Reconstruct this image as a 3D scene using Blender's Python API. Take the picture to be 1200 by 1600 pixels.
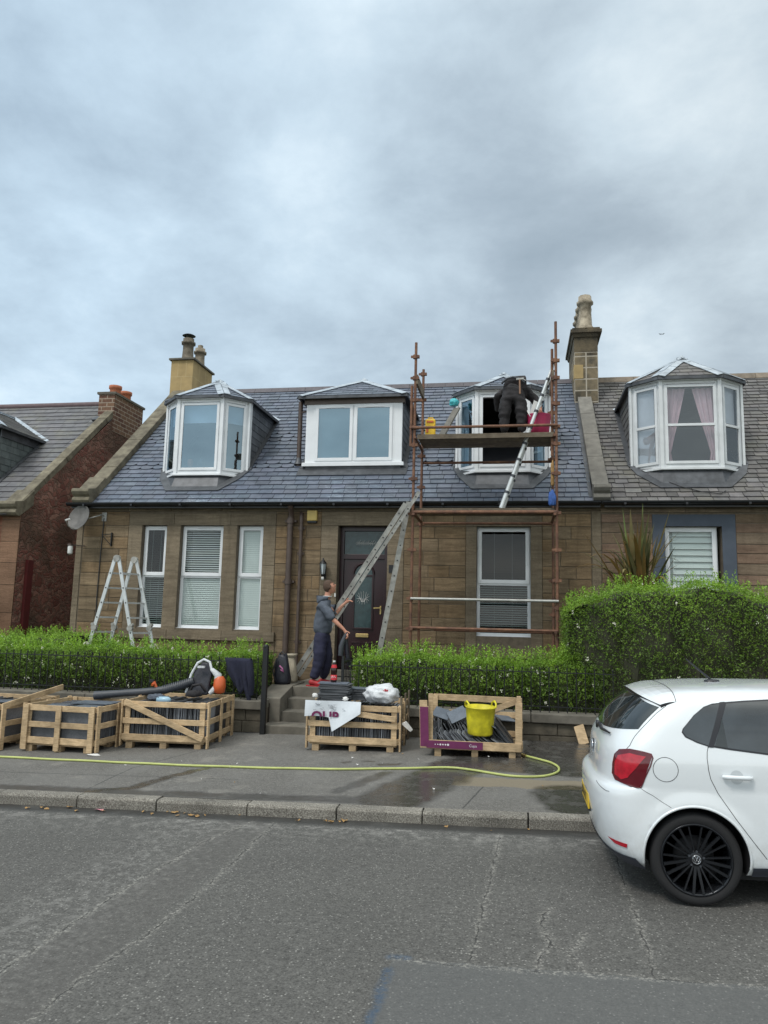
import bpy, bmesh, math, random
from mathutils import Vector, Matrix, Euler
rnd = random.Random(7)
R = math.radians
SC = bpy.context.scene
COL = SC.collection
for o in list(bpy.data.objects): bpy.data.objects.remove(o)

# ---------------------------------------------------------------- camera
cam_d = bpy.data.cameras.new('camera'); cam = bpy.data.objects.new('camera', cam_d); COL.objects.link(cam)
yaw, pitch, roll, F = R(10.084), R(7.988), R(1.354), 1180.0
fwd = Vector((-math.sin(yaw)*math.cos(pitch), math.cos(yaw)*math.cos(pitch), math.sin(pitch)))
rgt = Vector((math.cos(yaw), math.sin(yaw), 0)); up = rgt.cross(fwd)
r2 = math.cos(roll)*rgt + math.sin(roll)*up; u2 = -math.sin(roll)*rgt + math.cos(roll)*up
mw = Matrix((r2, u2, -fwd)).transposed().to_4x4(); mw.translation = Vector((0, 0, 1.89))
cam.matrix_world = mw
cam_d.sensor_fit = 'VERTICAL'; cam_d.sensor_height = 24.0; cam_d.lens = 24.0*F/1600.0
cam_d.clip_start = 0.05; cam_d.clip_end = 2000
SC.camera = cam
SC.render.resolution_x = 768; SC.render.resolution_y = 1024

# ---------------------------------------------------------------- world, overcast sky
W = bpy.data.worlds.new("World"); SC.world = W; W.use_nodes = True
wn = W.node_tree.nodes; wl = W.node_tree.links; wn.clear()
SUN_EL, SUN_AZ = R(52), R(215)       # azimuth measured clockwise from +Y
def wN(t, **k):
    n = wn.new(t)
    for a, b in k.items(): setattr(n, a, b)
    return n
def wmath(op, a, b=None, clamp=False):
    n = wN('ShaderNodeMath', operation=op); n.use_clamp = clamp
    for i, v in enumerate((a, b)):
        if v is None: continue
        if isinstance(v, (int, float)): n.inputs[i].default_value = v
        else: wl.new(v, n.inputs[i])
    return n.outputs[0]
sky = wN('ShaderNodeTexSky', sky_type='NISHITA', sun_disc=False)
sky.sun_elevation = SUN_EL; sky.sun_rotation = SUN_AZ; sky.air_density = 1.2; sky.dust_density = 2.0
tc = wN('ShaderNodeTexCoord'); sep = wN('ShaderNodeSeparateXYZ'); wl.new(tc.outputs['Generated'], sep.inputs[0])
zz = wmath('ADD', wmath('MAXIMUM', sep.outputs[2], 0.0), 0.28)
px = wmath('DIVIDE', sep.outputs[0], zz); py = wmath('DIVIDE', sep.outputs[1], zz)
comb = wN('ShaderNodeCombineXYZ'); wl.new(px, comb.inputs[0]); wl.new(py, comb.inputs[1])
def wnoise(scale, detail, rough, off, dist=0.0):
    mp = wN('ShaderNodeVectorMath', operation='ADD'); wl.new(comb.outputs[0], mp.inputs[0]); mp.inputs[1].default_value = off
    n = wN('ShaderNodeTexNoise'); n.inputs['Scale'].default_value = scale; n.inputs['Detail'].default_value = detail
    n.inputs['Roughness'].default_value = rough; n.inputs['Distortion'].default_value = dist
    wl.new(mp.outputs[0], n.inputs['Vector']); return n.outputs[0]
n1 = wnoise(1.25, 9, .58, (3.1, 7.7, 0), .1)
n2 = wnoise(3.6, 9, .60, (1.3, 2.2, 5), .15)
n3 = wnoise(2.6, 9, .62, (9.3, 4.2, 2), .1)
def blob(d, power, amt):
    v = wN('ShaderNodeVectorMath', operation='DOT_PRODUCT'); wl.new(tc.outputs['Generated'], v.inputs[0]); v.inputs[1].default_value = d
    return wmath('MULTIPLY', wmath('POWER', wmath('MAXIMUM', v.outputs['Value'], 0.0), power), amt)
val = wmath('ADD', 0.585, wmath('MULTIPLY', wmath('SUBTRACT', n1, .5), .62))
val = wmath('ADD', val, wmath('MULTIPLY', wmath('SUBTRACT', n2, .5), .74))
BL = [((.19, .79, .58), 90, .26), ((-.241, .818, .523), 400, .22), ((.134, .931, .34), 220, .30), ((-.453, .772, .447), 200, .10),
      ((-.175, .746, .643), 200, .10), ((.109, .892, .439), 140, -.13), ((.01, .86, .511), 110, -.11), ((-.564, .772, .294), 160, .14)]
for d, p, a in BL: val = wmath('ADD', val, wmath('MULTIPLY', blob(d, p, a), wmath('ADD', .45, wmath('MULTIPLY', n3, 1.1))))
hz = wmath('POWER', wmath('SUBTRACT', 1.0, wmath('MAXIMUM', sep.outputs[2], 0.0), True), 5.0)
val = wmath('ADD', val, wmath('MULTIPLY', wmath('MULTIPLY', hz, wmath('ADD', .3, wmath('MULTIPLY', n3, 1.3))), .42), False)
# an overcast sky is brightest overhead; extra fill brightness is added there and behind the camera, out of view
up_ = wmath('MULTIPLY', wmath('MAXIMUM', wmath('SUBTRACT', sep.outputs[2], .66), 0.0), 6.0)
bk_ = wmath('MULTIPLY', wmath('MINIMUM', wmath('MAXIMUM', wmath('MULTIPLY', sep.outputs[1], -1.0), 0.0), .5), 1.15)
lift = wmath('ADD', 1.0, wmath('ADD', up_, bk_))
cr = wN('ShaderNodeValToRGB'); wl.new(val, cr.inputs[0])
e = cr.color_ramp.elements; e[0].position = .22; e[0].color = (.27, .335, .395, 1); e[1].position = 1.0; e[1].color = (.78, .86, .91, 1)
m_ = e.new(.5); m_.color = (.39, .465, .535, 1); m_ = e.new(.75); m_.color = (.56, .655, .73, 1)
# bluer towards the left part of the sky, greyer to the right
tint = wN('ShaderNodeMix', data_type='RGBA', blend_type='MULTIPLY'); tint.inputs[0].default_value = 1
tr = wN('ShaderNodeValToRGB'); wl.new(wmath('ADD', wmath('MULTIPLY', sep.outputs[0], 1.0), .5), tr.inputs[0])
tr.color_ramp.elements[0].position = 0.0; tr.color_ramp.elements[0].color = (.97, 1.05, 1.11, 1)
tr.color_ramp.elements[1].position = .75; tr.color_ramp.elements[1].color = (1.0, .995, .975, 1)
wl.new(cr.outputs[0], tint.inputs[6]); wl.new(tr.outputs[0], tint.inputs[7])
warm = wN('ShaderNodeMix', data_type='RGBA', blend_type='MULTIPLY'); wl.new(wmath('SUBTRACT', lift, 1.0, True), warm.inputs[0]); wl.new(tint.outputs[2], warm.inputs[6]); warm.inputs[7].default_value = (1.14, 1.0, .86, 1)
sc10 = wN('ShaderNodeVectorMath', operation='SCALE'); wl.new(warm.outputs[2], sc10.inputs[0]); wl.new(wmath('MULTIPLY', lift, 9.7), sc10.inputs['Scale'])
mixs = wN('ShaderNodeMix', data_type='RGBA'); mixs.inputs[0].default_value = .93
wl.new(sky.outputs[0], mixs.inputs[6]); wl.new(sc10.outputs[0], mixs.inputs[7])
bg = wN('ShaderNodeBackground'); bg.inputs[1].default_value = 0.1; wl.new(mixs.outputs[2], bg.inputs[0])
wo = wN('ShaderNodeOutputWorld'); wl.new(bg.outputs[0], wo.inputs[0])

sd = bpy.data.lights.new('sun', 'SUN'); sd.energy = 1.4; sd.angle = R(14); sd.color = (1, .95, .89)
sun = bpy.data.objects.new('sun', sd); COL.objects.link(sun)
sdir = Vector((math.sin(SUN_AZ)*math.cos(SUN_EL), math.cos(SUN_AZ)*math.cos(SUN_EL), math.sin(SUN_EL)))
sun.rotation_euler = sdir.to_track_quat('Z', 'Y').to_euler(); sun.location = (0, -10, 30)
SC.view_settings.view_transform = 'Standard'; SC.view_settings.look = 'None'; SC.view_settings.gamma = 1; SC.view_settings.exposure = 0.27
SC.render.engine = 'CYCLES'; SC.cycles.max_bounces = 6; SC.cycles.transparent_max_bounces = 12

# ---------------------------------------------------------------- materials
class NT:
    def __init__(s, name):
        s.m = bpy.data.materials.new(name); s.m.use_nodes = True; s.t = s.m.node_tree; s.t.nodes.clear()
        s.out = s.t.nodes.new('ShaderNodeOutputMaterial'); s.b = s.t.nodes.new('ShaderNodeBsdfPrincipled')
        s.t.links.new(s.b.outputs[0], s.out.inputs[0])
        s.tc = s.t.nodes.new('ShaderNodeTexCoord'); s.v = s.tc.outputs['Object']
    def lk(s, a, b): s.t.links.new(a, b)
    def put(s, sock, v):
        if isinstance(v, (int, float)): sock.default_value = v
        elif isinstance(v, (tuple, list)): sock.default_value = tuple(v) if len(v) != 3 or sock.type == 'VECTOR' else (*v, 1)
        else: s.lk(v, sock)
    def math(s, op, a, b=0.0, c=None, clamp=False):
        n = s.t.nodes.new('ShaderNodeMath'); n.operation = op; n.use_clamp = clamp
        s.put(n.inputs[0], a); s.put(n.inputs[1], b)
        if c is not None: s.put(n.inputs[2], c)
        return n.outputs[0]
    def vm(s, op, a, b=None):
        n = s.t.nodes.new('ShaderNodeVectorMath'); n.operation = op; s.put(n.inputs[0], a)
        if b is not None: s.put(n.inputs[1], b)
        return n
    def noise(s, scale, detail=4, rough=.55, vec=None, dist=0, stretch=None):
        v = vec or s.v
        if stretch: v = s.vm('MULTIPLY', v, stretch).outputs[0]
        n = s.t.nodes.new('ShaderNodeTexNoise'); s.lk(v, n.inputs['Vector'])
        n.inputs['Scale'].default_value = scale; n.inputs['Detail'].default_value = detail
        n.inputs['Roughness'].default_value = rough; n.inputs['Distortion'].default_value = dist
        return n
    def voro(s, scale, feature='F1', vec=None, rand=1.0):
        n = s.t.nodes.new('ShaderNodeTexVoronoi'); n.feature = feature; s.lk(vec or s.v, n.inputs['Vector'])
        n.inputs['Scale'].default_value = scale; n.inputs['Randomness'].default_value = rand; return n
    def ramp(s, fac, stops, interp='LINEAR'):
        n = s.t.nodes.new('ShaderNodeValToRGB'); s.put(n.inputs[0], fac); n.color_ramp.interpolation = interp
        e = n.color_ramp.elements
        while len(e) < len(stops): e.new(.5)
        for k, (p, c) in enumerate(stops):
            e[k].position = p; e[k].color = (c, c, c, 1) if isinstance(c, (int, float)) else (*c, 1)
        return n.outputs[0]
    def mix(s, fac, a, b, blend='MIX'):
        n = s.t.nodes.new('ShaderNodeMix'); n.data_type = 'RGBA'; n.blend_type = blend
        s.put(n.inputs[0], fac); s.put(n.inputs[6], a); s.put(n.inputs[7], b); return n.outputs[2]
    def attr(s, name='Col'):
        n = s.t.nodes.new('ShaderNodeAttribute'); n.attribute_name = name; return n.outputs[0]
    def bump(s, h, strength=.3, dist=.01):
        n = s.t.nodes.new('ShaderNodeBump'); n.inputs['Strength'].default_value = strength; n.inputs['Distance'].default_value = dist
        s.put(n.inputs['Height'], h); s.lk(n.outputs[0], s.b.inputs['Normal'])
    def fin(s, col=None, rough=None, metal=None, spec=None, coat=None, trans=None):
        if col is not None: s.put(s.b.inputs['Base Color'], col)
        if rough is not None: s.put(s.b.inputs['Roughness'], rough)
        if metal is not None: s.put(s.b.inputs['Metallic'], metal)
        if spec is not None: s.put(s.b.inputs['Specular IOR Level'], spec)
        if coat is not None: s.b.inputs['Coat Weight'].default_value = coat; s.b.inputs['Coat Roughness'].default_value = .05
        return s.m
def sc3(c, k): return tuple(max(0, x*k) for x in c)
def simple(name, col, rough=.6, var=.2, scale=6, bump=.1, bscale=60, bdist=.004, metal=0, attr=False, spec=.5, col2=None, stretch=None, coat=None, big=0):
    n = NT(name)
    a = n.noise(scale, 5, .6, stretch=stretch).outputs[0]
    c = n.ramp(a, [(.3, sc3(col, 1-var)), (.7, col2 or sc3(col, 1+var))])
    if big:
        c = n.mix(1.0, c, n.ramp(n.noise(big, 3).outputs[0], [(.3, .72 if name != 'white_upvc' else .93), (.7, 1.15 if name != 'white_upvc' else 1.04)]), 'MULTIPLY')
    if attr: c = n.mix(1.0, c, n.attr(), 'MULTIPLY')
    if bump: n.bump(n.noise(bscale, 5, .6, stretch=stretch).outputs[0], bump, bdist)
    return n.fin(c, rough, metal, spec, coat)
M = {}
M['stone'] = None
def stone_mat(name, c1, c2, c3, attr=True):
    n = NT(name)
    bed = n.noise(3, 5, .65, stretch=(.6, .6, 6), dist=.6).outputs[0]
    fine = n.noise(38, 5, .7).outputs[0]
    big = n.noise(.8, 4, .6).outputs[0]
    c = n.ramp(bed, [(.28, c1), (.5, c2), (.74, c3)])
    c = n.mix(.6, c, n.ramp(fine, [(.25, .7), (.75, 1.3)]), 'MULTIPLY')
    c = n.mix(.8, c, n.ramp(big, [(.32, .66), (.5, 1.0), (.68, 1.22)]), 'MULTIPLY')
    # dark weathering streaks
    st = n.noise(2.2, 4, .6, stretch=(3, 3, .5)).outputs[0]
    c = n.mix(n.ramp(st, [(.54, 0.0), (.74, .5)]), c, sc3(c1, .6))
    if attr: c = n.mix(1.0, c, n.attr(), 'MULTIPLY')
    h = n.math('ADD', fine, n.math('MULTIPLY', n.noise(14, 4, .6, stretch=(1, 1, 3)).outputs[0], 1.5))
    n.bump(h, .55, .008)
    return n.fin(c, .88, spec=.25)
M['stone'] = stone_mat('brown_sandstone', (.110, .082, .052), (.178, .134, .086), (.255, .195, .125))
M['stone_smooth'] = stone_mat('dressed_sandstone', (.125, .100, .070), (.182, .146, .104), (.235, .19, .135))
M['stone_right'] = stone_mat('pinkish_sandstone', (.125, .094, .068), (.185, .142, .103), (.24, .19, .138))
M['mortar'] = simple('mortar', (.135, .110, .080), .9, .25, 10)
M['skew'] = simple('lichened_coping_stone', (.12, .10, .07), .9, .35, 5, .5, 40, .01, col2=(.23, .205, .145), big=1.4)
M['skew_grey'] = simple('grey_cement_skew', (.17, .16, .14), .9, .25, 6, .4, 50, .008, big=1.6)
M['chim_yellow'] = simple('ochre_rendered_stone', (.36, .26, .12), .85, .12, 5, .2, 50, big=1.5)
M['chim_old'] = simple('sooty_chimney_stone', (.075, .068, .052), .9, .35, 3, .4, 40, .01, col2=(.24, .185, .11), attr=True)
M['mortar_pale'] = simple('pale_mortar', (.36, .32, .26), .9, .15)
M['pot'] = simple('buff_chimney_pot_clay', (.26, .21, .145), .8, .45, 8, .3, 40, col2=(.42, .36, .27), attr=True)
M['pot_red'] = simple('terracotta', (.42, .14, .07), .75, .2, 8)
def slate_mat(name, c1, c2, rough=.5, moss=None):
    n = NT(name)
    c = n.ramp(n.noise(5, 5, .6, stretch=(1, 1, 1)).outputs[0], [(.3, c1), (.7, c2)])
    c = n.mix(.7, c, n.ramp(n.noise(60, 3, .6).outputs[0], [(.3, .75), (.7, 1.25)]), 'MULTIPLY')
    if moss:
        c = n.mix(n.ramp(n.noise(1.6, 6, .7).outputs[0], [(.5, 0.), (.68, .75)]), c, moss)
    c = n.mix(1.0, c, n.attr(), 'MULTIPLY')
    n.bump(n.noise(45, 4, .6).outputs[0], .35, .006)
    return n.fin(c, n.ramp(n.noise(9, 3).outputs[0], [(.3, rough-.1), (.7, rough+.15)]), spec=.5)
M['slate'] = slate_mat('blue_grey_slate', (.076, .092, .116), (.120, .141, .172), .42)
M['slate_old'] = slate_mat('weathered_brown_slate', (.088, .086, .086), (.140, .137, .134), .7, (.15, .145, .12))
M['slate_purple'] = slate_mat('purple_grey_slate', (.088, .090, .094), (.138, .140, .143), .6, (.15, .15, .12))
M['slate_new'] = slate_mat('new_dark_slate', (.07, .075, .083), (.13, .138, .148), .5)
M['slate_cheek'] = slate_mat('dark_cheek_slate', (.075, .083, .095), (.12, .13, .145), .6)
M['underlay'] = simple('roof_underlay', (.02, .02, .024), .9, .1, bump=0)
M['lead'] = simple('grey_lead', (.080, .085, .094), .5, .3, 7, .25, 20, .006, metal=.3, big=2.5)
M['lead_bright'] = simple('bright_lead_hip', (.42, .47, .52), .45, .22, 9, .2, 20, .004, metal=.3, big=4)
M['upvc'] = simple('white_upvc', (.74, .76, .78), .32, .04, 3, 0, big=1.8)
M['upvc_old'] = simple('weathered_white_upvc', (.62, .64, .65), .45, .1, 3, 0)
M['black_paint'] = simple('black_gutter_paint', (.012, .013, .016), .35, .3, 6, .1, 30)
M['brown_pipe'] = simple('brown_cast_iron', (.075, .052, .042), .5, .25, 6, .15, 30)
M['brown_fascia'] = simple('brown_fascia', (.10, .075, .062), .5, .15, 6, .05)
M['door'] = simple('dark_maroon_door', (.020, .004, .006), .3, .25, 3, .05, 20)
M['brass'] = simple('brass', (.62, .46, .2), .35, .1, 5, 0, metal=.9)
M['surround'] = simple('slate_blue_painted_surround', (.062, .078, .105), .7, .12, 5, .25, 50, .004)
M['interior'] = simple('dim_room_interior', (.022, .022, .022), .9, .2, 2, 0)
M['blind'] = simple('white_blind', (.84, .86, .83), .6, .04, 3, 0)
M['blind_grey'] = simple('grey_blind', (.26, .31, .30), .6, .04, 3, 0)
M['curtain'] = simple('lilac_curtain', (.70, .52, .56), .8, .12, 3, .2, 12, .01)
M['net'] = simple('net_curtain', (.62, .65, .68), .8, .08, 3, 0)
M['galv'] = simple('galvanised_tube', (.38, .38, .36), .45, .2, 8, .1, 40, metal=.5)
def rust_mat():
    n = NT('rusty_scaffold_tube')
    a = n.noise(7, 6, .65).outputs[0]
    c = n.ramp(a, [(.28, (.075, .042, .034)), (.5, (.16, .078, .048)), (.68, (.25, .13, .075)), (.8, (.34, .25, .17))])
    n.bump(n.noise(70, 4).outputs[0], .3, .003); return n.fin(c, .75, .15)
M['rust'] = rust_mat()
def wood_mat(name, c1, c2, dirt=.3):
    n = NT(name)
    g = n.noise(9, 6, .65, stretch=(1, 1, 7), dist=.8).outputs[0]
    g2 = n.noise(4, 4, .6).outputs[0]
    c = n.ramp(g, [(.3, c1), (.7, c2)])
    c = n.mix(dirt, c, n.ramp(g2, [(.3, .55), (.7, 1.2)]), 'MULTIPLY'); c = n.mix(1.0, c, n.attr(), 'MULTIPLY')
    n.bump(g, .25, .003); return n.fin(c, .75, spec=.3)
M['pine'] = wood_mat('rough_pine', (.36, .25, .14), (.66, .49, .30), .85)
M['board'] = wood_mat('weathered_scaffold_board', (.11, .085, .06), (.22, .18, .13), .8)
M['alu'] = simple('dull_aluminium', (.36, .355, .33), .55, .22, 12, .1, 60, metal=.3, big=5)
M['alu_bright'] = simple('light_aluminium', (.60, .62, .62), .4, .1, 10, 0, metal=.5)
M['black_plastic'] = simple('black_plastic', (.015, .015, .017), .5, .2, 8, .1)
M['dgrey_plastic'] = simple('dark_grey_plastic', (.045, .05, .06), .5, .2, 8, .1)
M['white_plastic'] = simple('white_plastic', (.62, .62, .60), .4, .08, 6, 0)
M['orange'] = simple('orange_plastic', (.55, .11, .03), .4, .12, 6, 0)
M['yellow'] = simple('scuffed_yellow_rubber', (.62, .55, .02), .5, .25, 9, .15, 20, .004, big=6)
M['yellow_case'] = simple('yellow_case_plastic', (.75, .47, .02), .45, .08, 6, 0)
M['alarm_y'] = simple('faded_yellow_plastic', (.55, .40, .12), .5, .1, 6, 0)
M['magenta'] = simple('magenta_rubber', (.42, .03, .10), .5, .15, 6, 0)
M['purple'] = simple('purple_printed_board', (.13, .016, .075), .6, .2, 10, .1)
M['red_text'] = simple('red_print', (.5, .02, .03), .6, .1, 6, 0)
M['purple_text'] = simple('purple_print', (.14, .01, .07), .6, .1, 6, 0)
M['ink'] = simple('grey_ink', (.16, .18, .2), .7, .1, 6, 0)
M['white_print'] = simple('white_print', (.7, .68, .7), .6, .05, 6, 0)
M['banner'] = simple('white_banner_sheet', (.62, .66, .70), .5, .06, 5, .3, 10, .01)
M['bag_white'] = simple('white_carrier_bag', (.58, .60, .62), .35, .15, 14, .6, 16, .03)
M['bag_cream'] = simple('cream_sack', (.42, .37, .28), .8, .25, 8, .5, 20, .02)
M['bag_black'] = simple('black_nylon', (.014, .015, .024), .5, .3, 8, .4, 20, .02)
M['navy'] = simple('navy_cloth', (.012, .014, .032), .9, .3, 7, .5, 16, .02)
M['navy_trouser'] = simple('navy_jersey_trousers', (.018, .019, .045), .85, .3, 8, .6, 26, .012)
M['hoodie'] = simple('slate_blue_hoodie', (.075, .088, .112), .9, .25, 9, .6, 30, .01)
M['black_cloth'] = simple('black_work_cloth', (.020, .018, .020), .85, .5, 9, .7, 26, .015)
M['skin'] = simple('skin', (.50, .24, .16), .55, .1, 8, .05)
M['hair'] = simple('short_brown_hair', (.07, .04, .025), .8, .2, 40, .4, 60, .006)
M['red_shoe'] = simple('red_shoe', (.38, .02, .025), .6, .15, 10, .2)
M['teal'] = simple('teal_plastic', (.06, .42, .46), .5, .15, 8, 0)
M['blue_rag'] = simple('blue_rag', (.03, .09, .30), .7, .3, 20, .4, 30, .01)
M['hose'] = simple('lime_yellow_hose', (.42, .46, .15), .5, .15, 5, 0)
M['cola'] = simple('dark_cola', (.02, .006, .005), .12, .1, 6, 0)
M['iron'] = simple('black_iron_railing', (.006, .007, .008), .5, .3, 9, .1)
M['dish'] = simple('weathered_grey_dish', (.11, .105, .098), .6, .3, 6, .1, big=4)
M['redpaint'] = simple('dark_red_board', (.10, .012, .012), .6, .2, 6, .1)
M['concrete'] = simple('old_concrete', (.145, .132, .108), .9, .25, 5, .5, 50, .008, big=1.8)
M['conc_wall'] = simple('weathered_wall_stone', (.095, .082, .060), .92, .35, 5, .7, 30, .012, big=1.6)
M['soil'] = simple('dark_soil', (.045, .035, .025), .95, .3, 8, .5, 40)
M['litter_brown'] = simple('dead_leaf', (.32, .19, .07), .8, .3, 9, 0)
M['paper'] = simple('paper', (.65, .64, .62), .8, .06, 6, 0)
M['pink_paper'] = simple('pink_paper', (.55, .22, .28), .8, .06, 6, 0)
M['tyre'] = simple('tyre_rubber', (.011, .011, .012), .8, .15, 10, .1)
M['rim'] = simple('gloss_black_alloy', (.020, .022, .026), .22, .1, 5, 0, metal=.5)
M['chrome'] = simple('chrome', (.7, .72, .75), .15, .05, 5, 0, metal=1)
M['carpaint'] = simple('white_car_paint', (.70, .74, .765), .28, .012, 2, 0, coat=.6)
def paint_mat():
    n = NT('white_car_paint'); s = n.t.nodes.new('ShaderNodeSeparateXYZ'); n.lk(n.v, s.inputs[0])
    low = n.ramp(s.outputs[2], [(.22, .55), (.45, .14), (.75, 0.)]); spots = n.ramp(n.noise(9, 7, .75).outputs[0], [(.42, 0.), (.7, 1.)])
    c = n.mix(n.math('MULTIPLY', low, spots), (.70, .735, .755), (.36, .33, .28))
    n.b.inputs['Coat Weight'].default_value = .8; n.b.inputs['Coat Roughness'].default_value = .03
    return n.fin(c, .25)
M['carpaint'] = paint_mat()
M['cargap'] = simple('black_panel_gap', (.01, .01, .012), .7, .1, 5, 0)
M['cartrim'] = simple('satin_black_trim', (.014, .015, .02), .4, .1, 5, 0)
M['carskirt'] = simple('grey_blue_skirt', (.045, .05, .068), .5, .1, 5, 0)
M['lamp_dark'] = simple('dark_red_lens', (.10, .004, .01), .12, .15, 10, 0, coat=.5)
M['lamp_red'] = simple('red_lens', (.42, .008, .022), .12, .25, 22, .15, 60, .004, coat=.6)
M['plate_y'] = simple('yellow_number_plate', (.72, .48, .03), .4, .05, 5, 0)
def glass_mat(name, refl=.14, tint=(.80, .86, .86), rough=.02, gt=(1, 1, 1)):
    n = NT(name); t = n.t; t.nodes.remove(n.b)
    tr = t.nodes.new('ShaderNodeBsdfTransparent'); tr.inputs[0].default_value = (*tint, 1)
    gl = t.nodes.new('ShaderNodeBsdfGlossy'); gl.inputs[0].default_value = (*gt, 1); gl.inputs['Roughness'].default_value = rough
    lw = t.nodes.new('ShaderNodeLayerWeight'); lw.inputs[0].default_value = .35
    mx = t.nodes.new('ShaderNodeMixShader'); f = n.math('ADD', n.math('MULTIPLY', lw.outputs['Fresnel'], .4), refl, clamp=True)
    t.links.new(f, mx.inputs[0]); t.links.new(tr.outputs[0], mx.inputs[1]); t.links.new(gl.outputs[0], mx.inputs[2]); t.links.new(mx.outputs[0], n.out.inputs[0])
    return n.m
M['glass'] = glass_mat('window_glass', .02)
M['glass_mid'] = glass_mat('old_dormer_glass', .10, (.84, .86, .88), gt=(.9, .96, 1))
M['glass_up'] = glass_mat('dormer_glass', .24, (.58, .72, .82), gt=(.68, .88, 1))  # blue of the reflected sky is put into the gloss and pane tint
M['glass_door'] = simple('obscured_blue_green_glass', (.03, .055, .058), .25, .3, 12, .3, 40, .004)
M['carglass'] = simple('tinted_car_glass', (.030, .038, .044), .06, .5, 2, 0, spec=1)
M['cargl2'] = simple('rear_screen_glass', (.016, .022, .024), .05, .1, 3, 0, spec=.9)
def leaf_mat(name, c1, c2, trans=.35):
    n = NT(name)
    c = n.mix(1.0, n.ramp(n.noise(3.0, 3).outputs[0], [(.3, c1), (.7, c2)]), n.attr(), 'MULTIPLY')
    n.b.inputs['Roughness'].default_value = .5; n.put(n.b.inputs['Base Color'], c)
    tl = n.t.nodes.new('ShaderNodeBsdfTranslucent'); n.lk(c, tl.inputs[0])
    mx = n.t.nodes.new('ShaderNodeMixShader'); mx.inputs[0].default_value = trans
    n.lk(n.b.outputs[0], mx.inputs[1]); n.lk(tl.outputs[0], mx.inputs[2]); n.lk(mx.outputs[0], n.out.inputs[0]); return n.m
M['leaf'] = leaf_mat('privet_leaf', (.085, .175, .020), (.155, .285, .032))
M['leaf_dark'] = leaf_mat('dark_leaf', (.035, .085, .02), (.06, .13, .03))
M['flax'] = leaf_mat('flax_blade', (.09, .14, .06), (.17, .20, .09), .2)
M['twig'] = simple('hedge_twigs', (.03, .032, .016), .95, .3, 12, .4)
M['blossom'] = simple('cream_blossom', (.72, .72, .58), .8, .08, 20, 0)
M['lamp_glass'] = simple('lantern_glass', (.45, .5, .52), .2, .2, 8, 0)
def rubble_mat():
    n = NT('red_rubble_stone')
    v = n.vm('MULTIPLY', n.vm('ADD', n.v, n.vm('MULTIPLY', n.noise(3.5, 5).outputs[1], (.6, .6, .4)).outputs[0]).outputs[0], (1, 1.0, 1.9)).outputs[0]
    vo = n.voro(4.6, 'F1', v); ed = n.voro(4.6, 'DISTANCE_TO_EDGE', v)
    c = n.ramp(vo.outputs['Color'], [(.1, (.19, .075, .06)), (.5, (.27, .115, .09)), (.9, (.36, .20, .155))])
    c = n.mix(.7, c, n.ramp(n.noise(26, 5, .7).outputs[0], [(.3, .6), (.7, 1.35)]), 'MULTIPLY')
    c = n.mix(n.ramp(ed.outputs[0], [(.02, .7), (.12, 0.)]), c, (.20, .145, .11))
    c = n.mix(n.ramp(n.noise(.7, 4).outputs[0], [(.5, 0.), (.62, .7)]), c, (.10, .07, .05))
    h = n.math('ADD', n.ramp(ed.outputs[0], [(.0, 0.), (.14, 1.)]), n.math('MULTIPLY', n.noise(22, 5, .7).outputs[0], .5))
    n.bump(h, .8, .03); return n.fin(c, .9, spec=.2)
M['rubble'] = rubble_mat()
M['redstone'] = stone_mat('red_sandstone', (.13, .05, .035), (.21, .10, .07), (.28, .16, .11))
M['redquoin'] = stone_mat('orange_sandstone', (.15, .088, .055), (.20, .118, .075), (.24, .145, .095))
def brick_mat():
    n = NT('chimney_brick')
    b = n.t.nodes.new('ShaderNodeTexBrick')
    # map x+y to the row axis so both faces show courses
    s = n.t.nodes.new('ShaderNodeSeparateXYZ'); n.lk(n.v, s.inputs[0]); c_ = n.t.nodes.new('ShaderNodeCombineXYZ')
    n.lk(n.math('ADD', s.outputs[0], s.outputs[1]), c_.inputs[0]); n.lk(s.outputs[2], c_.inputs[1]); n.lk(c_.outputs[0], b.inputs['Vector'])
    b.inputs['Color1'].default_value = (.11, .05, .035, 1); b.inputs['Color2'].default_value = (.19, .11, .065, 1); b.inputs['Mortar'].default_value = (.32, .26, .2, 1)
    b.inputs['Scale'].default_value = 1; b.inputs['Mortar Size'].default_value = .012; b.inputs['Brick Width'].default_value = .3; b.inputs['Row Height'].default_value = .11
    c = n.mix(.6, b.outputs[0], n.ramp(n.noise(14, 4).outputs[0], [(.3, .6), (.7, 1.3)]), 'MULTIPLY')
    n.bump(b.outputs[1], -.4, .01); return n.fin(c, .9)
M['brick'] = brick_mat()

# ground materials: asphalt with real cracks, patches and damp areas (world X/Y coordinates)
def seg_dist(n, P, a, b):
    ax, ay = a; bx, by = b; L2 = (bx-ax)**2+(by-ay)**2
    pa = n.vm('SUBTRACT', P, (ax, ay, 0)).outputs[0]
    d = n.vm('DOT_PRODUCT', pa, (bx-ax, by-ay, 0)).outputs['Value']
    t = n.math('DIVIDE', d, L2, clamp=True)
    sc = n.t.nodes.new('ShaderNodeVectorMath'); sc.operation = 'SCALE'; sc.inputs[0].default_value = (bx-ax, by-ay, 0); n.lk(t, sc.inputs['Scale'])
    return n.vm('LENGTH', n.vm('SUBTRACT', pa, sc.outputs[0]).outputs[0]).outputs['Value']
def poly_dist(n, P, lines):
    r = None
    for pl in lines:
        for a, b in zip(pl[:-1], pl[1:]):
            d = seg_dist(n, P, a, b); r = d if r is None else n.math('MINIMUM', r, d)
    return r
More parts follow.
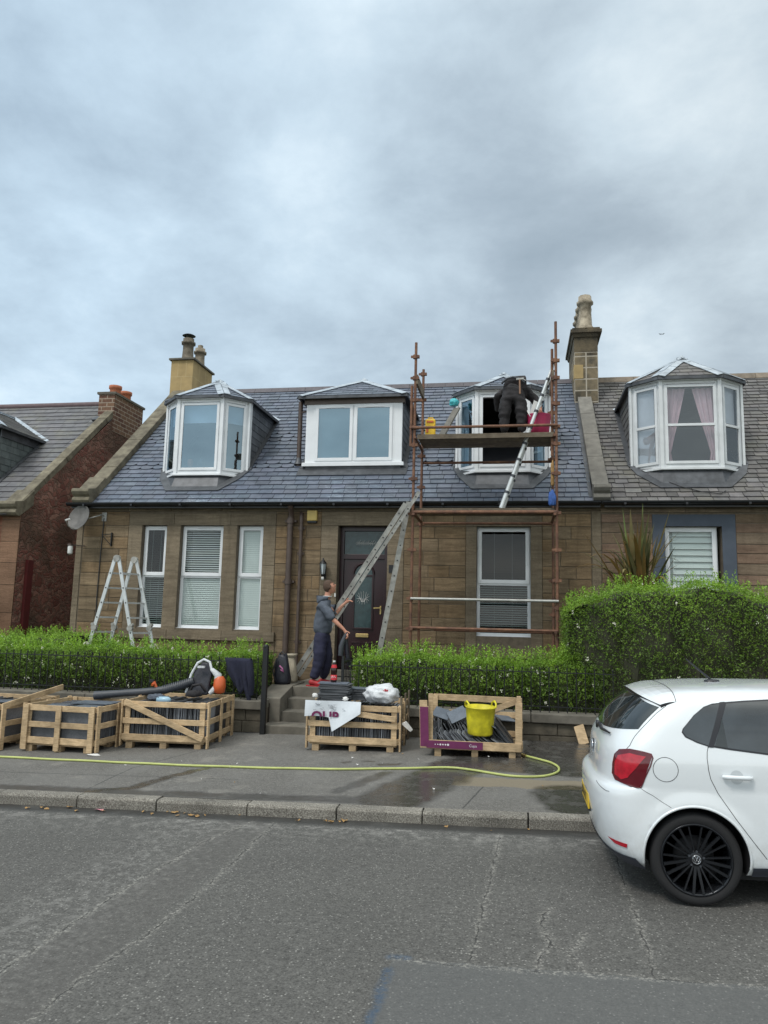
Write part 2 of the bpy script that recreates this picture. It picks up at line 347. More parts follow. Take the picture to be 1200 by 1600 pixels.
def flatP(n, warp=.06, ws=6):
    v = n.vm('MULTIPLY', n.v, (1, 1, 0)).outputs[0]
    w = n.noise(ws, 4, .6, vec=v).outputs[1]
    return n.vm('ADD', v, n.vm('MULTIPLY', n.vm('SUBTRACT', w, (.5, .5, .5)).outputs[0], (warp, warp, 0)).outputs[0]).outputs[0]
def asphalt_base(n, c0, c1):
    fine = n.noise(70, 2, .8).outputs[0]; mid = n.noise(26, 6, .7).outputs[0]; big = n.noise(.7, 5, .6).outputs[0]
    c = n.ramp(n.math('ADD', n.math('MULTIPLY', mid, .4), n.math('MULTIPLY', fine, .6)), [(.36, sc3(c0, .72)), (.62, sc3(c1, 1.12))])
    c = n.mix(.9, c, n.ramp(big, [(.3, .88), (.7, 1.10)]), 'MULTIPLY')
    ch = n.voro(62); pick = n.ramp(ch.outputs['Color'], [(.70, 0.), (.80, 1.)])
    c = n.mix(n.math('MULTIPLY', n.math('MULTIPLY', n.ramp(ch.outputs['Distance'], [(.12, 1.), (.45, 0.)]), pick), .8), c, (.36, .35, .325))
    return c, fine, mid
def road_mat():
    n = NT('worn_grey_asphalt')
    c, fine, mid = asphalt_base(n, (.068, .066, .062), (.117, .114, .106))
    P = flatP(n, .09, 6); sp = n.t.nodes.new('ShaderNodeSeparateXYZ'); n.lk(P, sp.inputs[0])
    # utility trench strip: rougher, paler
    dt = n.math('ABSOLUTE', n.math('SUBTRACT', sp.outputs[0], -2.44)); inT = n.ramp(dt, [(.20, 1.), (.235, 0.)])
    c = n.mix(n.math('MULTIPLY', inT, .6), c, n.ramp(n.noise(16, 6, .75).outputs[0], [(.3, (.055, .052, .048)), (.55, (.10, .096, .09)), (.75, (.24, .23, .21))]))
    # smoother newer patch nearest the camera, right
    pt = n.math('MULTIPLY', n.ramp(sp.outputs[1], [(4.40/10, 1.), (4.42/10, 0.)]) if False else n.math('LESS_THAN', sp.outputs[1], 4.42), n.math('GREATER_THAN', sp.outputs[0], -.68))
    c = n.mix(n.math('MULTIPLY', pt, .55), c, (.105, .108, .108))
    cracks = [[(-2.69, 3.0), (-2.69, 4.46), (-2.68, 5.2), (-2.58, 6.43), (-2.4, 7.1)], [(-2.24, 3.0), (-2.22, 3.9), (-2.15, 4.62), (-2.14, 5.4), (-2.2, 7.02)],
              [(-.25, 4.41), (-.24, 4.82), (-.21, 5.47), (-.18, 6.16), (-.14, 7.07)], [(.71, 4.43), (.73, 4.86), (.74, 5.4), (.75, 5.9), (.77, 6.5)],
              [(.2, 5.31), (.14, 5.08), (.19, 4.76), (.11, 4.53), (.09, 4.4)], [(.19, 4.76), (.29, 4.65), (.36, 4.44)], [(.29, 4.65), (.39, 4.93)],
              [(-.69, 4.42), (-.37, 4.39), (.14, 4.39), (.69, 4.42), (2.6, 4.42)]]
    d = poly_dist(n, P, cracks)
    pale = n.math('MULTIPLY', n.ramp(d, [(.0, 1.), (.015, .8), (.045, 0.)]), n.ramp(n.noise(38, 5, .8).outputs[0], [(.50, 0.), (.60, 1.)]))
    c = n.mix(n.math('MULTIPLY', pale, .7), c, (.36, .345, .31))
    line = n.math('MULTIPLY', n.ramp(d, [(.002, 1.), (.006, 0.)]), n.ramp(n.noise(5, 4).outputs[0], [(.42, 0.), (.58, 1.)]))
    c = n.mix(n.math('MULTIPLY', line, .85), c, (.022, .022, .022))
    # pale grit along the gutter and where traffic leaves it
    g = n.math('MULTIPLY', n.ramp(n.math('SUBTRACT', sp.outputs[1], 6.0), [(.0, 0.), (.55, .2), (.95, .9), (1.1, 0.)]), n.ramp(n.noise(9, 6, .75).outputs[0], [(.48, 0.), (.66, 1.)]))
    c = n.mix(n.math('MULTIPLY', g, .8), c, (.30, .29, .27))
    g2 = n.math('MULTIPLY', n.ramp(n.math('ABSOLUTE', n.math('SUBTRACT', sp.outputs[0], -2.9)), [(.1, 1.), (.55, 0.)]), n.ramp(n.noise(14, 6, .75).outputs[0], [(.50, 0.), (.60, 1.)]))
    c = n.mix(n.math('MULTIPLY', g2, .25), c, (.36, .35, .33))
    # damp gutter channel
    gut = n.math('MULTIPLY', n.ramp(n.math('SUBTRACT', sp.outputs[1], 6.5), [(.46, 0.), (.56, 1.)]), n.ramp(n.noise(3, 3).outputs[0], [(.3, .6), (.5, 1.)]))
    c = n.mix(n.math('MULTIPLY', gut, .85), c, (.028, .027, .025))
    # blue survey paint
    blue = n.math('MULTIPLY', n.ramp(poly_dist(n, P, [[(-.69, 4.43), (-.6, 4.43)], [(-.68, 4.28), (-.67, 3.7)]]), [(.012, 1.), (.04, 0.)]), n.ramp(mid, [(.35, 0.), (.6, 1.)]))
    c = n.mix(n.math('MULTIPLY', blue, .7), c, (.035, .07, .12))
    n.bump(n.math('ADD', fine, n.math('SUBTRACT', mid, n.math('MULTIPLY', line, 1.5))), .5, .006)
    return n.fin(c, n.math('SUBTRACT', .85, n.math('MULTIPLY', gut, .35)), spec=.35)
def pave_mat():
    n = NT('patched_grey_pavement_asphalt')
    c, fine, mid = asphalt_base(n, (.088, .084, .077), (.150, .143, .131))
    P = flatP(n, .22, 3.5); P2 = flatP(n, .03, 9); sp = n.t.nodes.new('ShaderNodeSeparateXYZ'); n.lk(P, sp.inputs[0])
    c = n.mix(n.ramp(n.noise(1.2, 5, .6).outputs[0], [(.45, 0.), (.6, .35)]), c, (.17, .165, .155))
    wet = n.ramp(poly_dist(n, P, [[(-3.58, 8.6), (-3.81, 8.1), (-3.95, 7.6), (-4.3, 7.4)]]), [(.05, 1.), (.10, 0.)])
    wet = n.math('MAXIMUM', wet, n.ramp(poly_dist(n, P, [[(-6.0, 7.42), (-3.5, 7.45), (-1.0, 7.55)]]), [(.08, .8), (.15, 0.)]))
    wet = n.math('MAXIMUM', wet, n.ramp(poly_dist(n, P, [[(-1.45, 8.75), (-1.8, 7.8)]]), [(.05, .8), (.11, 0.)]))
    wet = n.math('MAXIMUM', wet, n.ramp(poly_dist(n, P, [[(-1.2, 7.6), (-.95, 8.4), (-.6, 9.4)], [(-.5, 9.9), (.5, 9.75)], [(.35, 10.0), (.5, 10.9), (1.4, 10.9), (1.3, 10.2), (.7, 10.2), (1.3, 9.4), (.8, 9.5)], [(.9, 9.5), (1.4, 8.6)], [(-.2, 9.35), (.6, 9.2)], [(.5, 8.1), (.6, 7.6)]]), [(.30, 1.), (.42, 0.)]))
    wet = n.math('MAXIMUM', wet, n.ramp(poly_dist(n, P, [[(-2.03, 9.2), (-2.0, 9.22)], [(-1.8, 9.3), (-1.75, 9.3)], [(-1.6, 9.15), (-1.4, 9.2)]]), [(.04, .8), (.08, 0.)]))
    wet = n.math('MULTIPLY', wet, n.ramp(n.noise(5, 5, .7).outputs[0], [(.28, .45), (.5, 1.)]))
    slab = n.math('MULTIPLY', n.math('LESS_THAN', n.math('ABSOLUTE', n.math('SUBTRACT', sp.outputs[0], .05)), .72), n.math('LESS_THAN', n.math('ABSOLUTE', n.math('SUBTRACT', sp.outputs[1], 8.47)), .2))
    c = n.mix(n.math('MULTIPLY', slab, .75), c, (.20, .165, .11))
    c = n.mix(n.math('MULTIPLY', wet, .88), c, n.mix(1.0, c, (.30, .30, .31), 'MULTIPLY'))
    d = poly_dist(n, P2, [[(-4.38, 7.35), (-4.42, 8.5), (-4.1, 9.6)], [(-.5, 7.4), (-.35, 8.25)], [(-6.9, 8.05), (-3, 8.15)]])
    c = n.mix(n.ramp(d, [(.004, .8), (.012, 0.)]), c, (.03, .03, .03))
    dust = n.math('MULTIPLY', n.ramp(n.noise(2.3, 5, .7).outputs[0], [(.55, 0.), (.68, .5)]), n.math('SUBTRACT', 1.0, wet))
    c = n.mix(dust, c, (.24, .225, .20))
    n.bump(n.math('MULTIPLY', n.math('ADD', fine, mid), n.math('SUBTRACT', 1.1, wet)), .45, .005)
    return n.fin(c, n.math('SUBTRACT', .85, n.math('MULTIPLY', wet, .62)), spec=.45)
def kerb_mat():
    n = NT('rough_granite_kerb'); fine = n.noise(85, 4, .75).outputs[0]
    c = n.ramp(fine, [(.34, (.060, .052, .042)), (.5, (.19, .175, .150)), (.68, (.42, .40, .35))])
    c = n.mix(.85, c, n.ramp(n.noise(2.5, 5).outputs[0], [(.3, .62), (.7, 1.25)]), 'MULTIPLY'); c = n.mix(1., c, n.attr(), 'MULTIPLY')
    n.bump(fine, .6, .01); return n.fin(c, .9)
M['road'] = road_mat(); M['pave'] = pave_mat(); M['kerb'] = kerb_mat()
M['verge'] = simple('distant_ground', (.05, .07, .03), .95, .3, 3, 0)

# ---------------------------------------------------------------- mesh helpers
WL = {}
class MB:
    def __init__(s): s.v = []; s.f = []; s.m = []; s.c = []; s.s = []
    def poly(s, pts, m=0, c=1.0, sm=False):
        b = len(s.v); s.v += [tuple(p) for p in pts]; s.f.append(tuple(range(b, b+len(pts)))); s.m.append(m); s.c.append(c); s.s.append(sm)
    def mesh(s, V, Fs, m=0, c=1.0, sm=False):
        b = len(s.v); s.v += [tuple(p) for p in V]
        for f in Fs: s.f.append(tuple(b+i for i in f)); s.m.append(m); s.c.append(c); s.s.append(sm)
    def box(s, x0, x1, y0, y1, z0, z1, m=0, c=1.0):
        V = [(x, y, z) for z in (z0, z1) for y in (y0, y1) for x in (x0, x1)]
        s.mesh(V, [(0, 2, 3, 1), (4, 5, 7, 6), (0, 1, 5, 4), (2, 6, 7, 3), (0, 4, 6, 2), (1, 3, 7, 5)], m, c)
    def obox(s, ctr, size, X=(1, 0, 0), Y=(0, 1, 0), Z=(0, 0, 1), m=0, c=1.0):
        ctr = Vector(ctr); X = Vector(X)*size[0]/2; Y = Vector(Y)*size[1]/2; Z = Vector(Z)*size[2]/2
        V = [ctr+X*a+Y*b+Z*d for d in (-1, 1) for b in (-1, 1) for a in (-1, 1)]
        s.mesh(V, [(0, 2, 3, 1), (4, 5, 7, 6), (0, 1, 5, 4), (2, 6, 7, 3), (0, 4, 6, 2), (1, 3, 7, 5)], m, c)
    def beam(s, p, q, w, h, upv=(0, 0, 1), m=0, c=1.0):
        p = Vector(p); q = Vector(q); d = (q-p); L = d.length; d.normalize(); u = Vector(upv); sd = d.cross(u)
        if sd.length < 1e-4: sd = d.cross(Vector((0, 1, 0)))
        sd.normalize(); u = sd.cross(d); s.obox((p+q)/2, (L, w, h), d, sd, u, m, c)
    def tube(s, p, q, r, n=10, rb=None, m=0, c=1.0, caps=True):
        p = Vector(p); q = Vector(q); d = (q-p).normalized(); a = d.orthogonal().normalized(); b = d.cross(a); rb = r if rb is None else rb
        V = []
        for P_, rr in ((p, r), (q, rb)):
            for i in range(n): t = 2*math.pi*i/n; V.append(P_+a*math.cos(t)*rr+b*math.sin(t)*rr)
        s.mesh(V, [(i, (i+1) % n, n+(i+1) % n, n+i) for i in range(n)], m, c, True)
        if caps: s.mesh(V, [tuple(range(n))[::-1], tuple(range(n, 2*n))], m, c)
    def path(s, pts, r, n=8, m=0, c=1.0):
        P_ = [Vector(p) for p in pts]; rr = r if isinstance(r, (list, tuple)) else [r]*len(P_); V = []; a = None
        for i, p in enumerate(P_):
            d = (P_[min(i+1, len(P_)-1)]-P_[max(i-1, 0)]).normalized()
            a = d.orthogonal().normalized() if a is None else (a-d*a.dot(d)).normalized()
            b = d.cross(a)
            for k in range(n): t = 2*math.pi*k/n; V.append(p+a*math.cos(t)*rr[i]+b*math.sin(t)*rr[i])
        Fs = [(i*n+k, i*n+(k+1) % n, (i+1)*n+(k+1) % n, (i+1)*n+k) for i in range(len(P_)-1) for k in range(n)]
        s.mesh(V, Fs, m, c, True); e = len(P_)-1
        s.mesh(V[:n], [tuple(range(n))[::-1]], m, c); s.mesh(V[e*n:], [tuple(range(n))], m, c)
    def lathe(s, o, prof, n=16, ax='z', m=0, c=1.0, sx=1, sy=1, caps=True):
        o = Vector(o); V = []
        for r, h in prof:
            for k in range(n):
                t = 2*math.pi*k/n; a, b = math.cos(t)*r*sx, math.sin(t)*r*sy
                V.append(o+(Vector((a, b, h)) if ax == 'z' else Vector((a, h, b)) if ax == 'y' else Vector((h, a, b))))
        Fs = [(i*n+k, i*n+(k+1) % n, (i+1)*n+(k+1) % n, (i+1)*n+k) for i in range(len(prof)-1) for k in range(n)]
        s.mesh(V, Fs, m, c, True)
        if caps: s.mesh(V[:n], [tuple(range(n))[::-1]], m, c); s.mesh(V[-n:], [tuple(range(n))], m, c)
    def prism(s, pts, off, m=0, c=1.0):
        A = [Vector(p) for p in pts]; off = Vector(off); B = [p+off for p in A]; n = len(A)
        s.mesh(A+B, [tuple(range(n))[::-1], tuple(range(n, 2*n))]+[(i, (i+1) % n, n+(i+1) % n, n+i) for i in range(n)], m, c)
    def build(s, name, mats, parent=None, origin=None, bevel=0, subs=0, recalc=False):
        wlx = WL.get(parent.name, Vector((0, 0, 0))) if parent is not None else Vector(origin or (0, 0, 0))
        me = bpy.data.meshes.new(name); me.from_pydata([(v[0]-wlx.x, v[1]-wlx.y, v[2]-wlx.z) for v in s.v], [], s.f)
        if not isinstance(mats, (list, tuple)): mats = [mats]
        for m in mats: me.materials.append(M[m] if isinstance(m, str) else m)
        me.polygons.foreach_set('material_index', s.m); me.polygons.foreach_set('use_smooth', s.s)
        ca = me.color_attributes.new('Col', 'FLOAT_COLOR', 'CORNER'); buf = []
        for f, c in zip(s.f, s.c):
            c4 = (c, c, c, 1.0) if isinstance(c, (int, float)) else (*c, 1.0); buf += list(c4)*len(f)
        ca.data.foreach_set('color', buf); me.update()
        o = bpy.data.objects.new(name, me); COL.objects.link(o)
        if parent is not None: o.parent = parent; WL[o.name] = wlx
        else: o.location = wlx; WL[o.name] = wlx
        if recalc:
            bm = bmesh.new(); bm.from_mesh(me); bmesh.ops.remove_doubles(bm, verts=bm.verts, dist=1e-5); bmesh.ops.recalc_face_normals(bm, faces=bm.faces); bm.to_mesh(me); bm.free()
        if bevel:
            b = o.modifiers.new('bevel', 'BEVEL'); b.width = bevel; b.segments = 2; b.limit_method = 'ANGLE'
        if subs:
            b = o.modifiers.new('sub', 'SUBSURF'); b.levels = b.render_levels = subs
        return o
def tag(o, label=None, cat=None, group=None, kind=None):
    if label: o['label'] = label
    if cat: o['category'] = cat
    if group: o['group'] = group
    if kind: o['kind'] = kind
    return o
def thing(name, label, cat, loc, group=None, rz=0, local=False):
    o = bpy.data.objects.new(name, None); o.empty_display_size = .2; COL.objects.link(o); o.location = loc; o.rotation_euler = (0, 0, rz)
    WL[o.name] = Vector((0, 0, 0)) if local else Vector(loc)
    return tag(o, label, cat, group)
def gz(X, Y):
    X = max(-15, min(15, X)); b = .022*(X+2.2)
    if Y < 7.2: return b
    if Y < 7.35: return b+.11
    return b+.11+.09*min((Y-7.35)/3.65, 1)
def clip_poly(P_, C):        # P_ subject, C convex CCW, 2D
    out = list(P_)
    for i in range(len(C)):
        a = C[i]; b = C[(i+1) % len(C)]; inp = out; out = []
        if not inp: return []
        def side(p): return (b[0]-a[0])*(p[1]-a[1])-(b[1]-a[1])*(p[0]-a[0])
        for k in range(len(inp)):
            p, q = inp[k-1], inp[k]; sp_, sq = side(p), side(q)
            if sq >= 0:
                if sp_ < 0: t = sp_/(sp_-sq); out.append((p[0]+t*(q[0]-p[0]), p[1]+t*(q[1]-p[1])))
                out.append(q)
            elif sp_ >= 0:
                t = sp_/(sp_-sq); out.append((p[0]+t*(q[0]-p[0]), p[1]+t*(q[1]-p[1])))
    return out
def slates(mb, O, U, V, poly, rowh=.19, wid=.28, th=.011, jit=.12, scal=(), cv=.22, m=0, tintf=None, gap=.006, rough=0.0, skip=()):
    O, U, V = Vector(O), Vector(U).normalized(), Vector(V).normalized(); N = U.cross(V)
    ar = sum(poly[i-1][0]*poly[i][1]-poly[i][0]*poly[i-1][1] for i in range(len(poly)))
    if ar < 0: poly = poly[::-1]
    u0 = min(p[0] for p in poly); u1 = max(p[0] for p in poly); v0 = min(p[1] for p in poly); v1 = max(p[1] for p in poly)
    k = 0; v = v0
    while v < v1:
        u = u0-wid*(1.0 if k % 2 else .5)-rnd.random()*.04; vt = v+rowh*1.06
        while u < u1:
            w = wid*(1+rnd.uniform(-jit, jit)); a, b = u+gap/2, u+w-gap/2; dv = rnd.uniform(-rough, rough); vb = v+dv
            if k in scal: P_ = [(a, vt), (a, vb+rowh*.35), (a+w*.12, vb+rowh*.12), (a+w*.3, vb), (b-w*.3, vb), (b-w*.12, vb+rowh*.12), (b, vb+rowh*.35), (b, vt)]
            else: P_ = [(a, vt), (a, vb), (b, vb+rnd.uniform(-rough, rough)*.6), (b, vt)]
            Q = clip_poly(P_, poly); u += w
            if len(Q) < 3: continue
            wc = O+U*(a+w/2)+V*(vb+rowh/2)
            if any(q[0] < wc.x < q[1] and q[2] < wc.y < q[3] for q in skip): continue
            g = 1+rnd.gauss(0, cv*.5); g = max(.55, min(1.5, g)); col = (g, g, g)
            if tintf: col = tintf(g)
            T = []; hh = rnd.uniform(.85, 1.25)
            for (x, y) in Q: T.append(O+U*x+V*y+N*(th*(.35+1.5*hh*max(0, (vt-y))/(rowh*1.06))))
            mb.poly(T, m, col); n = len(Q)
            for i in range(n):
                j = (i+1) % n; A, B = Q[i], Q[j]
                if max(A[1], B[1]) > vt-1e-3: continue
                mb.poly([T[j], T[i], O+U*A[0]+V*A[1]-N*.002, O+U*B[0]+V*B[1]-N*.002], m, tuple(x*.8 for x in col))
        v += rowh; k += 1
def slate_face(mb, pts, **k):   # planar polygon; U horizontal, V up the slope
    P_ = [Vector(p) for p in pts]; N = (P_[1]-P_[0]).cross(P_[2]-P_[0]).normalized()
    if N.z < 0: N = -N
    U = Vector((0, 0, 1)).cross(N).normalized(); V = N.cross(U)
    slates(mb, P_[0], U, V, [((p-P_[0]).dot(U), (p-P_[0]).dot(V)) for p in P_], **k)
    mb.poly([p-N*.004 for p in P_], 1, .5)

# ashlar walling in an XZ plane facing -Y
def ashlar(mb, x0, x1, z0, z1, Y, holes, rows, lens, m=0, cv=.085, joint=.008, proud=.012, pinkish=0):
    zs = []; z = z0; i = 0
    while z < z1-.03:
        h = rows[i % len(rows)]*(1+rnd.uniform(-.06, .06)); zs.append((z, min(z+h, z1))); z += h; i += 1
    for (a, b) in zs:
        cuts = [(x0, x1)]
        for (hx0, hx1, hz0, hz1) in holes:
            if b > hz0+.01 and a < hz1-.01:
                if a < hz0-.02 and b-hz0 < .06: continue
                nc = []
                for (p, q) in cuts:
                    if q <= hx0 or p >= hx1: nc.append((p, q))
                    else:
                        if p < hx0: nc.append((p, hx0))
                        if q > hx1: nc.append((hx1, q))
                cuts = nc
        for (p, q) in cuts:
            x = p
            while x < q-1e-4:
                w = rnd.choice(lens)*(1+rnd.uniform(-.15, .15)); e_ = x+w
                if q-e_ < .16: e_ = q
                j = joint/2; pr = proud*rnd.uniform(.6, 1.3); g = 1+rnd.gauss(0, cv); g = max(.6, min(1.45, g))
                t = rnd.random(); col = (g*(1+.10*t), g, g*(1-.12*t)) if rnd.random() > pinkish else (g*1.05, g*.92, g*.9)
                zt = b if b < z1-1e-3 else z1
                X0, X1, Z0, Z1 = x+j, e_-j, a+j, zt-j; bv = .006
                if X1-X0 > .03 and Z1-Z0 > .02:
                    V = [(X0, Y, Z0), (X1, Y, Z0), (X1, Y, Z1), (X0, Y, Z1), (X0+bv, Y-pr, Z0+bv), (X1-bv, Y-pr, Z0+bv), (X1-bv, Y-pr, Z1-bv), (X0+bv, Y-pr, Z1-bv)]
                    mb.mesh(V, [(4, 5, 6, 7), (0, 1, 5, 4), (1, 2, 6, 5), (2, 3, 7, 6), (3, 0, 4, 7)], m, col)
                x = e_
def wall_with_holes(mb, x0, x1, z0, z1, Y, thick, holes, m=0, c=1.0):
    xs = sorted(set([x0, x1]+[h[0] for h in holes]+[h[1] for h in holes])); zs = sorted(set([z0, z1]+[h[2] for h in holes]+[h[3] for h in holes]))
    for i in range(len(xs)-1):
        for k in range(len(zs)-1):
            cx, cz = (xs[i]+xs[i+1])/2, (zs[k]+zs[k+1])/2
            if any(h[0] < cx < h[1] and h[2] < cz < h[3] for h in holes): continue
            mb.poly([(xs[i], Y, zs[k]), (xs[i+1], Y, zs[k]), (xs[i+1], Y, zs[k+1]), (xs[i], Y, zs[k+1])], m, c)
    for (a, b, p, q) in holes:
        mb.poly([(a, Y, p), (a, Y, q), (a, Y+thick, q), (a, Y+thick, p)], m, c); mb.poly([(b, Y, q), (b, Y, p), (b, Y+thick, p), (b, Y+thick, q)], m, c)
        mb.poly([(a, Y, q), (b, Y, q), (b, Y+thick, q), (a, Y+thick, q)], m, c); mb.poly([(b, Y, p), (a, Y, p), (a, Y+thick, p), (b, Y+thick, p)], m, c)
def slab(mb, x0, x1, z0, z1, Y, pr, m=0, c=1.0): mb.box(x0, x1, Y-pr, Y+.01, z0, z1, m, c)

# ---------------------------------------------------------------- ground, road, pavement, kerb
def sheet(name, xs, ys, zf, mat):
    mb = MB(); V = [(x, y, zf(x, y)) for y in ys for x in xs]; n = len(xs)
    mb.mesh(V, [(j*n+i, j*n+i+1, (j+1)*n+i+1, (j+1)*n+i) for j in range(len(ys)-1) for i in range(n-1)])
    return tag(mb.build(name, mat), kind='structure')
XS = [-300, -60, -15, 15, 60, 300]
base = lambda x, y: .022*(max(-15, min(15, x))+2.2)
sheet('ground', XS, [-300, -60, 0, 300], lambda x, y: base(x, y)-.06, 'verge')
sheet('road', [-60, -15, 15, 60], [0.3, 7.23], lambda x, y: base(x, y), 'road')
sheet('pavement', [-60, -15, 15, 60], [7.34, 11.06], lambda x, y: gz(x, y+.02), 'pave')
sheet('opposite_pavement', [-60, -15, 15, 60], [-3.2, 0.2], lambda x, y: base(x, y)+.1, 'pave')
kb = MB(); x = -14.0
while x < 9:
    w = rnd.uniform(.8, .98); x1 = x+w-.012; g = rnd.uniform(.8, 1.2); jy = rnd.uniform(-.006, .006); jz = rnd.uniform(-.006, .004)
    z0, z1 = base(x, 0), base(x1, 0)
    prof = [(7.215, -.1), (7.205, .085), (7.225, .108), (7.35, .112), (7.35, -.1)]
    A = [(x, a+jy, z0+b+jz) for a, b in prof]; B = [(x1, a+jy, z1+b+jz) for a, b in prof]
    kb.mesh(A+B, [(0, 1, 2, 3, 4), (9, 8, 7, 6, 5)]+[(i+5, (i+1) % 5+5, (i+1) % 5, i) for i in range(5)], 0, g); x += w
kb.box(-60, -14, 7.21, 7.35, base(-15, 0)-.1, base(-15, 0)+.1); kb.box(9.02, 60, 7.21, 7.35, 0, base(9.2, 0)+.11)
tag(kb.build('kerb', 'kerb', bevel=.006), kind='structure')
# raised garden ground, path and steps
gb = MB(); gb.box(-16, -3.72, 11.34, 14.5, -.1, .56); gb.box(-2.52, 12, 11.34, 14.5, -.1, .56)
tag(gb.build('garden_ground', 'soil'), kind='structure')
gb = MB(); gb.box(-3.56, -2.52, 12.04, 14.45, -.1, .768); gb.box(-3.72, -3.56, 12.7, 14.45, -.1, .768)
tag(gb.build('garden_path', 'concrete'), kind='structure')
st = MB()
st.box(-3.72, -2.5, 10.98, 11.42, -.1, .29); st.box(-3.56, -2.52, 11.42, 11.74, -.1, .445); st.box(-3.56, -2.52, 11.74, 12.04, -.1, .61); st.box(-3.56, -2.53, 12.0, 12.08, -.1, .772)
s = st.build('entrance_steps', 'concrete', origin=(-3.1, 11.4, .1), bevel=.012); tag(s, 'worn concrete steps rising through the gap in the garden wall', 'steps')
# ---------------------------------------------------------------- garden walls
def garden_wall(x0, x1, label):
    t = thing('garden_wall', label, 'wall', ((x0+x1)/2, 11.15, gz((x0+x1)/2, 11)))
    mb = MB(); mb.box(x0, x1, 11.06, 11.33, -.4, .50, 1, .8)
    x = x0
    rows = [(-.05, .16), (.16, .33), (.33, .495)]
    for a, b in rows:
        x = x0
        while x < x1-1e-3:
            w = rnd.uniform(.3, .65); e_ = min(x+w, x1)
            if x1-e_ < .15: e_ = x1
            g = rnd.uniform(.7, 1.25); mb.box(x+.006, e_-.006, 11.035-rnd.uniform(0, .012), 11.07, a+.006, b-.006, 0, (g, g*.98, g*.95)); x = e_
    mb.build('masonry', ['conc_wall', 'mortar'], t, bevel=.006)
    cp = MB(); x = x0-.01
    while x < x1-1e-3:
        e_ = min(x+rnd.uniform(.8, 1.0), x1+.01)
        if x1-e_ < .3: e_ = x1+.01
        cp.box(x+.004, e_-.004, 10.98, 11.36, .50+rnd.uniform(-.003, .003), .625, 0, rnd.uniform(.8, 1.15)); x = e_
    cp.build('coping', 'concrete', t, bevel=.012); return t
garden_wall(-16, -3.74, 'low weathered stone garden wall with coping, left of the steps')
garden_wall(-2.5, 12, 'low weathered stone garden wall with coping, right of the steps')
mb = MB(); mb.prism([(-3.93, 11.36, -.1), (-3.93, 12.7, -.1), (-3.93, 12.7, .80), (-3.93, 12.0, .78), (-3.93, 11.36, .64)], (.37, 0, 0))
tag(mb.build('flank_wall', 'concrete', origin=(-3.75, 12, .1), bevel=.012), 'short concrete side wall rising beside the entrance steps', 'wall')

# ---------------------------------------------------------------- windows
def fr_rect(mb, P0, P1, z0, z1, w, d0, d1, m=0):
    """rectangular frame in the vertical plane P0-P1 (seen from outside: P0 left, P1 right); d0..d1 distance outward"""
    P0, P1 = Vector((*P0, 0)), Vector((*P1, 0)); X = (P1-P0).normalized(); N = Vector((X.y, -X.x, 0)); L = (P1-P0).length; dc, dd = (d0+d1)/2, abs(d1-d0)
    def bx(a, b, za, zb): mb.obox(P0+X*(a+b)/2+N*dc+Vector((0, 0, (za+zb)/2)), (b-a, dd, zb-za), X, N, (0, 0, 1), m)
    bx(0, w, z0, z1); bx(L-w, L, z0, z1); bx(w, L-w, z0, z0+w); bx(w, L-w, z1-w, z1)
def pane_rect(mb, P0, P1, z0, z1, off):
    P0, P1 = Vector((*P0, 0)), Vector((*P1, 0)); X = (P1-P0).normalized(); N = Vector((X.y, -X.x, 0))*off
    mb.poly([P0+N+Vector((0, 0, z0)), P1+N+Vector((0, 0, z0)), P1+N+Vector((0, 0, z1)), P0+N+Vector((0, 0, z1))])
def blind_slats(mb, x0, x1, z0, z1, Y, pitch_, ang, w=.024):
    z = z0+pitch_/2; ca, sa = math.cos(R(ang)), math.sin(R(ang))
    while z < z1:
        mb.poly([(x0, Y-w/2*ca, z-w/2*sa), (x1, Y-w/2*ca, z-w/2*sa), (x1, Y+w/2*ca, z+w/2*sa), (x0, Y+w/2*ca, z+w/2*sa)]); z += pitch_
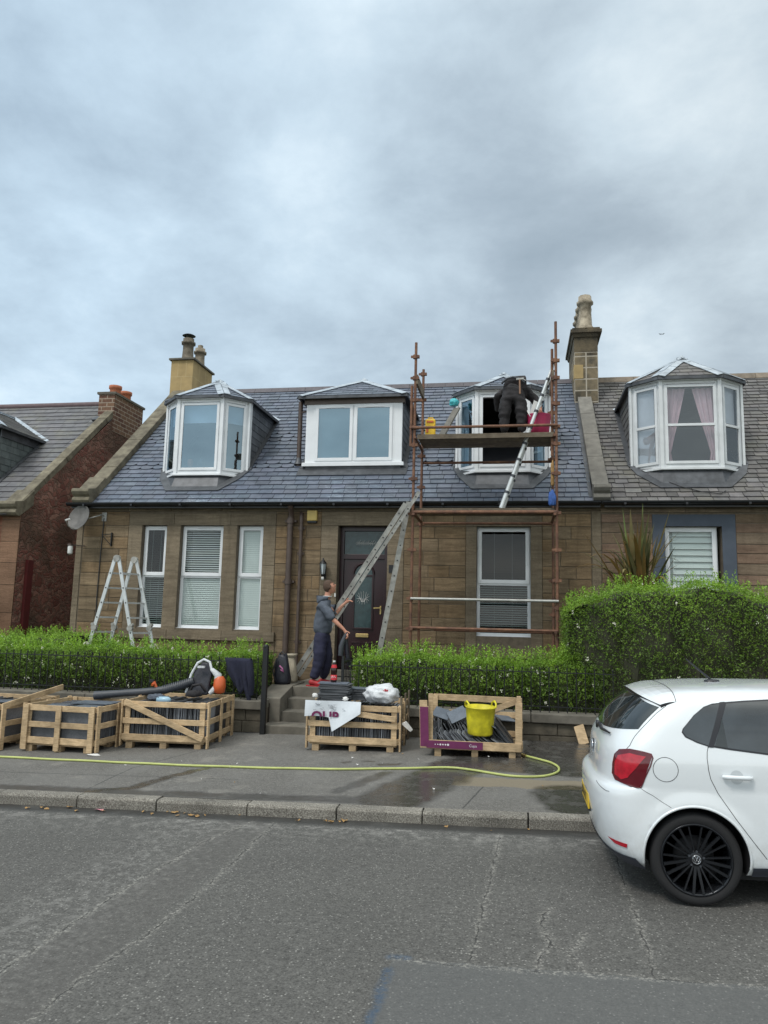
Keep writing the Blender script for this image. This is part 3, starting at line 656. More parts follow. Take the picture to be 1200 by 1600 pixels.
def ground_window(house, x0, x1, z0, z1, Y, split, mode, sill=True, label=None):
    mb = MB(); P0, P1 = (x0, Y), (x1, Y)
    fr_rect(mb, P0, P1, z0, z1, .06, -.06, 0)
    fr_rect(mb, (x0+.02, Y), (x1-.02, Y), split, z1-.02, .072, 0, .022)                     # opening top sash
    mb.box(x0+.05, x1-.05, Y, Y+.06, split-.035, split+.03)
    if x1-x0 > .4: mb.box((x0+x1)/2-.13, (x0+x1)/2+.13, Y-.035, Y-.022, z1-.058, z1-.042)   # trickle vent
    w = mb.build('window', 'upvc', house, bevel=.004)
    if label: w['label'] = label
    pn = MB(); pane_rect(pn, (x0+.04, Y), (x1-.04, Y), z0+.04, split-.03, -.02); pn.build('pane', 'glass', w)
    pn = MB(); pane_rect(pn, (x0+.07, Y), (x1-.07, Y), split+.05, z1-.07, .008); pn.build('pane', 'glass', w)
    if sill:
        sb = MB(); sb.box(x0-.02, x1+.02, Y-.085, Y, z0-.035, z0+.004); sb.build('sill', 'upvc', w, bevel=.006)
    bl = MB(); Yb = Y+.055
    zs = split
    if mode == 'dark':      # top open slats on a dark room, bottom greenish half closed
        blind_slats(bl, x0+.04, x1-.04, zs, z1-.05, Yb, .048, 10, .005); blind_slats(bl, x0+.04, x1-.04, z0, zs, Yb, .042, 40, .020)
        for f in (.33, .66): bl.tube((x0+(x1-x0)*f, Yb-.02, z0), (x0+(x1-x0)*f, Yb-.02, z1-.05), .0025, 4)
        bl.build('blind', 'blind_grey', w)
    elif mode == 'light':
        blind_slats(bl, x0+.04, x1-.04, zs, z1-.05, Yb, .045, 35, .042); blind_slats(bl, x0+.04, x1-.04, z0, zs, Yb, .04, 52, .046)
        bl.build('blind', 'blind', w)
    elif mode == 'closed':
        blind_slats(bl, x0+.04, x1-.04, z0, z1-.05, Yb, .042, 66, .046); bl.build('blind', 'blind', w)
    elif mode == 'roman':
        z = z1-.06; k = 0
        while z > z0:
            bl.poly([(x0+.16, Yb-.01, z-.11), (x1-.06, Yb-.01, z-.11), (x1-.06, Yb+.03, z), (x0+.16, Yb+.03, z)]); bl.poly([(x0+.03, Yb+.05, z-.11), (x0+.17, Yb+.05, z-.11), (x0+.17, Yb+.07, z), (x0+.03, Yb+.07, z)]); z -= .115
        bl.build('blind', 'blind', w)
    return w
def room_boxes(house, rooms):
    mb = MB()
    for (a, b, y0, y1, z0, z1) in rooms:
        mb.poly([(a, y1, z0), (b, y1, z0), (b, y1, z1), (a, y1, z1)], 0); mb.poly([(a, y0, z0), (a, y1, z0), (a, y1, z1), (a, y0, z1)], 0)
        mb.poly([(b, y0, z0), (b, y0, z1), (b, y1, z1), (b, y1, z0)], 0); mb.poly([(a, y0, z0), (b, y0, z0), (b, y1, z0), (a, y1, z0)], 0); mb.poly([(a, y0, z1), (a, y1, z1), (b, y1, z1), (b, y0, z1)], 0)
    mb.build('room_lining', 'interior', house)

# ---------------------------------------------------------------- roof geometry shared by the terrace
YE, ZE, MS = 14.08, 4.10, math.tan(R(41)); RY = 18.20; RZ = ZE+MS*(RY-YE)
rz_ = lambda y: ZE+MS*(y-YE)
SV = Vector((0, math.cos(R(41)), math.sin(R(41)))); SN = Vector((0, -math.sin(R(41)), math.cos(R(41))))
SL = (RY-YE)/math.cos(R(41))
def dorm_roof(parent, eave, apex, back, matn, mats2='lead_bright', rowh=.17, wid=.24, hw=.13, soffit=True, tint=None):
    """eave: plan points left->right round the front (x,y,z); apex; back ridge point; eaves run back at both ends"""
    mb = MB(); A = Vector(apex); Bk = Vector(back); E_ = [Vector(p) for p in eave]; E0, E1 = E_[0], E_[-1]
    yb = YE+(E0.z-ZE)/MS; L = Vector((E0.x, yb, E0.z)); Rr = Vector((E1.x, YE+(E1.z-ZE)/MS, E1.z))
    faces = [[E_[i], E_[i+1], A] for i in range(len(E_)-1)]+[[E1, Rr, Bk, A], [L, E0, A, Bk]]
    for f in faces: slate_face(mb, f, rowh=rowh, wid=wid, th=.007, m=0, tintf=tint, cv=.25)
    r = mb.build('dormer_roof', [matn, 'underlay'], parent)
    lb = MB()
    def strip(P0, P1, nrm, inn, w, k=1.0):
        n_ = 4
        for q in range(n_):
            a, b = P0+(P1-P0)*(q/n_), P0+(P1-P0)*((q+1)/n_-.006); lb.prism([a+nrm*.020, b+nrm*.020, b+nrm*.020+inn*w, a+nrm*.020+inn*w], nrm*(.008+.004*(q % 2)), 0, rnd.uniform(.8, 1.2)*k)
    for f in faces:
        nrm = (f[1]-f[0]).cross(f[2]-f[0]).normalized(); nrm = -nrm if nrm.z < 0 else nrm; ctr = sum(f, Vector())/len(f)
        for q in range(len(f)):
            a, b = f[q], f[(q+1) % len(f)]
            if abs(a.z-b.z) < .05 and (a-A).length > .01 and (b-A).length > .01: continue
            if (a-L).length < .01 or (b-L).length < .01 or (a-Rr).length < .01 or (b-Rr).length < .01: continue
            inn = nrm.cross((b-a).normalized()); inn = -inn if inn.dot(ctr-a) < 0 else inn; strip(a, b, nrm, inn, hw)
    lb.beam(A+Vector((0, 0, .02)), Bk+Vector((0, 0, .02)), hw*1.2, .025, (0, 0, 1), 0)
    lb.beam(L+Vector((0, 0, .02)), Bk+Vector((0, .0, .03)), .12, .015, SN, 0, .8); lb.beam(Rr+Vector((0, 0, .02)), Bk+Vector((0, 0, .03)), .12, .015, SN, 0, .8)
    lb.lathe(A+Vector((0, 0, -.01)), [(.001, .075), (.03, .065), (.07, .02), (.1, -.01)], 8)
    lb.build('lead_hip', mats2, parent)
    sb = MB()
    sb.poly([p-Vector((0, 0, .012)) for p in ([L]+E_+[Rr])][::-1]); ring = [L]+E_+[Rr]
    for a, b in zip(ring[:-1], ring[1:]): sb.beam(a-Vector((0, 0, .03)), b-Vector((0, 0, .03)), .03, .055)
    sb.build('eaves_trim', 'lead', parent)
def cheeks(parent, xl, xr, yf, z1, matn, tint=None):
    for x, s in ((xl, -1), (xr, 1)):
        mb = MB(); zb = rz_(yf); yb = YE+(z1-ZE)/MS
        tri = [(yf, zb), (yb, z1), (yf, z1)]
        if s > 0: O, U = (x, yf, zb), (0, 1, 0); P_ = [(a-yf, b-zb) for a, b in tri]
        else: O, U = (x, yf, zb), (0, -1, 0); P_ = [(-(a-yf), b-zb) for a, b in tri]
        slates(mb, O, U, (0, 0, 1), P_, rowh=.15, wid=.22, th=.006, cv=.3, m=0, tintf=tint)
        mb.poly([(x-s*.003, a, b) for a, b in tri][::s], 1, .5)
        mb.build('cheek', [matn, 'underlay'], parent)
    yb = YE+(z1-ZE)/MS
    for x, s in ((xl, -1), (xr, 1)):
        lb = MB(); lb.beam(Vector((x+s*.05, yf-.05, rz_(yf-.05)))+SN*.035, Vector((x+s*.05, yb, z1))+SN*.035, .10, .012, SN, 0, .8); lb.build('lead_soaker', 'lead', parent)
def bay_dormer(house, cx, hb, hf, z0, z1, apex, label, matn, glass='glass_up', open_mid=False, transom=None, white='upvc', dtint=None):
    Yb, Yf = 15.0, 14.6
    P_ = [(cx-hb, Yb), (cx-hf, Yf), (cx+hf, Yf), (cx+hb, Yb)]
    mb = MB(); panes = []
    for i in range(3):
        a, b = Vector(P_[i]), Vector(P_[i+1]); X = (b-a).normalized(); g0, g1 = (.05, .05)
        aa, bb = a+X*g0, b-X*g1
        fr_rect(mb, a, b, z0, z1, .075, -.05, 0); fr_rect(mb, aa+X*.015, bb-X*.015, z0+.075, z1-.09, .055, 0, .022)
        if transom: 
            N = Vector((X.y, -X.x)); c_ = (a+b)/2+N*.008; mb.obox((c_.x, c_.y, transom), ((b-a).length-.22, .05, .05), (*X, 0), (*N, 0))
        if not (open_mid and i == 1): pn = MB(); panes.append(pn); pane_rect(pn, aa+X*.05, bb-X*.05, z0+.11, z1-.13, .004)
        c_ = P_[i] if i else None
        if i: mb.box(P_[i][0]-.035, P_[i][0]+.035, P_[i][1]-.03, P_[i][1]+.04, z0, z1)
    for x, s in ((P_[0][0], -1), (P_[3][0], 1)):
        mb.box(min(x, x+s*.045), max(x, x+s*.045), Yb-.03, Yb+.10, z0-.05, z1)
    sill = [(cx-hb-.05, Yb), (cx-hf-.03, Yf-.06), (cx+hf+.03, Yf-.06), (cx+hb+.05, Yb), (cx+hb+.05, Yb+.1), (cx-hb-.05, Yb+.1)]
    mb.prism([(*p, z0-.04) for p in sill], (0, 0, .042)); mb.prism([(*p, z1-.02) for p in sill], (0, 0, .06))
    d = mb.build('dormer', white, house, bevel=.004); d['label'] = label
    for pn in panes: pn.build('pane', glass, d)
    ap = MB()
    base_ = [(cx-hb+.02, Yb), (cx-hf+.02, Yf+.02), (cx+hf-.02, Yf+.02), (cx+hb-.02, Yb)]; low_ = [(cx-hb+.06, Yb-.10), (cx-hf-.02, Yf-.13), (cx+hf+.02, Yf-.13), (cx+hb-.06, Yb-.10)]
    for a, b, a2, b2 in zip(base_[:-1], base_[1:], low_[:-1], low_[1:]): ap.poly([(*a, z0), (*a2, rz_(a2[1])+.03), (*b2, rz_(b2[1])+.03), (*b, z0)])
    fl = [(cx-hb-.10, Yb+.05), (cx-hb+.04, Yb-.26), (cx-hf-.08, Yf-.21), (cx+hf+.08, Yf-.21), (cx+hb-.04, Yb-.26), (cx+hb+.10, Yb+.05)]
    ap.poly([Vector((x, y, rz_(y)))+SN*(.034 if 0 < i < 5 else .03) for i, (x, y) in enumerate(fl)])
    for i, (x, y) in enumerate(fl):
        x2, y2 = fl[(i+1) % 6]; 
        if i < 5: ap.beam(Vector((x, y, rz_(y)))+SN*.03, Vector((x2, y2, rz_(y2)))+SN*.03, .02, .015, SN, 0, .7)
    ap.build('lead_apron', 'lead', d)
    ex = .09; e = [(cx-hb-ex, Yb-.04, z1+.05), (cx-hf-.05, Yf-ex, z1+.05), (cx+hf+.05, Yf-ex, z1+.05), (cx+hb+ex, Yb-.04, z1+.05)]
    dorm_roof(d, e, apex, (cx, YE+(apex[2]-ZE)/MS, apex[2]), matn, tint=dtint)
    cheeks(d, cx-hb, cx+hb, Yb+.08, z1+.03, 'slate_cheek' if matn == 'slate' else matn)
    return d

# ---------------------------------------------------------------- main stone house
H1 = thing('stone_house', 'brown sandstone house with blue grey slate roof and scaffold in front', 'house', (-3.8, 14.3, .2))
YF = 14.30
holes = [(-7.56, -7.02, 1.60, 3.66), (-6.72, -5.81, 1.60, 3.66), (-5.51, -4.97, 1.60, 3.66), (-3.44, -2.46, .90, 3.66), (-.75, .25, 1.60, 3.65)]
sur = [(-7.86, -4.71, 1.38, 4.02), (-3.78, -2.14, .2, 3.95), (-.95, .46, 1.21, 3.86), (-9.03, -8.87, 0, 4.1), (1.35, 1.55, 0, 4.1)]
mb = MB(); wall_with_holes(mb, -9.02, 1.52, 0, 4.10, YF, .30, holes, 1, .9)
ashlar(mb, -8.87, 1.35, .2, 3.94, YF, sur, [.25, .245, .235, .26], [.45, .6, .75, .5, .35], 0)
# dressed margins
def dress(x0, x1, z0, z1, pr=.016, m=2): 
    g = rnd.uniform(.88, 1.12); slab(mb, x0+.004, x1-.004, z0+.004, z1-.004, YF, pr, m, (g, g, g*.98))
def vstrip(x0, x1, z0, z1, hs=(.7, .9, .6), pr=.016, m=2):
    z = z0; i = 0
    while z < z1-.01:
        h = rnd.choice(hs); e_ = z+h if z1-(z+h) > .25 else z1; dress(x0, x1, z, e_, pr, m); z = e_
vstrip(-7.86, -7.56, 1.56, 3.66); vstrip(-7.02, -6.72, 1.56, 3.66, (2.2,)); vstrip(-5.81, -5.51, 1.56, 3.66, (2.2,)); vstrip(-4.97, -4.71, 1.56, 3.66)
for a, b in ((-7.86, -6.87), (-6.87, -5.66), (-5.66, -4.71)): dress(a, b, 3.66, 3.90)
for a, b in ((-7.92, -6.87), (-6.87, -5.72), (-5.72, -4.64)): dress(a, b, 1.38, 1.57, .07)
vstrip(-3.78, -3.44, .2, 3.66); vstrip(-2.46, -2.14, .2, 3.66); dress(-3.78, -2.14, 3.66, 3.93)
vstrip(-.95, -.75, 1.40, 3.65, (2.3,)); vstrip(.25, .46, 1.40, 3.65, (2.3,)); dress(-.95, .46, 3.65, 3.86); dress(-1.0, .52, 1.21, 1.40, .06)
vstrip(-9.02, -8.885, 0, 3.94, (.6, .8, .5)); vstrip(1.36, 1.52, 0, 3.94, (.9, 1.1))
x = -9.02
while x < 1.5:
    e_ = min(x+rnd.uniform(.9, 1.5), 1.52); dress(x, e_, 3.945, 4.09, .03); x = e_
mb.poly([(-9.02, 14.3, 0), (-9.02, 14.3, 4.1), (-9.02, RY, RZ-.02), (-9.02, 22.3, 4.1), (-9.02, 22.3, 0)], 0, .8)
mb.poly([(-9.02, 22.3, 0), (-9.02, 22.3, 4.1), (1.52, 22.3, 4.1), (1.52, 22.3, 0)], 0, .8)
mb.build('wall', ['stone', 'mortar', 'stone_smooth'], H1)
rows_ = int(SL/.192)
def slate_tint(g): 
    t = rnd.random(); return (g*(.96+.1*t), g, g*(1.02+.08*rnd.random()))
mb = MB()
slates(mb, (-8.58, YE-.05, ZE-.04), (1, 0, 0), SV, [(0, 0), (9.98, 0), (9.98, SL+.03), (0, SL+.03)], rowh=.175, wid=.26, th=.012, jit=.14, scal=(8, 9, 15, 16, 17), cv=.15, gap=.009, tintf=slate_tint, rough=.005, skip=[(-7.4, -5.75, 15.0, 16.7), (-4.3, -2.4, 15.05, 16.7), (-1.1, .55, 15.0, 16.7)])
mb.poly([(-8.95, YE, ZE-.03), (1.5, YE, ZE-.03), (1.5, RY, RZ-.03), (-8.95, RY, RZ-.03)], 1, .4)
mb.poly([(-8.95, RY, RZ-.02), (1.5, RY, RZ-.02), (1.5, 22.4, ZE-.1), (-8.95, 22.4, ZE-.1)], 0, .9)
RF = mb.build('roof', ['slate', 'underlay'], H1)
mb = MB(); x = -8.5
while x < 1.3:
    e_ = min(x+.45, 1.35); mb.prism([(x+.003, RY-.15, RZ-.09), (x+.003, RY-.02, RZ+.055), (x+.003, RY+.02, RZ+.055), (x+.003, RY+.15, RZ-.09)], (e_-x-.006, 0, 0), 0, rnd.uniform(.85, 1.1)); x = e_
mb.build('ridge', simple('purple_grey_ridge_tile', (.085, .075, .085), .6, .2, 8, attr=True), RF)
def skewput(mb, x0, x1, y0, z0, m=0):
    prof = [(0, 0), (-.10, .02), (-.15, .07), (-.13, .13), (-.09, .15), (-.15, .19), (-.19, .25), (-.17, .31), (.10, .36), (.45, .66), (.45, .3)]
    mb.prism([(x0, y0+a, z0+b) for a, b in prof], (x1-x0, 0, 0), m)
mb = MB(); L_ = SL+.1; t = 0.25
while t < L_:
    e_ = min(t+rnd.uniform(.9, 1.3), L_); g = rnd.uniform(.85, 1.15)
    a = Vector((-8.765, YE, ZE))+SV*t+SN*.06; b = Vector((-8.765, YE, ZE))+SV*(e_-.012)+SN*.06
    mb.beam(a, b, .34, .16, SN, 0, g); t = e_
skewput(mb, -8.98, -8.60, 14.08, 4.06)
mb.build('skew', 'skew', H1, bevel=.012)
mb = MB(); t = .3
while t < SL-1.2:
    e_ = min(t+rnd.uniform(.8, 1.2), SL-1.1); a = Vector((1.52, YE, ZE))+SV*t+SN*.06; b = Vector((1.52, YE, ZE))+SV*(e_-.01)+SN*.06
    mb.beam(a, b, .30, .15, SN, 0, rnd.uniform(.9, 1.1)); t = e_
mb.beam(Vector((1.34, YE, ZE))+SV*.1+SN*.015, Vector((1.34, YE, ZE))+SV*(SL-1)+SN*.015, .08, .02, SN, 1, .7)
skewput(mb, 1.37, 1.67, 14.12, 4.08)
mb.build('skew', ['skew_grey', 'lead'], H1, bevel=.010)
# gutters and pipes
def gutter(house, x0, x1, y, z, r=.065, mat='black_paint'):
    mb = MB(); n = 8
    prof = [(y-r*math.cos(math.pi*i/n), z-r*math.sin(math.pi*i/n)) for i in range(n+1)]; prof += [(p[0]*.0+y+(p[0]-y)*.9, z-(z-p[1])*.88) for p in prof[::-1]]
    mb.prism([(x0, a, b) for a, b in prof], (x1-x0, 0, 0))
    mb.box(x0+.05, x1, y+.075, y+.10, z-.10, z+.02)
    xx = x0+.4
    while xx < x1: mb.box(xx-.02, xx+.02, y-r-.006, y+r, z-r-.005, z-r*.5); xx += 1.05
    return mb.build('gutter', mat, house)
gutter(H1, -9.12, 1.5, 14.02, 4.085)
def pipe(house, x, y, z0, z1, r, joints, mat='brown_pipe', name='downpipe'):
    mb = MB(); mb.tube((x, y, z0), (x, y, z1), r, 14)
    for z in joints:
        mb.tube((x, y, z-.05), (x, y, z+.05), r*1.28, 14); mb.box(x-r*2, x+r*2, y+r*.2, y+r*1.6, z-.02, z+.02)
    return mb.build(name, mat, house)
pipe(H1, -4.39, 14.20, .5, 3.80, .058, (3.74, 2.55, 1.0)); pipe(H1, -4.17, 14.22, .5, 3.72, .033, (3.1, 1.4, 3.6))
mb = MB(); mb.path([(-4.39, 14.20, 3.78), (-4.38, 14.2, 3.86), (-4.36, 14.1, 3.95), (-4.36, 14.04, 4.03)], .052, 12); mb.path([(-4.17, 14.22, 3.7), (-4.17, 14.2, 3.82), (-4.19, 14.27, 3.9)], .04, 10)
mb.build('pipe_offset', 'brown_pipe', H1)
# vent pipe lying up the roof beside the middle dormer
mb = MB(); p = Vector((-4.56, 15.2, rz_(15.2)))+SN*.07; mb.tube(p-Vector((0, 0, .1)), (-4.56, 15.16, 6.43), .048, 12); mb.tube((-4.56, 15.16, 6.2), (-4.42, 15.1, 6.2), .02, 8); mb.lathe(p, [(.1, -.06), (.07, 0), (.055, .08)], 10, m=1)
mb.build('soil_pipe', ['brown_pipe', 'lead'], H1)
# door
mb = MB(); dy = YF+.22
fr_rect(mb, (-3.44, dy), (-2.46, dy), .90, 3.66, .085, -.06, .03); mb.box(-3.36, -2.54, dy-.03, dy+.05, 3.02, 3.12)
mb.box(-3.355, -2.545, dy+.005, dy+.05, .95, 3.02)
dr = mb.build('door', 'door', H1, bevel=.005); dr['label'] = 'dark maroon front door with arched glass panel and brass letterbox'
mb = MB(); fr_rect(mb, (-3.16, dy), (-2.75, dy), 1.66, 2.72, .035, -.005, .022)
arc = [(-2.955+.205*math.cos(math.pi*i/10), dy-.012, 2.72+.22*math.sin(math.pi*i/10)) for i in range(11)]; mb.path(arc, .02, 6)
for (a, b, c_, d_) in ((-3.16, -2.98, 1.05, 1.42), (-2.93, -2.75, 1.05, 1.42)): fr_rect(mb, (a, dy), (b, dy), c_, d_, .02, -.005, .012)
mb.build('door_moulding', 'door', dr, bevel=.003)
mb = MB(); mb.poly([(-3.13, dy-.002, 1.69), (-2.78, dy-.002, 1.69), (-2.78, dy-.002, 2.72)]+[(-2.955+.175*math.cos(math.pi*i/10), dy-.002, 2.72+.19*math.sin(math.pi*i/10)) for i in range(1, 10)]+[(-3.13, dy-.002, 2.72)])
mb.poly([(-3.35, dy-.0, 3.12), (-2.55, dy, 3.12), (-2.55, dy, 3.57), (-3.35, dy, 3.57)]); mb.build('door_glass', 'glass_door', dr)
mb = MB()
for k in range(14):       # etched spray pattern
    a = R(-80+12*k); cx_, cz_ = -2.955, 2.25; mb.path([(cx_+.03*math.sin(a), dy-.008, cz_-.06), (cx_+.06*math.sin(a*1.6), dy-.008, cz_+.01), (cx_+.13*math.sin(a), dy-.008, cz_+.02+.13*math.cos(a)*(1 if k % 2 else -1))], .0028, 4)
mb.build('etched_pattern', 'white_plastic', dr); mb = MB()
for k in range(9):
    x = -3.13+.045*k; mb.path([(x, dy-.008, 3.33), (x+.05, dy-.008, 3.38+.02*(k % 2)), (x+.02, dy-.008, 3.30), (x+.07, dy-.008, 3.34)], .004, 4)
mb.build('etched_pattern', 'white_plastic', dr)
mb = MB(); mb.box(-3.08, -2.83, dy-.025, dy, 1.51, 1.58); mb.build('letterbox', 'brass', dr, bevel=.005)
mb = MB(); mb.box(-2.618, -2.592, dy-.012, dy+.002, 1.96, 2.12); mb.tube((-2.605, dy-.04, 2.085), (-2.605, dy, 2.085), .012, 8); mb.beam((-2.60, dy-.045, 2.085), (-2.74, dy-.045, 2.075), .02, .022); mb.build('door_handle', 'brass', dr)
mb = MB(); mb.box(-3.44, -2.46, 14.2, dy, .78, .90); mb.build('door_step', 'concrete', H1, bevel=.01)
# ground floor windows
wy = YF+.11
ground_window(H1, -7.56, -7.02, 1.60, 3.66, wy, 2.64, 'dark', label='narrow white window, leftmost of three')
ground_window(H1, -6.72, -5.81, 1.60, 3.66, wy, 2.64, 'light', label='wide white middle window with blind')
ground_window(H1, -5.51, -4.97, 1.60, 3.66, wy, 2.64, 'closed', label='narrow white window with closed blind')
ground_window(H1, -.75, .25, 1.60, 3.65, wy, 2.58, 'dark', label='white window behind the scaffold')
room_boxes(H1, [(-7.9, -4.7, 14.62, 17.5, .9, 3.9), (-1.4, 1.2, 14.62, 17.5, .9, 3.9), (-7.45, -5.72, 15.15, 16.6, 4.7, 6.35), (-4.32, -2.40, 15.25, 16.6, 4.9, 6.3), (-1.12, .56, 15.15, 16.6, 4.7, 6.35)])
# dormers
D1 = bay_dormer(H1, -6.58, .92, .49, 4.78, 6.40, (-6.55, 15.43, 7.03), 'bay dormer with a blind and vases, at the left end of the roof', 'slate', dtint=slate_tint)
mb = MB()
for a, b in (((-7.02, 14.72), (-6.12, 14.72)), ((-6.05, 14.76), (-5.76, 15.02)), ((-7.4, 15.02), (-7.1, 14.76))): mb.poly([(*a, 5.9), (*b, 5.9), (*b, 6.3), (*a, 6.3)])
mb.build('roller_blind', 'net', D1)
D3 = bay_dormer(H1, -.28, .90, .50, 4.78, 6.40, (-.27, 15.5, 7.0), 'bay dormer with its middle window wide open, behind the scaffold', 'slate', open_mid=True, dtint=slate_tint)
mb = MB()
for x0_, x1_, y0_, y1_ in ((-1.12, -.95, 15.02, 14.9), (.40, .52, 14.9, 15.0)): mb.poly([(x0_, y0_, 4.9), (x1_, y1_, 4.9), (x1_, y1_, 6.25), (x0_, y0_, 6.25)])
mb.poly([(-.78, 14.75, 4.9), (-.70, 15.1, 4.9), (-.70, 15.1, 6.3), (-.78, 14.75, 6.3)]); mb.build('curtain', 'net', D3)
# middle flat dormer
mb = MB(); y = 15.0
mb.box(-4.38, -4.20, y, y+.1, 4.99, 6.32); mb.box(-2.50, -2.33, y, y+.1, 4.99, 6.32)
fr_rect(mb, (-4.21, y), (-2.49, y), 5.06, 6.32, .055, -.06, .004); mb.box(-3.385, -3.325, y-.004, y+.06, 5.10, 6.28)
fr_rect(mb, (-4.17, y), (-3.37, y), 5.10, 6.29, .065, .0, .025); fr_rect(mb, (-3.34, y), (-2.53, y), 5.10, 6.29, .065, 0, .025)
mb.box(-3.95, -3.55, y-.035, y-.02, 6.235, 6.255); mb.box(-3.1, -2.7, y-.035, y-.02, 6.235, 6.255)
mb.box(-4.43, -2.28, y-.06, y+.05, 4.985, 5.06)
D2 = mb.build('dormer', 'upvc', H1, bevel=.004); D2['label'] = 'flat fronted dormer with two frosted panes'
for a_, b__ in ((-4.12, -3.42), (-3.29, -2.58)): mb = MB(); pane_rect(mb, (a_, y), (b__, y), 5.16, 6.23, .01); mb.build('pane', 'glass_up', D2)
mb = MB(); mb.box(-4.15, -2.55, y+.06, y+.08, 5.1, 6.28); mb.build('frosted_film', simple('frosted_backing', (.10, .15, .15), .7, .15, 3, 0), D2)
mb = MB(); mb.box(-4.42, -2.28, y-.03, y+.1, 6.32, 6.46); mb.build('fascia', 'brown_fascia', D2)
dorm_roof(D2, [(-4.52, 14.86, 6.47), (-2.22, 14.86, 6.47)], (-3.36, 15.95, 7.12), (-3.36, YE+(7.12-ZE)/MS, 7.12), 'slate', tint=slate_tint)
cheeks(D2, -4.38, -2.33, 15.08, 6.46, 'slate_cheek')
mb = MB(); mb.box(-4.36, -2.35, 14.99, 15.05, 4.75, 5.0)
mb.poly([Vector((x, yy, rz_(yy)))+SN*.034 for x, yy in ((-4.5, 15.12), (-4.5, 14.82), (-2.2, 14.82), (-2.2, 15.12))]); mb.build('lead_apron', 'lead', D2)
# chimneys
def chim_blocks(mb, x0, x1, y0, y1, z0, z1, rows, m=0, mm=1, cv=.2):
    mb.box(x0+.002, x1-.002, y0+.002, y1-.002, z0, z1, mm); z = z0; i = 0
    while z < z1-.02:
        e_ = min(z+rows, z1)
        for (ax, a0, a1) in (('x', x0, x1), ('y', y0, y1)):
            k = max(2, int((a1-a0)/.24)); cuts = [a0+(a1-a0)*j/k for j in range(k+1)]
            if i % 2 and k > 2: cuts = [a0]+[a0+(a1-a0)*(j+.5)/k for j in range(k)]+[a1]
            for p, q in zip(cuts[:-1], cuts[1:]):
                g = max(.5, 1+rnd.gauss(0, cv))
                if ax == 'x': mb.box(p+.013, q-.013, y0-.001, y0+.02, z+.013, e_-.013, m, g); mb.box(p+.013, q-.013, y1-.02, y1+.001, z+.013, e_-.013, m, g)
                else: mb.box(x0-.001, x0+.02, p+.013, q-.013, z+.013, e_-.013, m, g); mb.box(x1-.02, x1+.001, p+.013, q-.013, z+.013, e_-.013, m, g)
        z = e_; i += 1
mb = MB(); mb.box(-9.02, -8.40, 18.0, 19.25, 6.6, 8.52); mb.box(-9.07, -8.35, 17.94, 19.31, 8.52, 8.57, 1)
for z in (8.06, 7.6):
    mb.box(-9.022, -8.398, 17.998, 19.252, z, z+.014, 2)
for zz_, xs_ in ((8.06, (-8.83, -8.6)), (7.6, (-8.72,)), (7.2, (-8.85, -8.58))):
    for xx in xs_: mb.box(xx, xx+.012, 17.998, 18.02, zz_, zz_+.44, 2)
for yy in (18.4, 18.8): mb.box(-8.42, -8.398, yy, yy+.012, 8.07, 8.5, 2)
CL = mb.build('chimney', ['chim_yellow', 'concrete', simple('pale_ochre_joint', (.46, .36, .2), .9, .1)], H1, bevel=.004); CL['label'] = 'ochre rendered chimney at the left gable'
def pot_oct(parent, x, y, z, h, r, mat, dark=1.0, cap=None):
    mb = MB(); mb.lathe((x, y, z), [(r*1.35, 0), (r*1.35, h*.08), (r*1.05, h*.14), (r*.95, h*.5), (r*.95, h*.74), (r*1.25, h*.76), (r*1.28, h*.84), (r*1.0, h*.86), (r*.98, h), (r*.8, h)], 8, m=0, c=dark)
    if cap == 'cowl':
        for k in range(4): a = k*math.pi/2; mb.tube((x+r*.7*math.cos(a), y+r*.7*math.sin(a), z+h), (x+r*.7*math.cos(a), y+r*.7*math.sin(a), z+h*1.14), .01, 5, m=1)
        mb.lathe((x, y, z+h*1.14), [(r*1.15, 0), (r*.8, .03), (.01, .05)], 14, m=1)
    if cap == 'stub': mb.tube((x, y, z+h), (x, y, z+h*1.16), r*.5, 12, m=1)
    return mb.build('chimney_pot', [mat, 'black_plastic' if cap == 'cowl' else 'pot'], parent)
pot_oct(CL, -8.71, 18.3, 8.57, .64, .155, 'pot', .45, 'cowl'); pot_oct(CL, -8.66, 18.95, 8.57, .60, .145, 'pot', .75, 'stub')
mb = MB(); chim_blocks(mb, 1.30, 1.83, 17.2, 18.9, 6.6, 8.05, .27)
mb.box(1.30, 1.83, 17.2, 18.9, 8.05, 8.5, 2, .62); mb.prism([(1.28, 17.17, 8.40), (1.28, 18.93, 8.40), (1.22, 18.99, 8.58), (1.22, 17.11, 8.58)], (.57, 0, 0), 2, .5); mb.box(1.22, 1.92, 17.1, 19.0, 8.49, 8.57, 2, .55); mb.box(1.26, 1.88, 17.14, 18.96, 8.57, 8.62, 2, .5)
mb.box(1.292, 1.5, 17.19, 17.5, 7.42, 7.75, 3, .9)
CR = mb.build('chimney', ['chim_old', 'mortar_pale', 'chim_old', 'chim_yellow'], H1, bevel=.006); CR['label'] = 'sooty stone chimney between the two roofs'
for k, yy in enumerate((17.35, 17.75, 18.2, 18.6)): 
    pot_oct(CR, 1.57, yy, 8.61, .84, .150, 'pot', 1.05-.1*k)
mb = MB(); mb.lathe((1.57, 18.0, 8.6), [(.3, 0), (.24, .1), (.1, .12)], 8, sy=3.0); mb.build('flaunching', 'skew', CR)

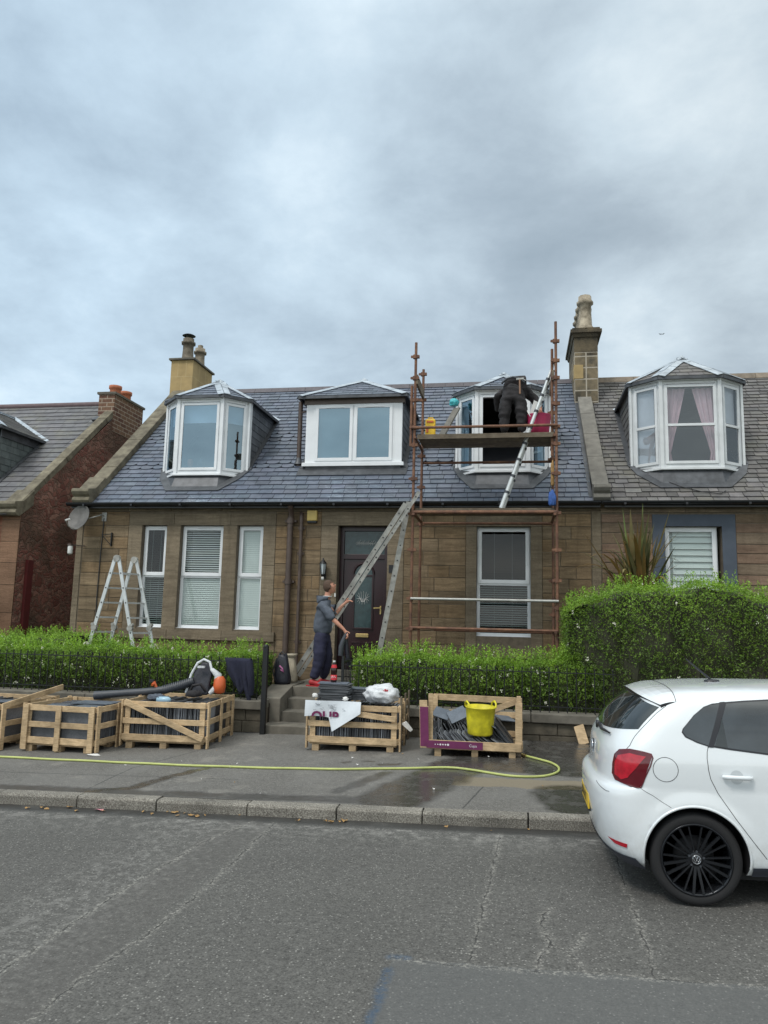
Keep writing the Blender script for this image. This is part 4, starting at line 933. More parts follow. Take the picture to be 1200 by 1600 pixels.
# ---------------------------------------------------------------- right-hand neighbour
H2 = thing('terraced_house', 'neighbouring sandstone house with browner slate roof, right of the stone chimney', 'house', (5.3, 14.3, .2))
mb = MB(); XR = 9.5
hR = [(2.64, 3.62, 1.6, 3.66), (6.2, 7.2, 1.6, 3.66)]; sR = [(2.43, 3.85, 1.38, 3.875), (6.0, 7.4, 1.38, 3.875)]
wall_with_holes(mb, 1.52, XR, 0, 4.10, YF, .3, hR, 1, .9)
ashlar(mb, 1.53, XR, .2, 3.90, YF, sR, [.185, .175, .19], [.7, .9, 1.2, .5], 0, joint=.012, cv=.055, pinkish=.45)
x = 1.52
while x < XR: e_ = min(x+rnd.uniform(1, 1.6), XR); dress(x, e_, 3.91, 4.09, .025, 0); x = e_
for (a, b, c_, d_), (p, q, r_, s_) in zip(hR, sR):
    slab(mb, p, a, r_, s_, YF, .012, 2); slab(mb, b, q, r_, s_, YF, .012, 2); slab(mb, a, b, d_, s_, YF, .012, 2); slab(mb, a-.1, b+.1, c_-.2, c_, YF, .06, 2)
mb.poly([(XR, 14.3, 0), (XR, 22.3, 0), (XR, 22.3, 4.1), (XR, RY, RZ), (XR, 14.3, 4.1)], 0, .8); mb.poly([(1.52, 22.3, 0), (1.52, 22.3, 4.1), (XR, 22.3, 4.1), (XR, 22.3, 0)], 0, .8)
mb.build('wall', ['stone_right', 'mortar', 'surround'], H2)
ground_window(H2, 2.64, 3.56, 1.60, 3.66, wy, 2.52, 'roman'); ground_window(H2, 6.2, 7.2, 1.60, 3.66, wy, 2.52, 'closed')
mb = MB()
def old_tint(g): t = rnd.random(); return (g*(1.0+.05*t), g, g*(.96+.07*rnd.random()))
slates(mb, (1.68, YE-.05, ZE-.04), (1, 0, 0), SV, [(0, 0), (XR-1.68, 0), (XR-1.68, SL+.03), (0, SL+.03)], rowh=.165, wid=.24, th=.013, jit=.32, cv=.26, tintf=old_tint, rough=.016, gap=.01, skip=[(2.3, 4.15, 15.0, 16.7)])
mb.poly([(1.5, YE, ZE-.03), (XR, YE, ZE-.03), (XR, RY, RZ-.03), (1.5, RY, RZ-.03)], 1, .4); mb.poly([(1.5, RY, RZ-.02), (XR, RY, RZ-.02), (XR, 22.4, ZE-.1), (1.5, 22.4, ZE-.1)], 0, .9)
R2 = mb.build('roof', ['slate_old', 'underlay'], H2)
mb = MB(); x = 1.84
while x < XR:
    e_ = min(x+.9, XR); mb.prism([(x+.004, RY-.16, RZ-.1), (x+.004, RY-.10, RZ+.04), (x+.004, RY, RZ+.07), (x+.004, RY+.1, RZ+.04), (x+.004, RY+.16, RZ-.1)], (e_-x-.008, 0, 0), 0, rnd.uniform(.8, 1.1)); x = e_
mb.build('ridge', simple('tan_stone_ridge', (.22, .18, .14), .85, .25, 8, attr=True), R2)
gutter(H2, 1.52, XR, 14.02, 4.085)
D4 = bay_dormer(H2, 3.22, 1.0, .53, 4.80, 6.50, (3.22, 15.25, 7.14), 'weathered bay dormer with lilac curtains', 'slate_old', transom=5.62, white='upvc_old', dtint=old_tint, glass='glass_mid')
mb = MB()
def drape(mb, x0, x1, y, z0, z1, tie=None, side=1):
    n = 12; rows = 7
    for r in range(rows):
        za, zb = z0+(z1-z0)*r/rows, z0+(z1-z0)*(r+1)/rows
        for k in range(n):
            def P_(k_, z): 
                f = 1.0 if tie is None else (.30+.70*max(0, (z-tie)/(z1-tie))**.9 if z > tie else .30+.08*(tie-z)/(tie-z0))
                xx = x0+(x1-x0)*k_/n*f if side > 0 else x1-(x1-x0)*(1-k_/n)*f
                return (xx, y+.025*math.sin(k_*1.9), z)
            mb.poly([P_(k, za), P_(k+1, za), P_(k+1, zb), P_(k, zb)], 0, 1, True)
drape(mb, 2.74, 3.16, 14.72, 4.9, 6.36, 5.15, 1); drape(mb, 3.28, 3.72, 14.72, 4.9, 6.36, 5.15, -1); mb.build('curtain', 'curtain', D4)
mb = MB(); mb.poly([(2.3, 15.0, 4.9), (2.6, 14.78, 4.9), (2.6, 14.78, 6.4), (2.3, 15.0, 6.4)]); mb.poly([(3.84, 14.78, 5.7), (4.1, 15.0, 5.7), (4.1, 15.0, 6.4), (3.84, 14.78, 6.4)]); mb.build('net', 'net', D4)
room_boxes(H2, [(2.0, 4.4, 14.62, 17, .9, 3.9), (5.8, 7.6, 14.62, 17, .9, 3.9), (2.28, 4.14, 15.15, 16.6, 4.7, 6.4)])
mb = MB(); mb.path([Vector((x, y, rz_(y)))+SN*.04 for x, y in ((2.35, 14.85), (2.6, 14.65), (2.95, 14.4), (3.3, 14.25), (3.6, 14.2), (3.7, 14.28))], .008, 5); mb.build('cable', 'black_plastic', H2)

# ---------------------------------------------------------------- left red sandstone house
H3 = thing('red_stone_house', 'red sandstone house with rubble gable and brick chimney, at the left edge', 'house', (-13.5, 14.5, 0))
GX, GY, EZ = -10.5, 14.5, 3.92; RY3 = 18.45; RZ3 = EZ+MS*(RY3-14.35)
mb = MB(); wall_with_holes(mb, -17.5, GX, 0, EZ, GY, .3, [(-15.2, -14.2, 1.4, 3.4)], 1)
ashlar(mb, -17.5, GX-.42, .2, EZ-.02, GY, [(-15.2, -14.2, 1.4, 3.4)], [.3, .28], [.5, .7, .9], 0)
z = .2
while z < EZ-.1:
    e_ = min(z+rnd.uniform(.45, .6), EZ-.02); g = rnd.uniform(.9, 1.1); slab(mb, GX-.42, GX, z+.005, e_-.005, GY, .02, 3, g); z = e_
gp = [(GY, 0), (22.5, 0), (22.5, EZ), (RY3, RZ3-.05), (GY, EZ+.15)]
mb.poly([(GX, a, b) for a, b in gp], 2); mb.poly([(-17.5, a, b) for a, b in gp][::-1], 2); mb.poly([(-17.5, 22.5, 0), (-17.5, 22.5, EZ), (GX, 22.5, EZ), (GX, 22.5, 0)], 2)
mb.build('wall', ['redstone', 'mortar', 'rubble', 'redquoin'], H3)
mb = MB(); w_ = 6.8; SL3 = (RY3-14.35)/math.cos(R(41))
def pur(g): t = rnd.random(); return (g*(1+.04*t), g*.99, g*(1+.04*rnd.random()))
slates(mb, (-17.5, 14.30, EZ-.04), (1, 0, 0), SV, [(0, 0), (w_, 0), (w_, SL3+.03), (0, SL3+.03)], rowh=.23, wid=.36, th=.012, jit=.1, cv=.18, tintf=pur, rough=.006)
mb.poly([(-17.5, 14.35, EZ-.03), (GX-.05, 14.35, EZ-.03), (GX-.05, RY3, RZ3-.03), (-17.5, RY3, RZ3-.03)], 1, .4); mb.poly([(-17.5, RY3, RZ3-.02), (GX, RY3, RZ3-.02), (GX, 22.6, EZ-.1), (-17.5, 22.6, EZ-.1)], 0, .9)
R3 = mb.build('roof', ['slate_purple', 'underlay'], H3)
mb = MB(); mb.tube((-17.5, RY3, RZ3+.01), (-10.9, RY3, RZ3+.01), .09, 10); mb.build('ridge', simple('purple_ridge', (.11, .075, .08), .7, .2, 8), R3)
mb = MB(); t = .2
while t < SL3-.6:
    e_ = min(t+rnd.uniform(.9, 1.2), SL3-.5); a = Vector((GX-.13, 14.35, EZ))+SV*t+SN*.06; b = Vector((GX-.13, 14.35, EZ))+SV*(e_-.01)+SN*.06
    mb.beam(a, b, .26, .14, SN, 0, rnd.uniform(.7, 1.0)); t = e_
skewput(mb, GX-.42, GX+.02, 14.42, 3.86, 0)
mb.build('skew', 'skew', H3, bevel=.012)
mb = MB(); mb.box(-10.94, GX+.01, 17.85, 19.4, 6.6, 7.60); mb.box(-10.98, GX+.05, 17.81, 19.44, 7.60, 7.66, 1)
C3 = mb.build('chimney', ['brick', 'concrete'], H3)
mb = MB(); mb.prism([(-10.96, 17.82, 7.0), (-10.96, 17.6, 6.85), (-10.96, 17.82, 6.7)], (.45, 0, 0)); mb.build('lead_flashing', 'lead', C3)
for yy in (18.25, 18.8):
    mb = MB(); mb.lathe((-10.72, yy, 7.64), [(.135, 0), (.145, .1), (.14, .20), (.17, .22), (.17, .30), (.12, .3)], 14); mb.build('chimney_pot', 'pot_red', C3)
mb = MB(); mb.box(-11.8, -11.75, 0, 0, 0, 0) if False else None
mb = MB(); yb0 = 15.3
mb.box(-15.1, -11.82, yb0, yb0+.12, 4.6, 5.95); D5 = mb.build('dormer', 'lead', H3)
_sv = (YE, ZE); YE, ZE = 14.35, EZ
mb = MB(); cheek_t = [(yb0, rz_(yb0)), (YE+(5.85-ZE)/MS, 5.85), (yb0, 5.85)]
slates(mb, (-11.8, yb0, rz_(yb0)), (0, 1, 0), (0, 0, 1), [(a-yb0, b-rz_(yb0)) for a, b in cheek_t], rowh=.16, wid=.26, th=.007, cv=.25, tintf=lambda g: (g*1.0, g*1.08, g*.95)); mb.poly([(-11.803, a, b) for a, b in cheek_t], 1, .5); mb.build('cheek', ['slate_cheek', 'underlay'], D5)
mb = MB(); mb.beam((-11.78, yb0, 5.95), (-11.78, 16.8, 5.95), .03, .2); mb.beam(Vector((-11.72, yb0, rz_(yb0)))+SN*.03, Vector((-11.72, 16.6, rz_(16.6)))+SN*.03, .09, .015, SN); mb.build('fascia', 'lead', D5)
dorm_roof(D5, [(-15.25, 15.1, 6.07), (-11.65, 15.1, 6.07)], (-13.45, 16.6, 7.0), (-13.45, YE+(7.0-ZE)/MS, 7.0), 'slate_old', rowh=.16, wid=.24)
YE, ZE = _sv
gutter(H3, -17.5, -11.0, 14.27, EZ-.02, .06, 'white_plastic')
mb = MB(); mb.box(GX+.004, GX+.07, 14.78, 14.98, .5, 2.96); tag(mb.build('red_board', 'redpaint', origin=(GX+.03, 14.88, .5), bevel=.004), 'tall dark red board against the rubble gable', 'board')
mb = MB(); mb.box(-14, -10.62, 13.7, 13.95, .3, 1.78); tag(mb.build('boundary_wall', 'concrete', origin=(-12, 13.8, .3), bevel=.01), 'grey roughcast wall below the dark bush at the left edge', 'wall')
# ---------------------------------------------------------------- hedges and plants
def leaf_cloud(name, mat, pts, parent, size=(.022, .045), seed=1, cvar=.2):
    """pts: list of (pos, outward normal, tone)"""
    r = random.Random(seed); V = []; Fs = []; C_ = []; wlx = WL[parent.name]
    for p, nrm, tone in pts:
        d = Vector((r.gauss(0, 1), r.gauss(0, 1), r.gauss(0, 1)))*.9+nrm; d.normalize(); a = d.orthogonal().normalized(); b = d.cross(a); th = r.random()*6.283
        L = a*math.cos(th)+b*math.sin(th)+nrm*.25+Vector((0, 0, .25)); L.normalize(); Wd = L.cross(d).normalized(); l = r.uniform(*size); w = l*.42; p = p-wlx; k = len(V)
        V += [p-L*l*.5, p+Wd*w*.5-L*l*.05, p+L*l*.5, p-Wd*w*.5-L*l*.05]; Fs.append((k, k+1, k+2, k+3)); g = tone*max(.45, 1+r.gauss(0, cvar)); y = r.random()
        C_ += [g*(1+.22*y), g, g*(1-.25*y), 1]*4
    me = bpy.data.meshes.new(name); me.from_pydata([tuple(v) for v in V], [], Fs); me.materials.append(M[mat])
    ca = me.color_attributes.new('Col', 'FLOAT_COLOR', 'CORNER'); ca.data.foreach_set('color', C_); me.update()
    o = bpy.data.objects.new(name, me); COL.objects.link(o); o.parent = parent; WL[o.name] = wlx; return o
def wav(x, y, s): return .5*math.sin(x*2.1+s)+.3*math.sin(x*5.3+s*2+y)+.2*math.sin(x*11.7+y*3+s)
def hedge(label, x0, x1, y0, y1, zb, ztop, n, seed, lump=.06, sprigs=120, roundl=0, mat='leaf', group=None, topn=.45, gaps=.25, blossoms=40, sprig_len=.22, ztop2=None, name='hedge'):
    r = random.Random(seed); t = thing(name, label, 'hedge', ((x0+x1)/2, (y0+y1)/2, zb), group)
    zt = lambda x: (ztop if ztop2 is None else ztop+(ztop2-ztop)*(x-x0)/(x1-x0))+lump*wav(x, 0, seed)-((.22*(ztop-zb)/1.8)*max(0, 1-(x-x0)/roundl)**2 if roundl else 0)
    def frontz(x, z): 
        k = 0 if not roundl else max(0, 1-(x-x0)/roundl); k2 = max(0, (z-(ztop-.25))/.25)
        return y0+lump*1.2*wav(x*1.3, z*4, seed+3)+.10*k2*k2+.35*k*k
    pts = []
    def dens(x, z): return math.sin(x*4.3+seed)*math.cos(z*7.1+x*2)+.6*math.sin(x*13+z*11+seed)
    H = ztop-zb
    while len(pts) < n:
        u = r.random(); dpt = abs(r.gauss(0, .045))
        if u < 1-topn:
            x = r.uniform(x0, x1); z = zb+(zt(x)-zb)*r.random()**.8
            if dens(x, z) > .9 and r.random() < gaps*2: continue
            if z < zb+.25 and r.random() < .45: continue
            hz_ = (z-zb)/H; pts.append((Vector((x, frontz(x, z)+dpt*1.6-.02, z)), Vector((0, -1, .35)), .50+1.0*hz_**2.4))  # shade put into leaf colour: darker low on the face, lighter towards the top
        elif u < .93:
            x = r.uniform(x0, x1); y = r.uniform(y0, y1); yy = (y-y0)/(y1-y0)
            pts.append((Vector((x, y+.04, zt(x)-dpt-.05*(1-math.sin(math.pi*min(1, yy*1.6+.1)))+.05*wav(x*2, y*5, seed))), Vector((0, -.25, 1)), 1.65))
        else:
            xe = x0 if r.random() < .6 else x1; s = -1 if xe == x0 else 1; y = r.uniform(y0, y1); z = r.uniform(zb+.1, zt(xe))
            if roundl and s < 0: xe += .12*((z-zb)/H-.6)**2
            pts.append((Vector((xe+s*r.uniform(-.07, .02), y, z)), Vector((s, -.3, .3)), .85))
    for k in range(sprigs):
        x = r.uniform(x0+.02, x1-.02); y = r.uniform(y0, y1-.1); L_ = r.uniform(.05, sprig_len); b = Vector((x, y, zt(x)-.04)); d = Vector((r.gauss(0, .22), r.gauss(0, .15)-.1, 1)).normalized(); m = int(L_/.016)
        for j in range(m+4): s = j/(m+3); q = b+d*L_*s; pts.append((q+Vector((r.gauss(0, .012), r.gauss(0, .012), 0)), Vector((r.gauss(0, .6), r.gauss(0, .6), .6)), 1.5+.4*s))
    for k in range(sprigs):
        x = r.uniform(x0, x1); z = r.uniform(zb+.3*H, ztop-.05); b = Vector((x, frontz(x, z), z)); d = Vector((r.gauss(0, .35), -.8, .7)).normalized(); L_ = r.uniform(.04, .12)
        for j in range(7): pts.append((b+d*L_*j/6+Vector((r.gauss(0, .01), 0, r.gauss(0, .01))), Vector((0, -1, .5)), 1.05))
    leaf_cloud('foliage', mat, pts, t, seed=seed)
    co = MB(); nx = max(6, int((x1-x0)/.12)); rows = 5; V = []
    for i in range(nx+1):
        x = x0+.06+(x1-x0-.12)*i/nx; a = zt(x)-.10
        for (yy, z) in ((frontz(x, zb)+.16, zb-.05), (frontz(x, (zb+a)/2)+.07, (zb+a)/2), (frontz(x, a)+.09, a-.06), (y0+.3, a), (y1, a), (y1, zb-.05)): V.append((x, yy+.02*wav(x*3, z*7, 1), z))
    m = 6; co.mesh(V, [(i*m+j, i*m+j+1, (i+1)*m+j+1, (i+1)*m+j) for i in range(nx) for j in range(m-1)]+[tuple(range(m))[::-1], tuple(range(nx*m, nx*m+m))])
    co.build('branches', 'twig', t)
    if blossoms:
        bl = MB()
        for k in range(blossoms):
            x = r.uniform(x0, x1); z = r.uniform(zb+.15, zt(x)); b = Vector((x, frontz(x, z)-.01, z)) if r.random() < .7 else Vector((x, r.uniform(y0, y1), zt(x)+.03))
            for j in range(r.randint(3, 9)):
                q = b+Vector((r.gauss(0, .011), r.gauss(0, .008), r.gauss(0, .016))); s = r.uniform(.006, .011)
                bl.poly([q+Vector((s, 0, 0)), q+Vector((0, -s*.5, s)), q+Vector((-s, 0, 0)), q+Vector((0, -s*.3, -s))])
        bl.build('blossom', 'blossom', t)
    return t
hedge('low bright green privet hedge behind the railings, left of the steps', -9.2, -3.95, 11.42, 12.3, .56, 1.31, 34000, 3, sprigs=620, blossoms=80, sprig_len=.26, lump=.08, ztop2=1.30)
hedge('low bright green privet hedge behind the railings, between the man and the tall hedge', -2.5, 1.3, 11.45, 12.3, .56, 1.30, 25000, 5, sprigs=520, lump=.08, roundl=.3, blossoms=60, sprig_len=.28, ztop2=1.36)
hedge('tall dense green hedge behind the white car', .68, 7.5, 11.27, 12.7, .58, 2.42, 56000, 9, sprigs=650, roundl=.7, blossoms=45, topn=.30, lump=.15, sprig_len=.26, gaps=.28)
hedge('rough green bush growing in the gap between the two houses', -9.9, -7.9, 12.4, 13.9, .5, 1.44, 9000, 12, sprigs=200, blossoms=10, lump=.12)
hedge('small dark evergreen bush above the grey wall at the left edge', -12.2, -10.75, 13.5, 13.9, 1.7, 2.13, 6000, 14, sprigs=40, blossoms=0, mat='leaf_dark', name='bush')
def blade(mb, b, az, el, L, w, droop, c, fold=None):
    d = Vector((math.cos(az)*math.cos(el), math.sin(az)*math.cos(el), math.sin(el))); p = Vector(b); n = 9; sd = Vector((-math.sin(az), math.cos(az), 0)); pl = None
    for i in range(n+1):
        s = i/n; ww = w*(.75+.5*s)*(1-s**3) if s > .3 else w*(.75+.5*s); a, m_, b_ = p-sd*ww/2, p+d.cross(sd)*ww*.18, p+sd*ww/2
        if pl: mb.mesh([*pl, a, m_, b_], [(0, 1, 4, 3), (1, 2, 5, 4)], 0, c, True)
        pl = (a, m_, b_); k = droop*(3.0 if fold and s > fold else 1)
        d = (d+Vector((0, 0, -k/n))).normalized(); p = p+d*L/n
pt = thing('flax_plant', 'spiky flax plant with bronze and green blades rising above the hedge', 'plant', (2.0, 13.3, .6))
mb = MB(); r_ = random.Random(4)
for k in range(120):
    az = r_.random()*6.283; el = R(r_.choice([87, 84, 80, 78, 74, 66, 50, 30])+r_.uniform(-6, 6)); L_ = r_.uniform(1.0, 1.75) if el > R(60) else r_.uniform(.7, 1.2)
    z0 = 1.95+r_.uniform(0, .25); t = r_.random(); g = r_.uniform(.6, 1.2)
    c = (g, g, g) if t < .5 else ((g*1.5, g*.95, g*.7) if t < .8 else (g*2.0, g*1.6, g*1.5))
    blade(mb, (2.0+r_.uniform(-.12, .12), 13.3+r_.uniform(-.12, .12), z0), az, el, L_, r_.uniform(.05, .10), r_.choice([.1, .3, .7, 1.2]), (c[0]*.95, c[1]*.72, c[2]*.65), fold=r_.choice([None, None, .5, .65]))
blade(mb, (1.95, 13.2, 1.9), R(200), R(84), 1.95, .10, .02, (1.5, 1.5, 1.2)); blade(mb, (2.03, 13.2, 1.9), R(-60), R(87), 2.02, .10, .02, (1.4, 1.2, .8)); blade(mb, (1.9, 13.1, 2.2), R(178), R(30), .95, .05, .55, (1.5, 1.6, 1.3)); blade(mb, (2.0, 13.1, 2.1), R(0), R(50), .8, .03, .6, (2.2, 1.6, 1.4))
mb.build('blades', 'flax', pt)
mb = MB(); mb.tube((2.0, 13.3, .5), (2.0, 13.3, 2.0), .09, 10, .14); mb.build('stem', 'twig', pt)

# ---------------------------------------------------------------- railings
def railing(label, x0, x1, dx=.125, y=11.17):
    t = thing('iron_railing', label, 'railing', ((x0+x1)/2, y, .62))
    mb = MB(); mb.box(x0, x1, y-.012, y+.012, 1.175, 1.187); mb.build('top_rail', 'iron', t)
    mb = MB(); mb.box(x0, x1, y-.012, y+.012, .70, .712); mb.build('bottom_rail', 'iron', t)
    n = int((x1-x0)/dx); proto = None
    for k in range(n+1):
        x = x0+.03+k*dx
        if proto is None:
            mb = MB(); mb.tube((x, y, .62), (x, y, 1.22), .0075, 6); mb.lathe((x, y, 1.215), [(.008, 0), (.013, .012), (.002, .04)], 6)
            proto = mb.build('bar', 'iron', t); px0 = x
        else:
            c = proto.copy(); COL.objects.link(c); c.parent = t; c.location = (x-px0, 0, 0)
    return t
railing('low black iron railing on the wall left of the steps', -8.9, -3.86); railing('low black iron railing on the wall right of the steps', -2.46, 1.35)
mb = MB(); mb.box(-3.71, -3.64, 10.90, 10.97, .13, 1.42); mb.lathe((-3.675, 10.935, 1.41), [(.035, 0), (.045, .02), (.02, .05)], 8)
tag(mb.build('gate_post', 'iron', origin=(-3.675, 10.935, .13)), 'black iron gate post standing at the left of the steps', 'post')
t = thing('garden_gate', 'open black iron garden gate beside the man', 'gate', (-2.62, 11.9, .6))
mb = MB(); mb.box(-2.64, -2.60, 11.45, 11.49, .5, 1.3); mb.build('hinge_post', 'iron', t)
mb = MB(); mb.box(-2.635, -2.605, 11.52, 12.2, 1.2, 1.225); mb.box(-2.635, -2.605, 11.52, 12.2, .72, .745)
for k in range(7): mb.tube((-2.62, 11.54+.105*k, .70), (-2.62, 11.54+.105*k, 1.26), .008, 6)
mb.build('gate_leaf', 'iron', t)

# ---------------------------------------------------------------- scaffold
S = thing('scaffold_tower', 'rusty tube scaffold tower in front of the open dormer', 'scaffold', (-.56, 13.4, .56))
XL, XRs, YA, YB = -1.79, .655, 12.9, 13.85; tr_ = .0245
def tb(p, q, name='ledger', mat='rust', r=tr_): mb = MB(); mb.tube(p, q, r, 10); return mb.build(name, mat, S)
def coupler(x, y, z):
    mb = MB(); mb.tube((x, y, z-.035), (x, y, z+.035), .042, 8); mb.obox((x+.05, y, z), (.05, .06, .05)); mb.obox((x-.045, y-.01, z), (.06, .03, .04)); mb.tube((x-.08, y-.01, z), (x-.04, y-.01, z), .012, 6); return mb.build('coupler', 'rust', S)
for x, y, zt_ in ((XL, YA, 6.80), (XRs, YA, 7.08), (XL+.02, YB, 6.62), (XRs-.02, YB, 6.93)): tb((x, y, .5), (x+.012, y, zt_), 'standard')
tb((XL-.055, YA, 4.9), (XL-.05, YA, 6.0), 'standard'); tb((XRs-.06, YA+.06, 4.7), (XRs-.05, YA+.06, 6.6), 'standard')
for (a, b, y, z, mt) in ((XL-.05, XRs+.03, YA-.045, 5.22, 'rust'), (XL, XRs, YB+.045, 4.80, 'rust'), (XL, XRs, YA-.045, 3.72, 'rust'), (XL, XRs, YB, 3.65, 'rust'), (XL, XRs+.02, YA-.045, 2.23, 'galv'), (XL, XRs, YA-.045, 1.74, 'rust'), (XL+.3, XRs-.05, YB, 1.70, 'rust')):
    tb((a, y, z), (b, y, z), 'ledger', mt, tr_*(1.25 if z == 3.72 else 1))
for x in (XL+.03, XRs-.03):
    for z in (5.035, 3.68, 1.72): tb((x, YA-.12, z), (x, YB+.1, z), 'transom')
for x in (XL+.035, XRs-.04):
    mb = MB(); mb.box(x-.02, x+.02, YA-.02, YB+.02, 6.03, 6.20); mb.build('end_board', 'board', S)
for x, y, zs in ((XL, YA, (6.55, 6.15, 5.75, 5.25, 4.9, 4.3, 3.72, 3.1, 2.23, 1.74, 1.3)), (XRs, YA, (6.7, 6.4, 6.05, 5.6, 5.22, 4.9, 4.4, 3.72, 3.1, 2.6, 2.1, 1.74, 1.3)), (XL+.02, YB, (6.5, 6.0, 4.9, 4.3, 3.65)), (XRs-.02, YB, (6.3, 5.7, 4.85, 3.65, 2.6, 2.0))):
    for z in zs: coupler(x, y, z+rnd.uniform(-.03, .03))
for k in range(4):
    mb = MB(); y = YA+.0+k*.235; mb.box(XL+.06, XRs-.02, y, y+.225, 5.065+rnd.uniform(-.002, .003), 5.105, 0, rnd.uniform(.85, 1.2)); mb.build('platform_board', 'board', S, bevel=.003)
    if k < 3: mb = MB(); mb.box(XL+.05, XRs-.03, y, y+.225, 3.755, 3.795, 0, rnd.uniform(.8, 1.2)); mb.build('platform_board', 'board', S, bevel=.003)
mb = MB(); mb.box(XL+.06, XRs-.03, YA-.018, YA-.0, 5.02, 5.105, 0, .9); mb.build('toe_board', 'board', S, bevel=.003)

# ---------------------------------------------------------------- ladders
def ladder(t, P, Q, wv, w=.40, sw=.065, st_=.025, pitch_=.25, rung_r=.015, mat='alu', first=.15, tone=1.0):
    """P,Q: foot and head of the near stile; wv: unit vector to the far stile"""
    P, Q, wv = Vector(P), Vector(Q), Vector(wv).normalized(); d = (Q-P).normalized(); nrm = d.cross(wv).normalized(); L_ = (Q-P).length
    for s in (0, 1):
        mb = MB(); a, b = P+wv*w*s, Q+wv*w*s; mb.obox((a+b)/2, (L_, st_, sw), d, wv, nrm, 0, tone*rnd.uniform(.93, 1.07))
        for e_ in (-1, 1): mb.obox((a+b)/2+nrm*e_*(sw/2-.006)-wv*(st_*.5 if s == 0 else -st_*.5), (L_, .008, .012), d, wv, nrm, 0, tone)
        mb.build('stile', mat, t)
    x = first
    while x < L_-.05:
        a = P+d*x; mb = MB(); mb.tube(a, a+wv*w, rung_r, 8); mb.build('rung', mat, t)
        mb = MB(); c = a-wv*(st_*.5+.001); mb.tube(c-wv*.0045, c+wv*.004, rung_r*.9, 8); mb.build('rung_socket', 'black_plastic', t); x += pitch_
def off(P, v): return tuple(Vector(P)+Vector(v))
EL = thing('extension_ladder', 'long double aluminium extension ladder crossing the front door up to the scaffold', 'ladder', (-3.72, 12.85, .78))
b0, t0 = Vector((-3.80, 12.60, .80)), Vector((-1.90, 12.78, 3.86)); dd = (t0-b0).normalized(); wv = Vector((-.22, 1, 0)).normalized(); nn = dd.cross(wv).normalized()
ladder(EL, b0+nn*.0, t0, wv, .32, sw=.075); 
s_ = 1 if nn.x < 0 else -1
ladder(EL, b0+dd*.15-nn*s_*.088, t0+dd*.30-nn*s_*.088, wv, .29, sw=.06)
mb = MB(); 
for s in (0, .40): mb.obox(b0+wv*s+dd*.0, (.10, .04, .08), dd, wv, nn)
mb.build('rubber_foot', 'black_plastic', EL)
SLd = thing('single_ladder', 'single aluminium ladder leaning steeply beside the door', 'ladder', (-2.42, 12.9, .6))
ladder(SLd, (-2.46, 12.95, .56), (-1.87, 12.98, 3.92), (-.18, 1, 0), w=.32, sw=.09, first=.2, pitch_=.27, tone=.95)
TL = thing('telescopic_ladder', 'grey telescopic ladder standing on the scaffold and leaning right', 'ladder', (-.27, 13.1, 3.8))
P0, P1 = Vector((-.27, 13.02, 3.81)), Vector((.64, 13.1, 6.40)); d = (P1-P0).normalized()
for s in (0, .42):
    mb = MB(); L_ = (P1-P0).length; n = 9
    for k in range(n):
        a = P0+d*L_*k/n+Vector((0, s, 0)); b = P0+d*L_*(k+1)/n+Vector((0, s, 0)); rr = .040-.0016*k; mb.tube(a, b, rr, 12, c=rnd.uniform(.9, 1.1)); mb.tube(b-d*.03, b+d*.012, rr+.008, 12, m=1)
    mb.build('stile', ['alu_bright', 'dgrey_plastic'], TL)
for k in range(1, 9):
    a = P0+d*L_*k/9-d*.05; mb = MB(); mb.tube(a, a+Vector((0, .42, 0)), .016, 8); mb.build('rung', 'alu_bright', TL)
# folding step ladder standing in the garden
FS = thing('folding_ladder', 'silver folding ladder standing open in the hedge left of the windows', 'ladder', (-7.2, 13.1, .56))
def fold_frame(xb, xt, s):
    # near stile at Y 12.95, far stile at Y 13.3, shifted right
    for (ax, ay) in ((0, 12.95), (.22, 13.32)):
        a = Vector((xb+ax, ay, .56)); b = Vector((xt+ax*.7, ay, 2.86)); m_ = a+(b-a)*.45
        mb = MB(); mb.beam(a, m_, .028, .062, (1, 0, .3)); mb.beam(m_, b, .028, .062, (1, 0, .3)); mb.build('stile', 'alu_bright', FS)
        mb = MB(); mb.tube(m_+Vector((0, -.03, 0)), m_+Vector((0, .03, 0)), .055, 10); mb.tube(m_+Vector((.03*s, -.035, .06)), m_+Vector((.03*s, .035, .06)), .03, 8); mb.build('hinge', 'alu', FS)
    for k in range(8):
        f = .06+k*.118; a = Vector((xb, 12.95, .56)); b = Vector((xt, 12.95, 2.86)); p = a+(b-a)*f; a2 = Vector((xb+.22, 13.32, .56)); b2 = Vector((xt+.154, 13.32, 2.86)); q = a2+(b2-a2)*f
        mb = MB(); mb.beam(p, q, .03, .03); mb.build('rung', 'alu_bright', FS)
        mb = MB(); mb.tube(p+Vector((0, -.022, 0)), p+Vector((0, -.010, 0)), .013, 8); mb.build('rung_cap', 'black_plastic', FS)
fold_frame(-7.93, -7.36, -1); fold_frame(-6.70, -7.28, 1)
mb = MB()
for ax, ay in ((0, 12.95), (.154, 13.32)): mb.tube((-7.32+ax, ay-.03, 2.87), (-7.32+ax, ay+.03, 2.87), .065, 12)
mb.build('top_hinge', 'alu', FS)

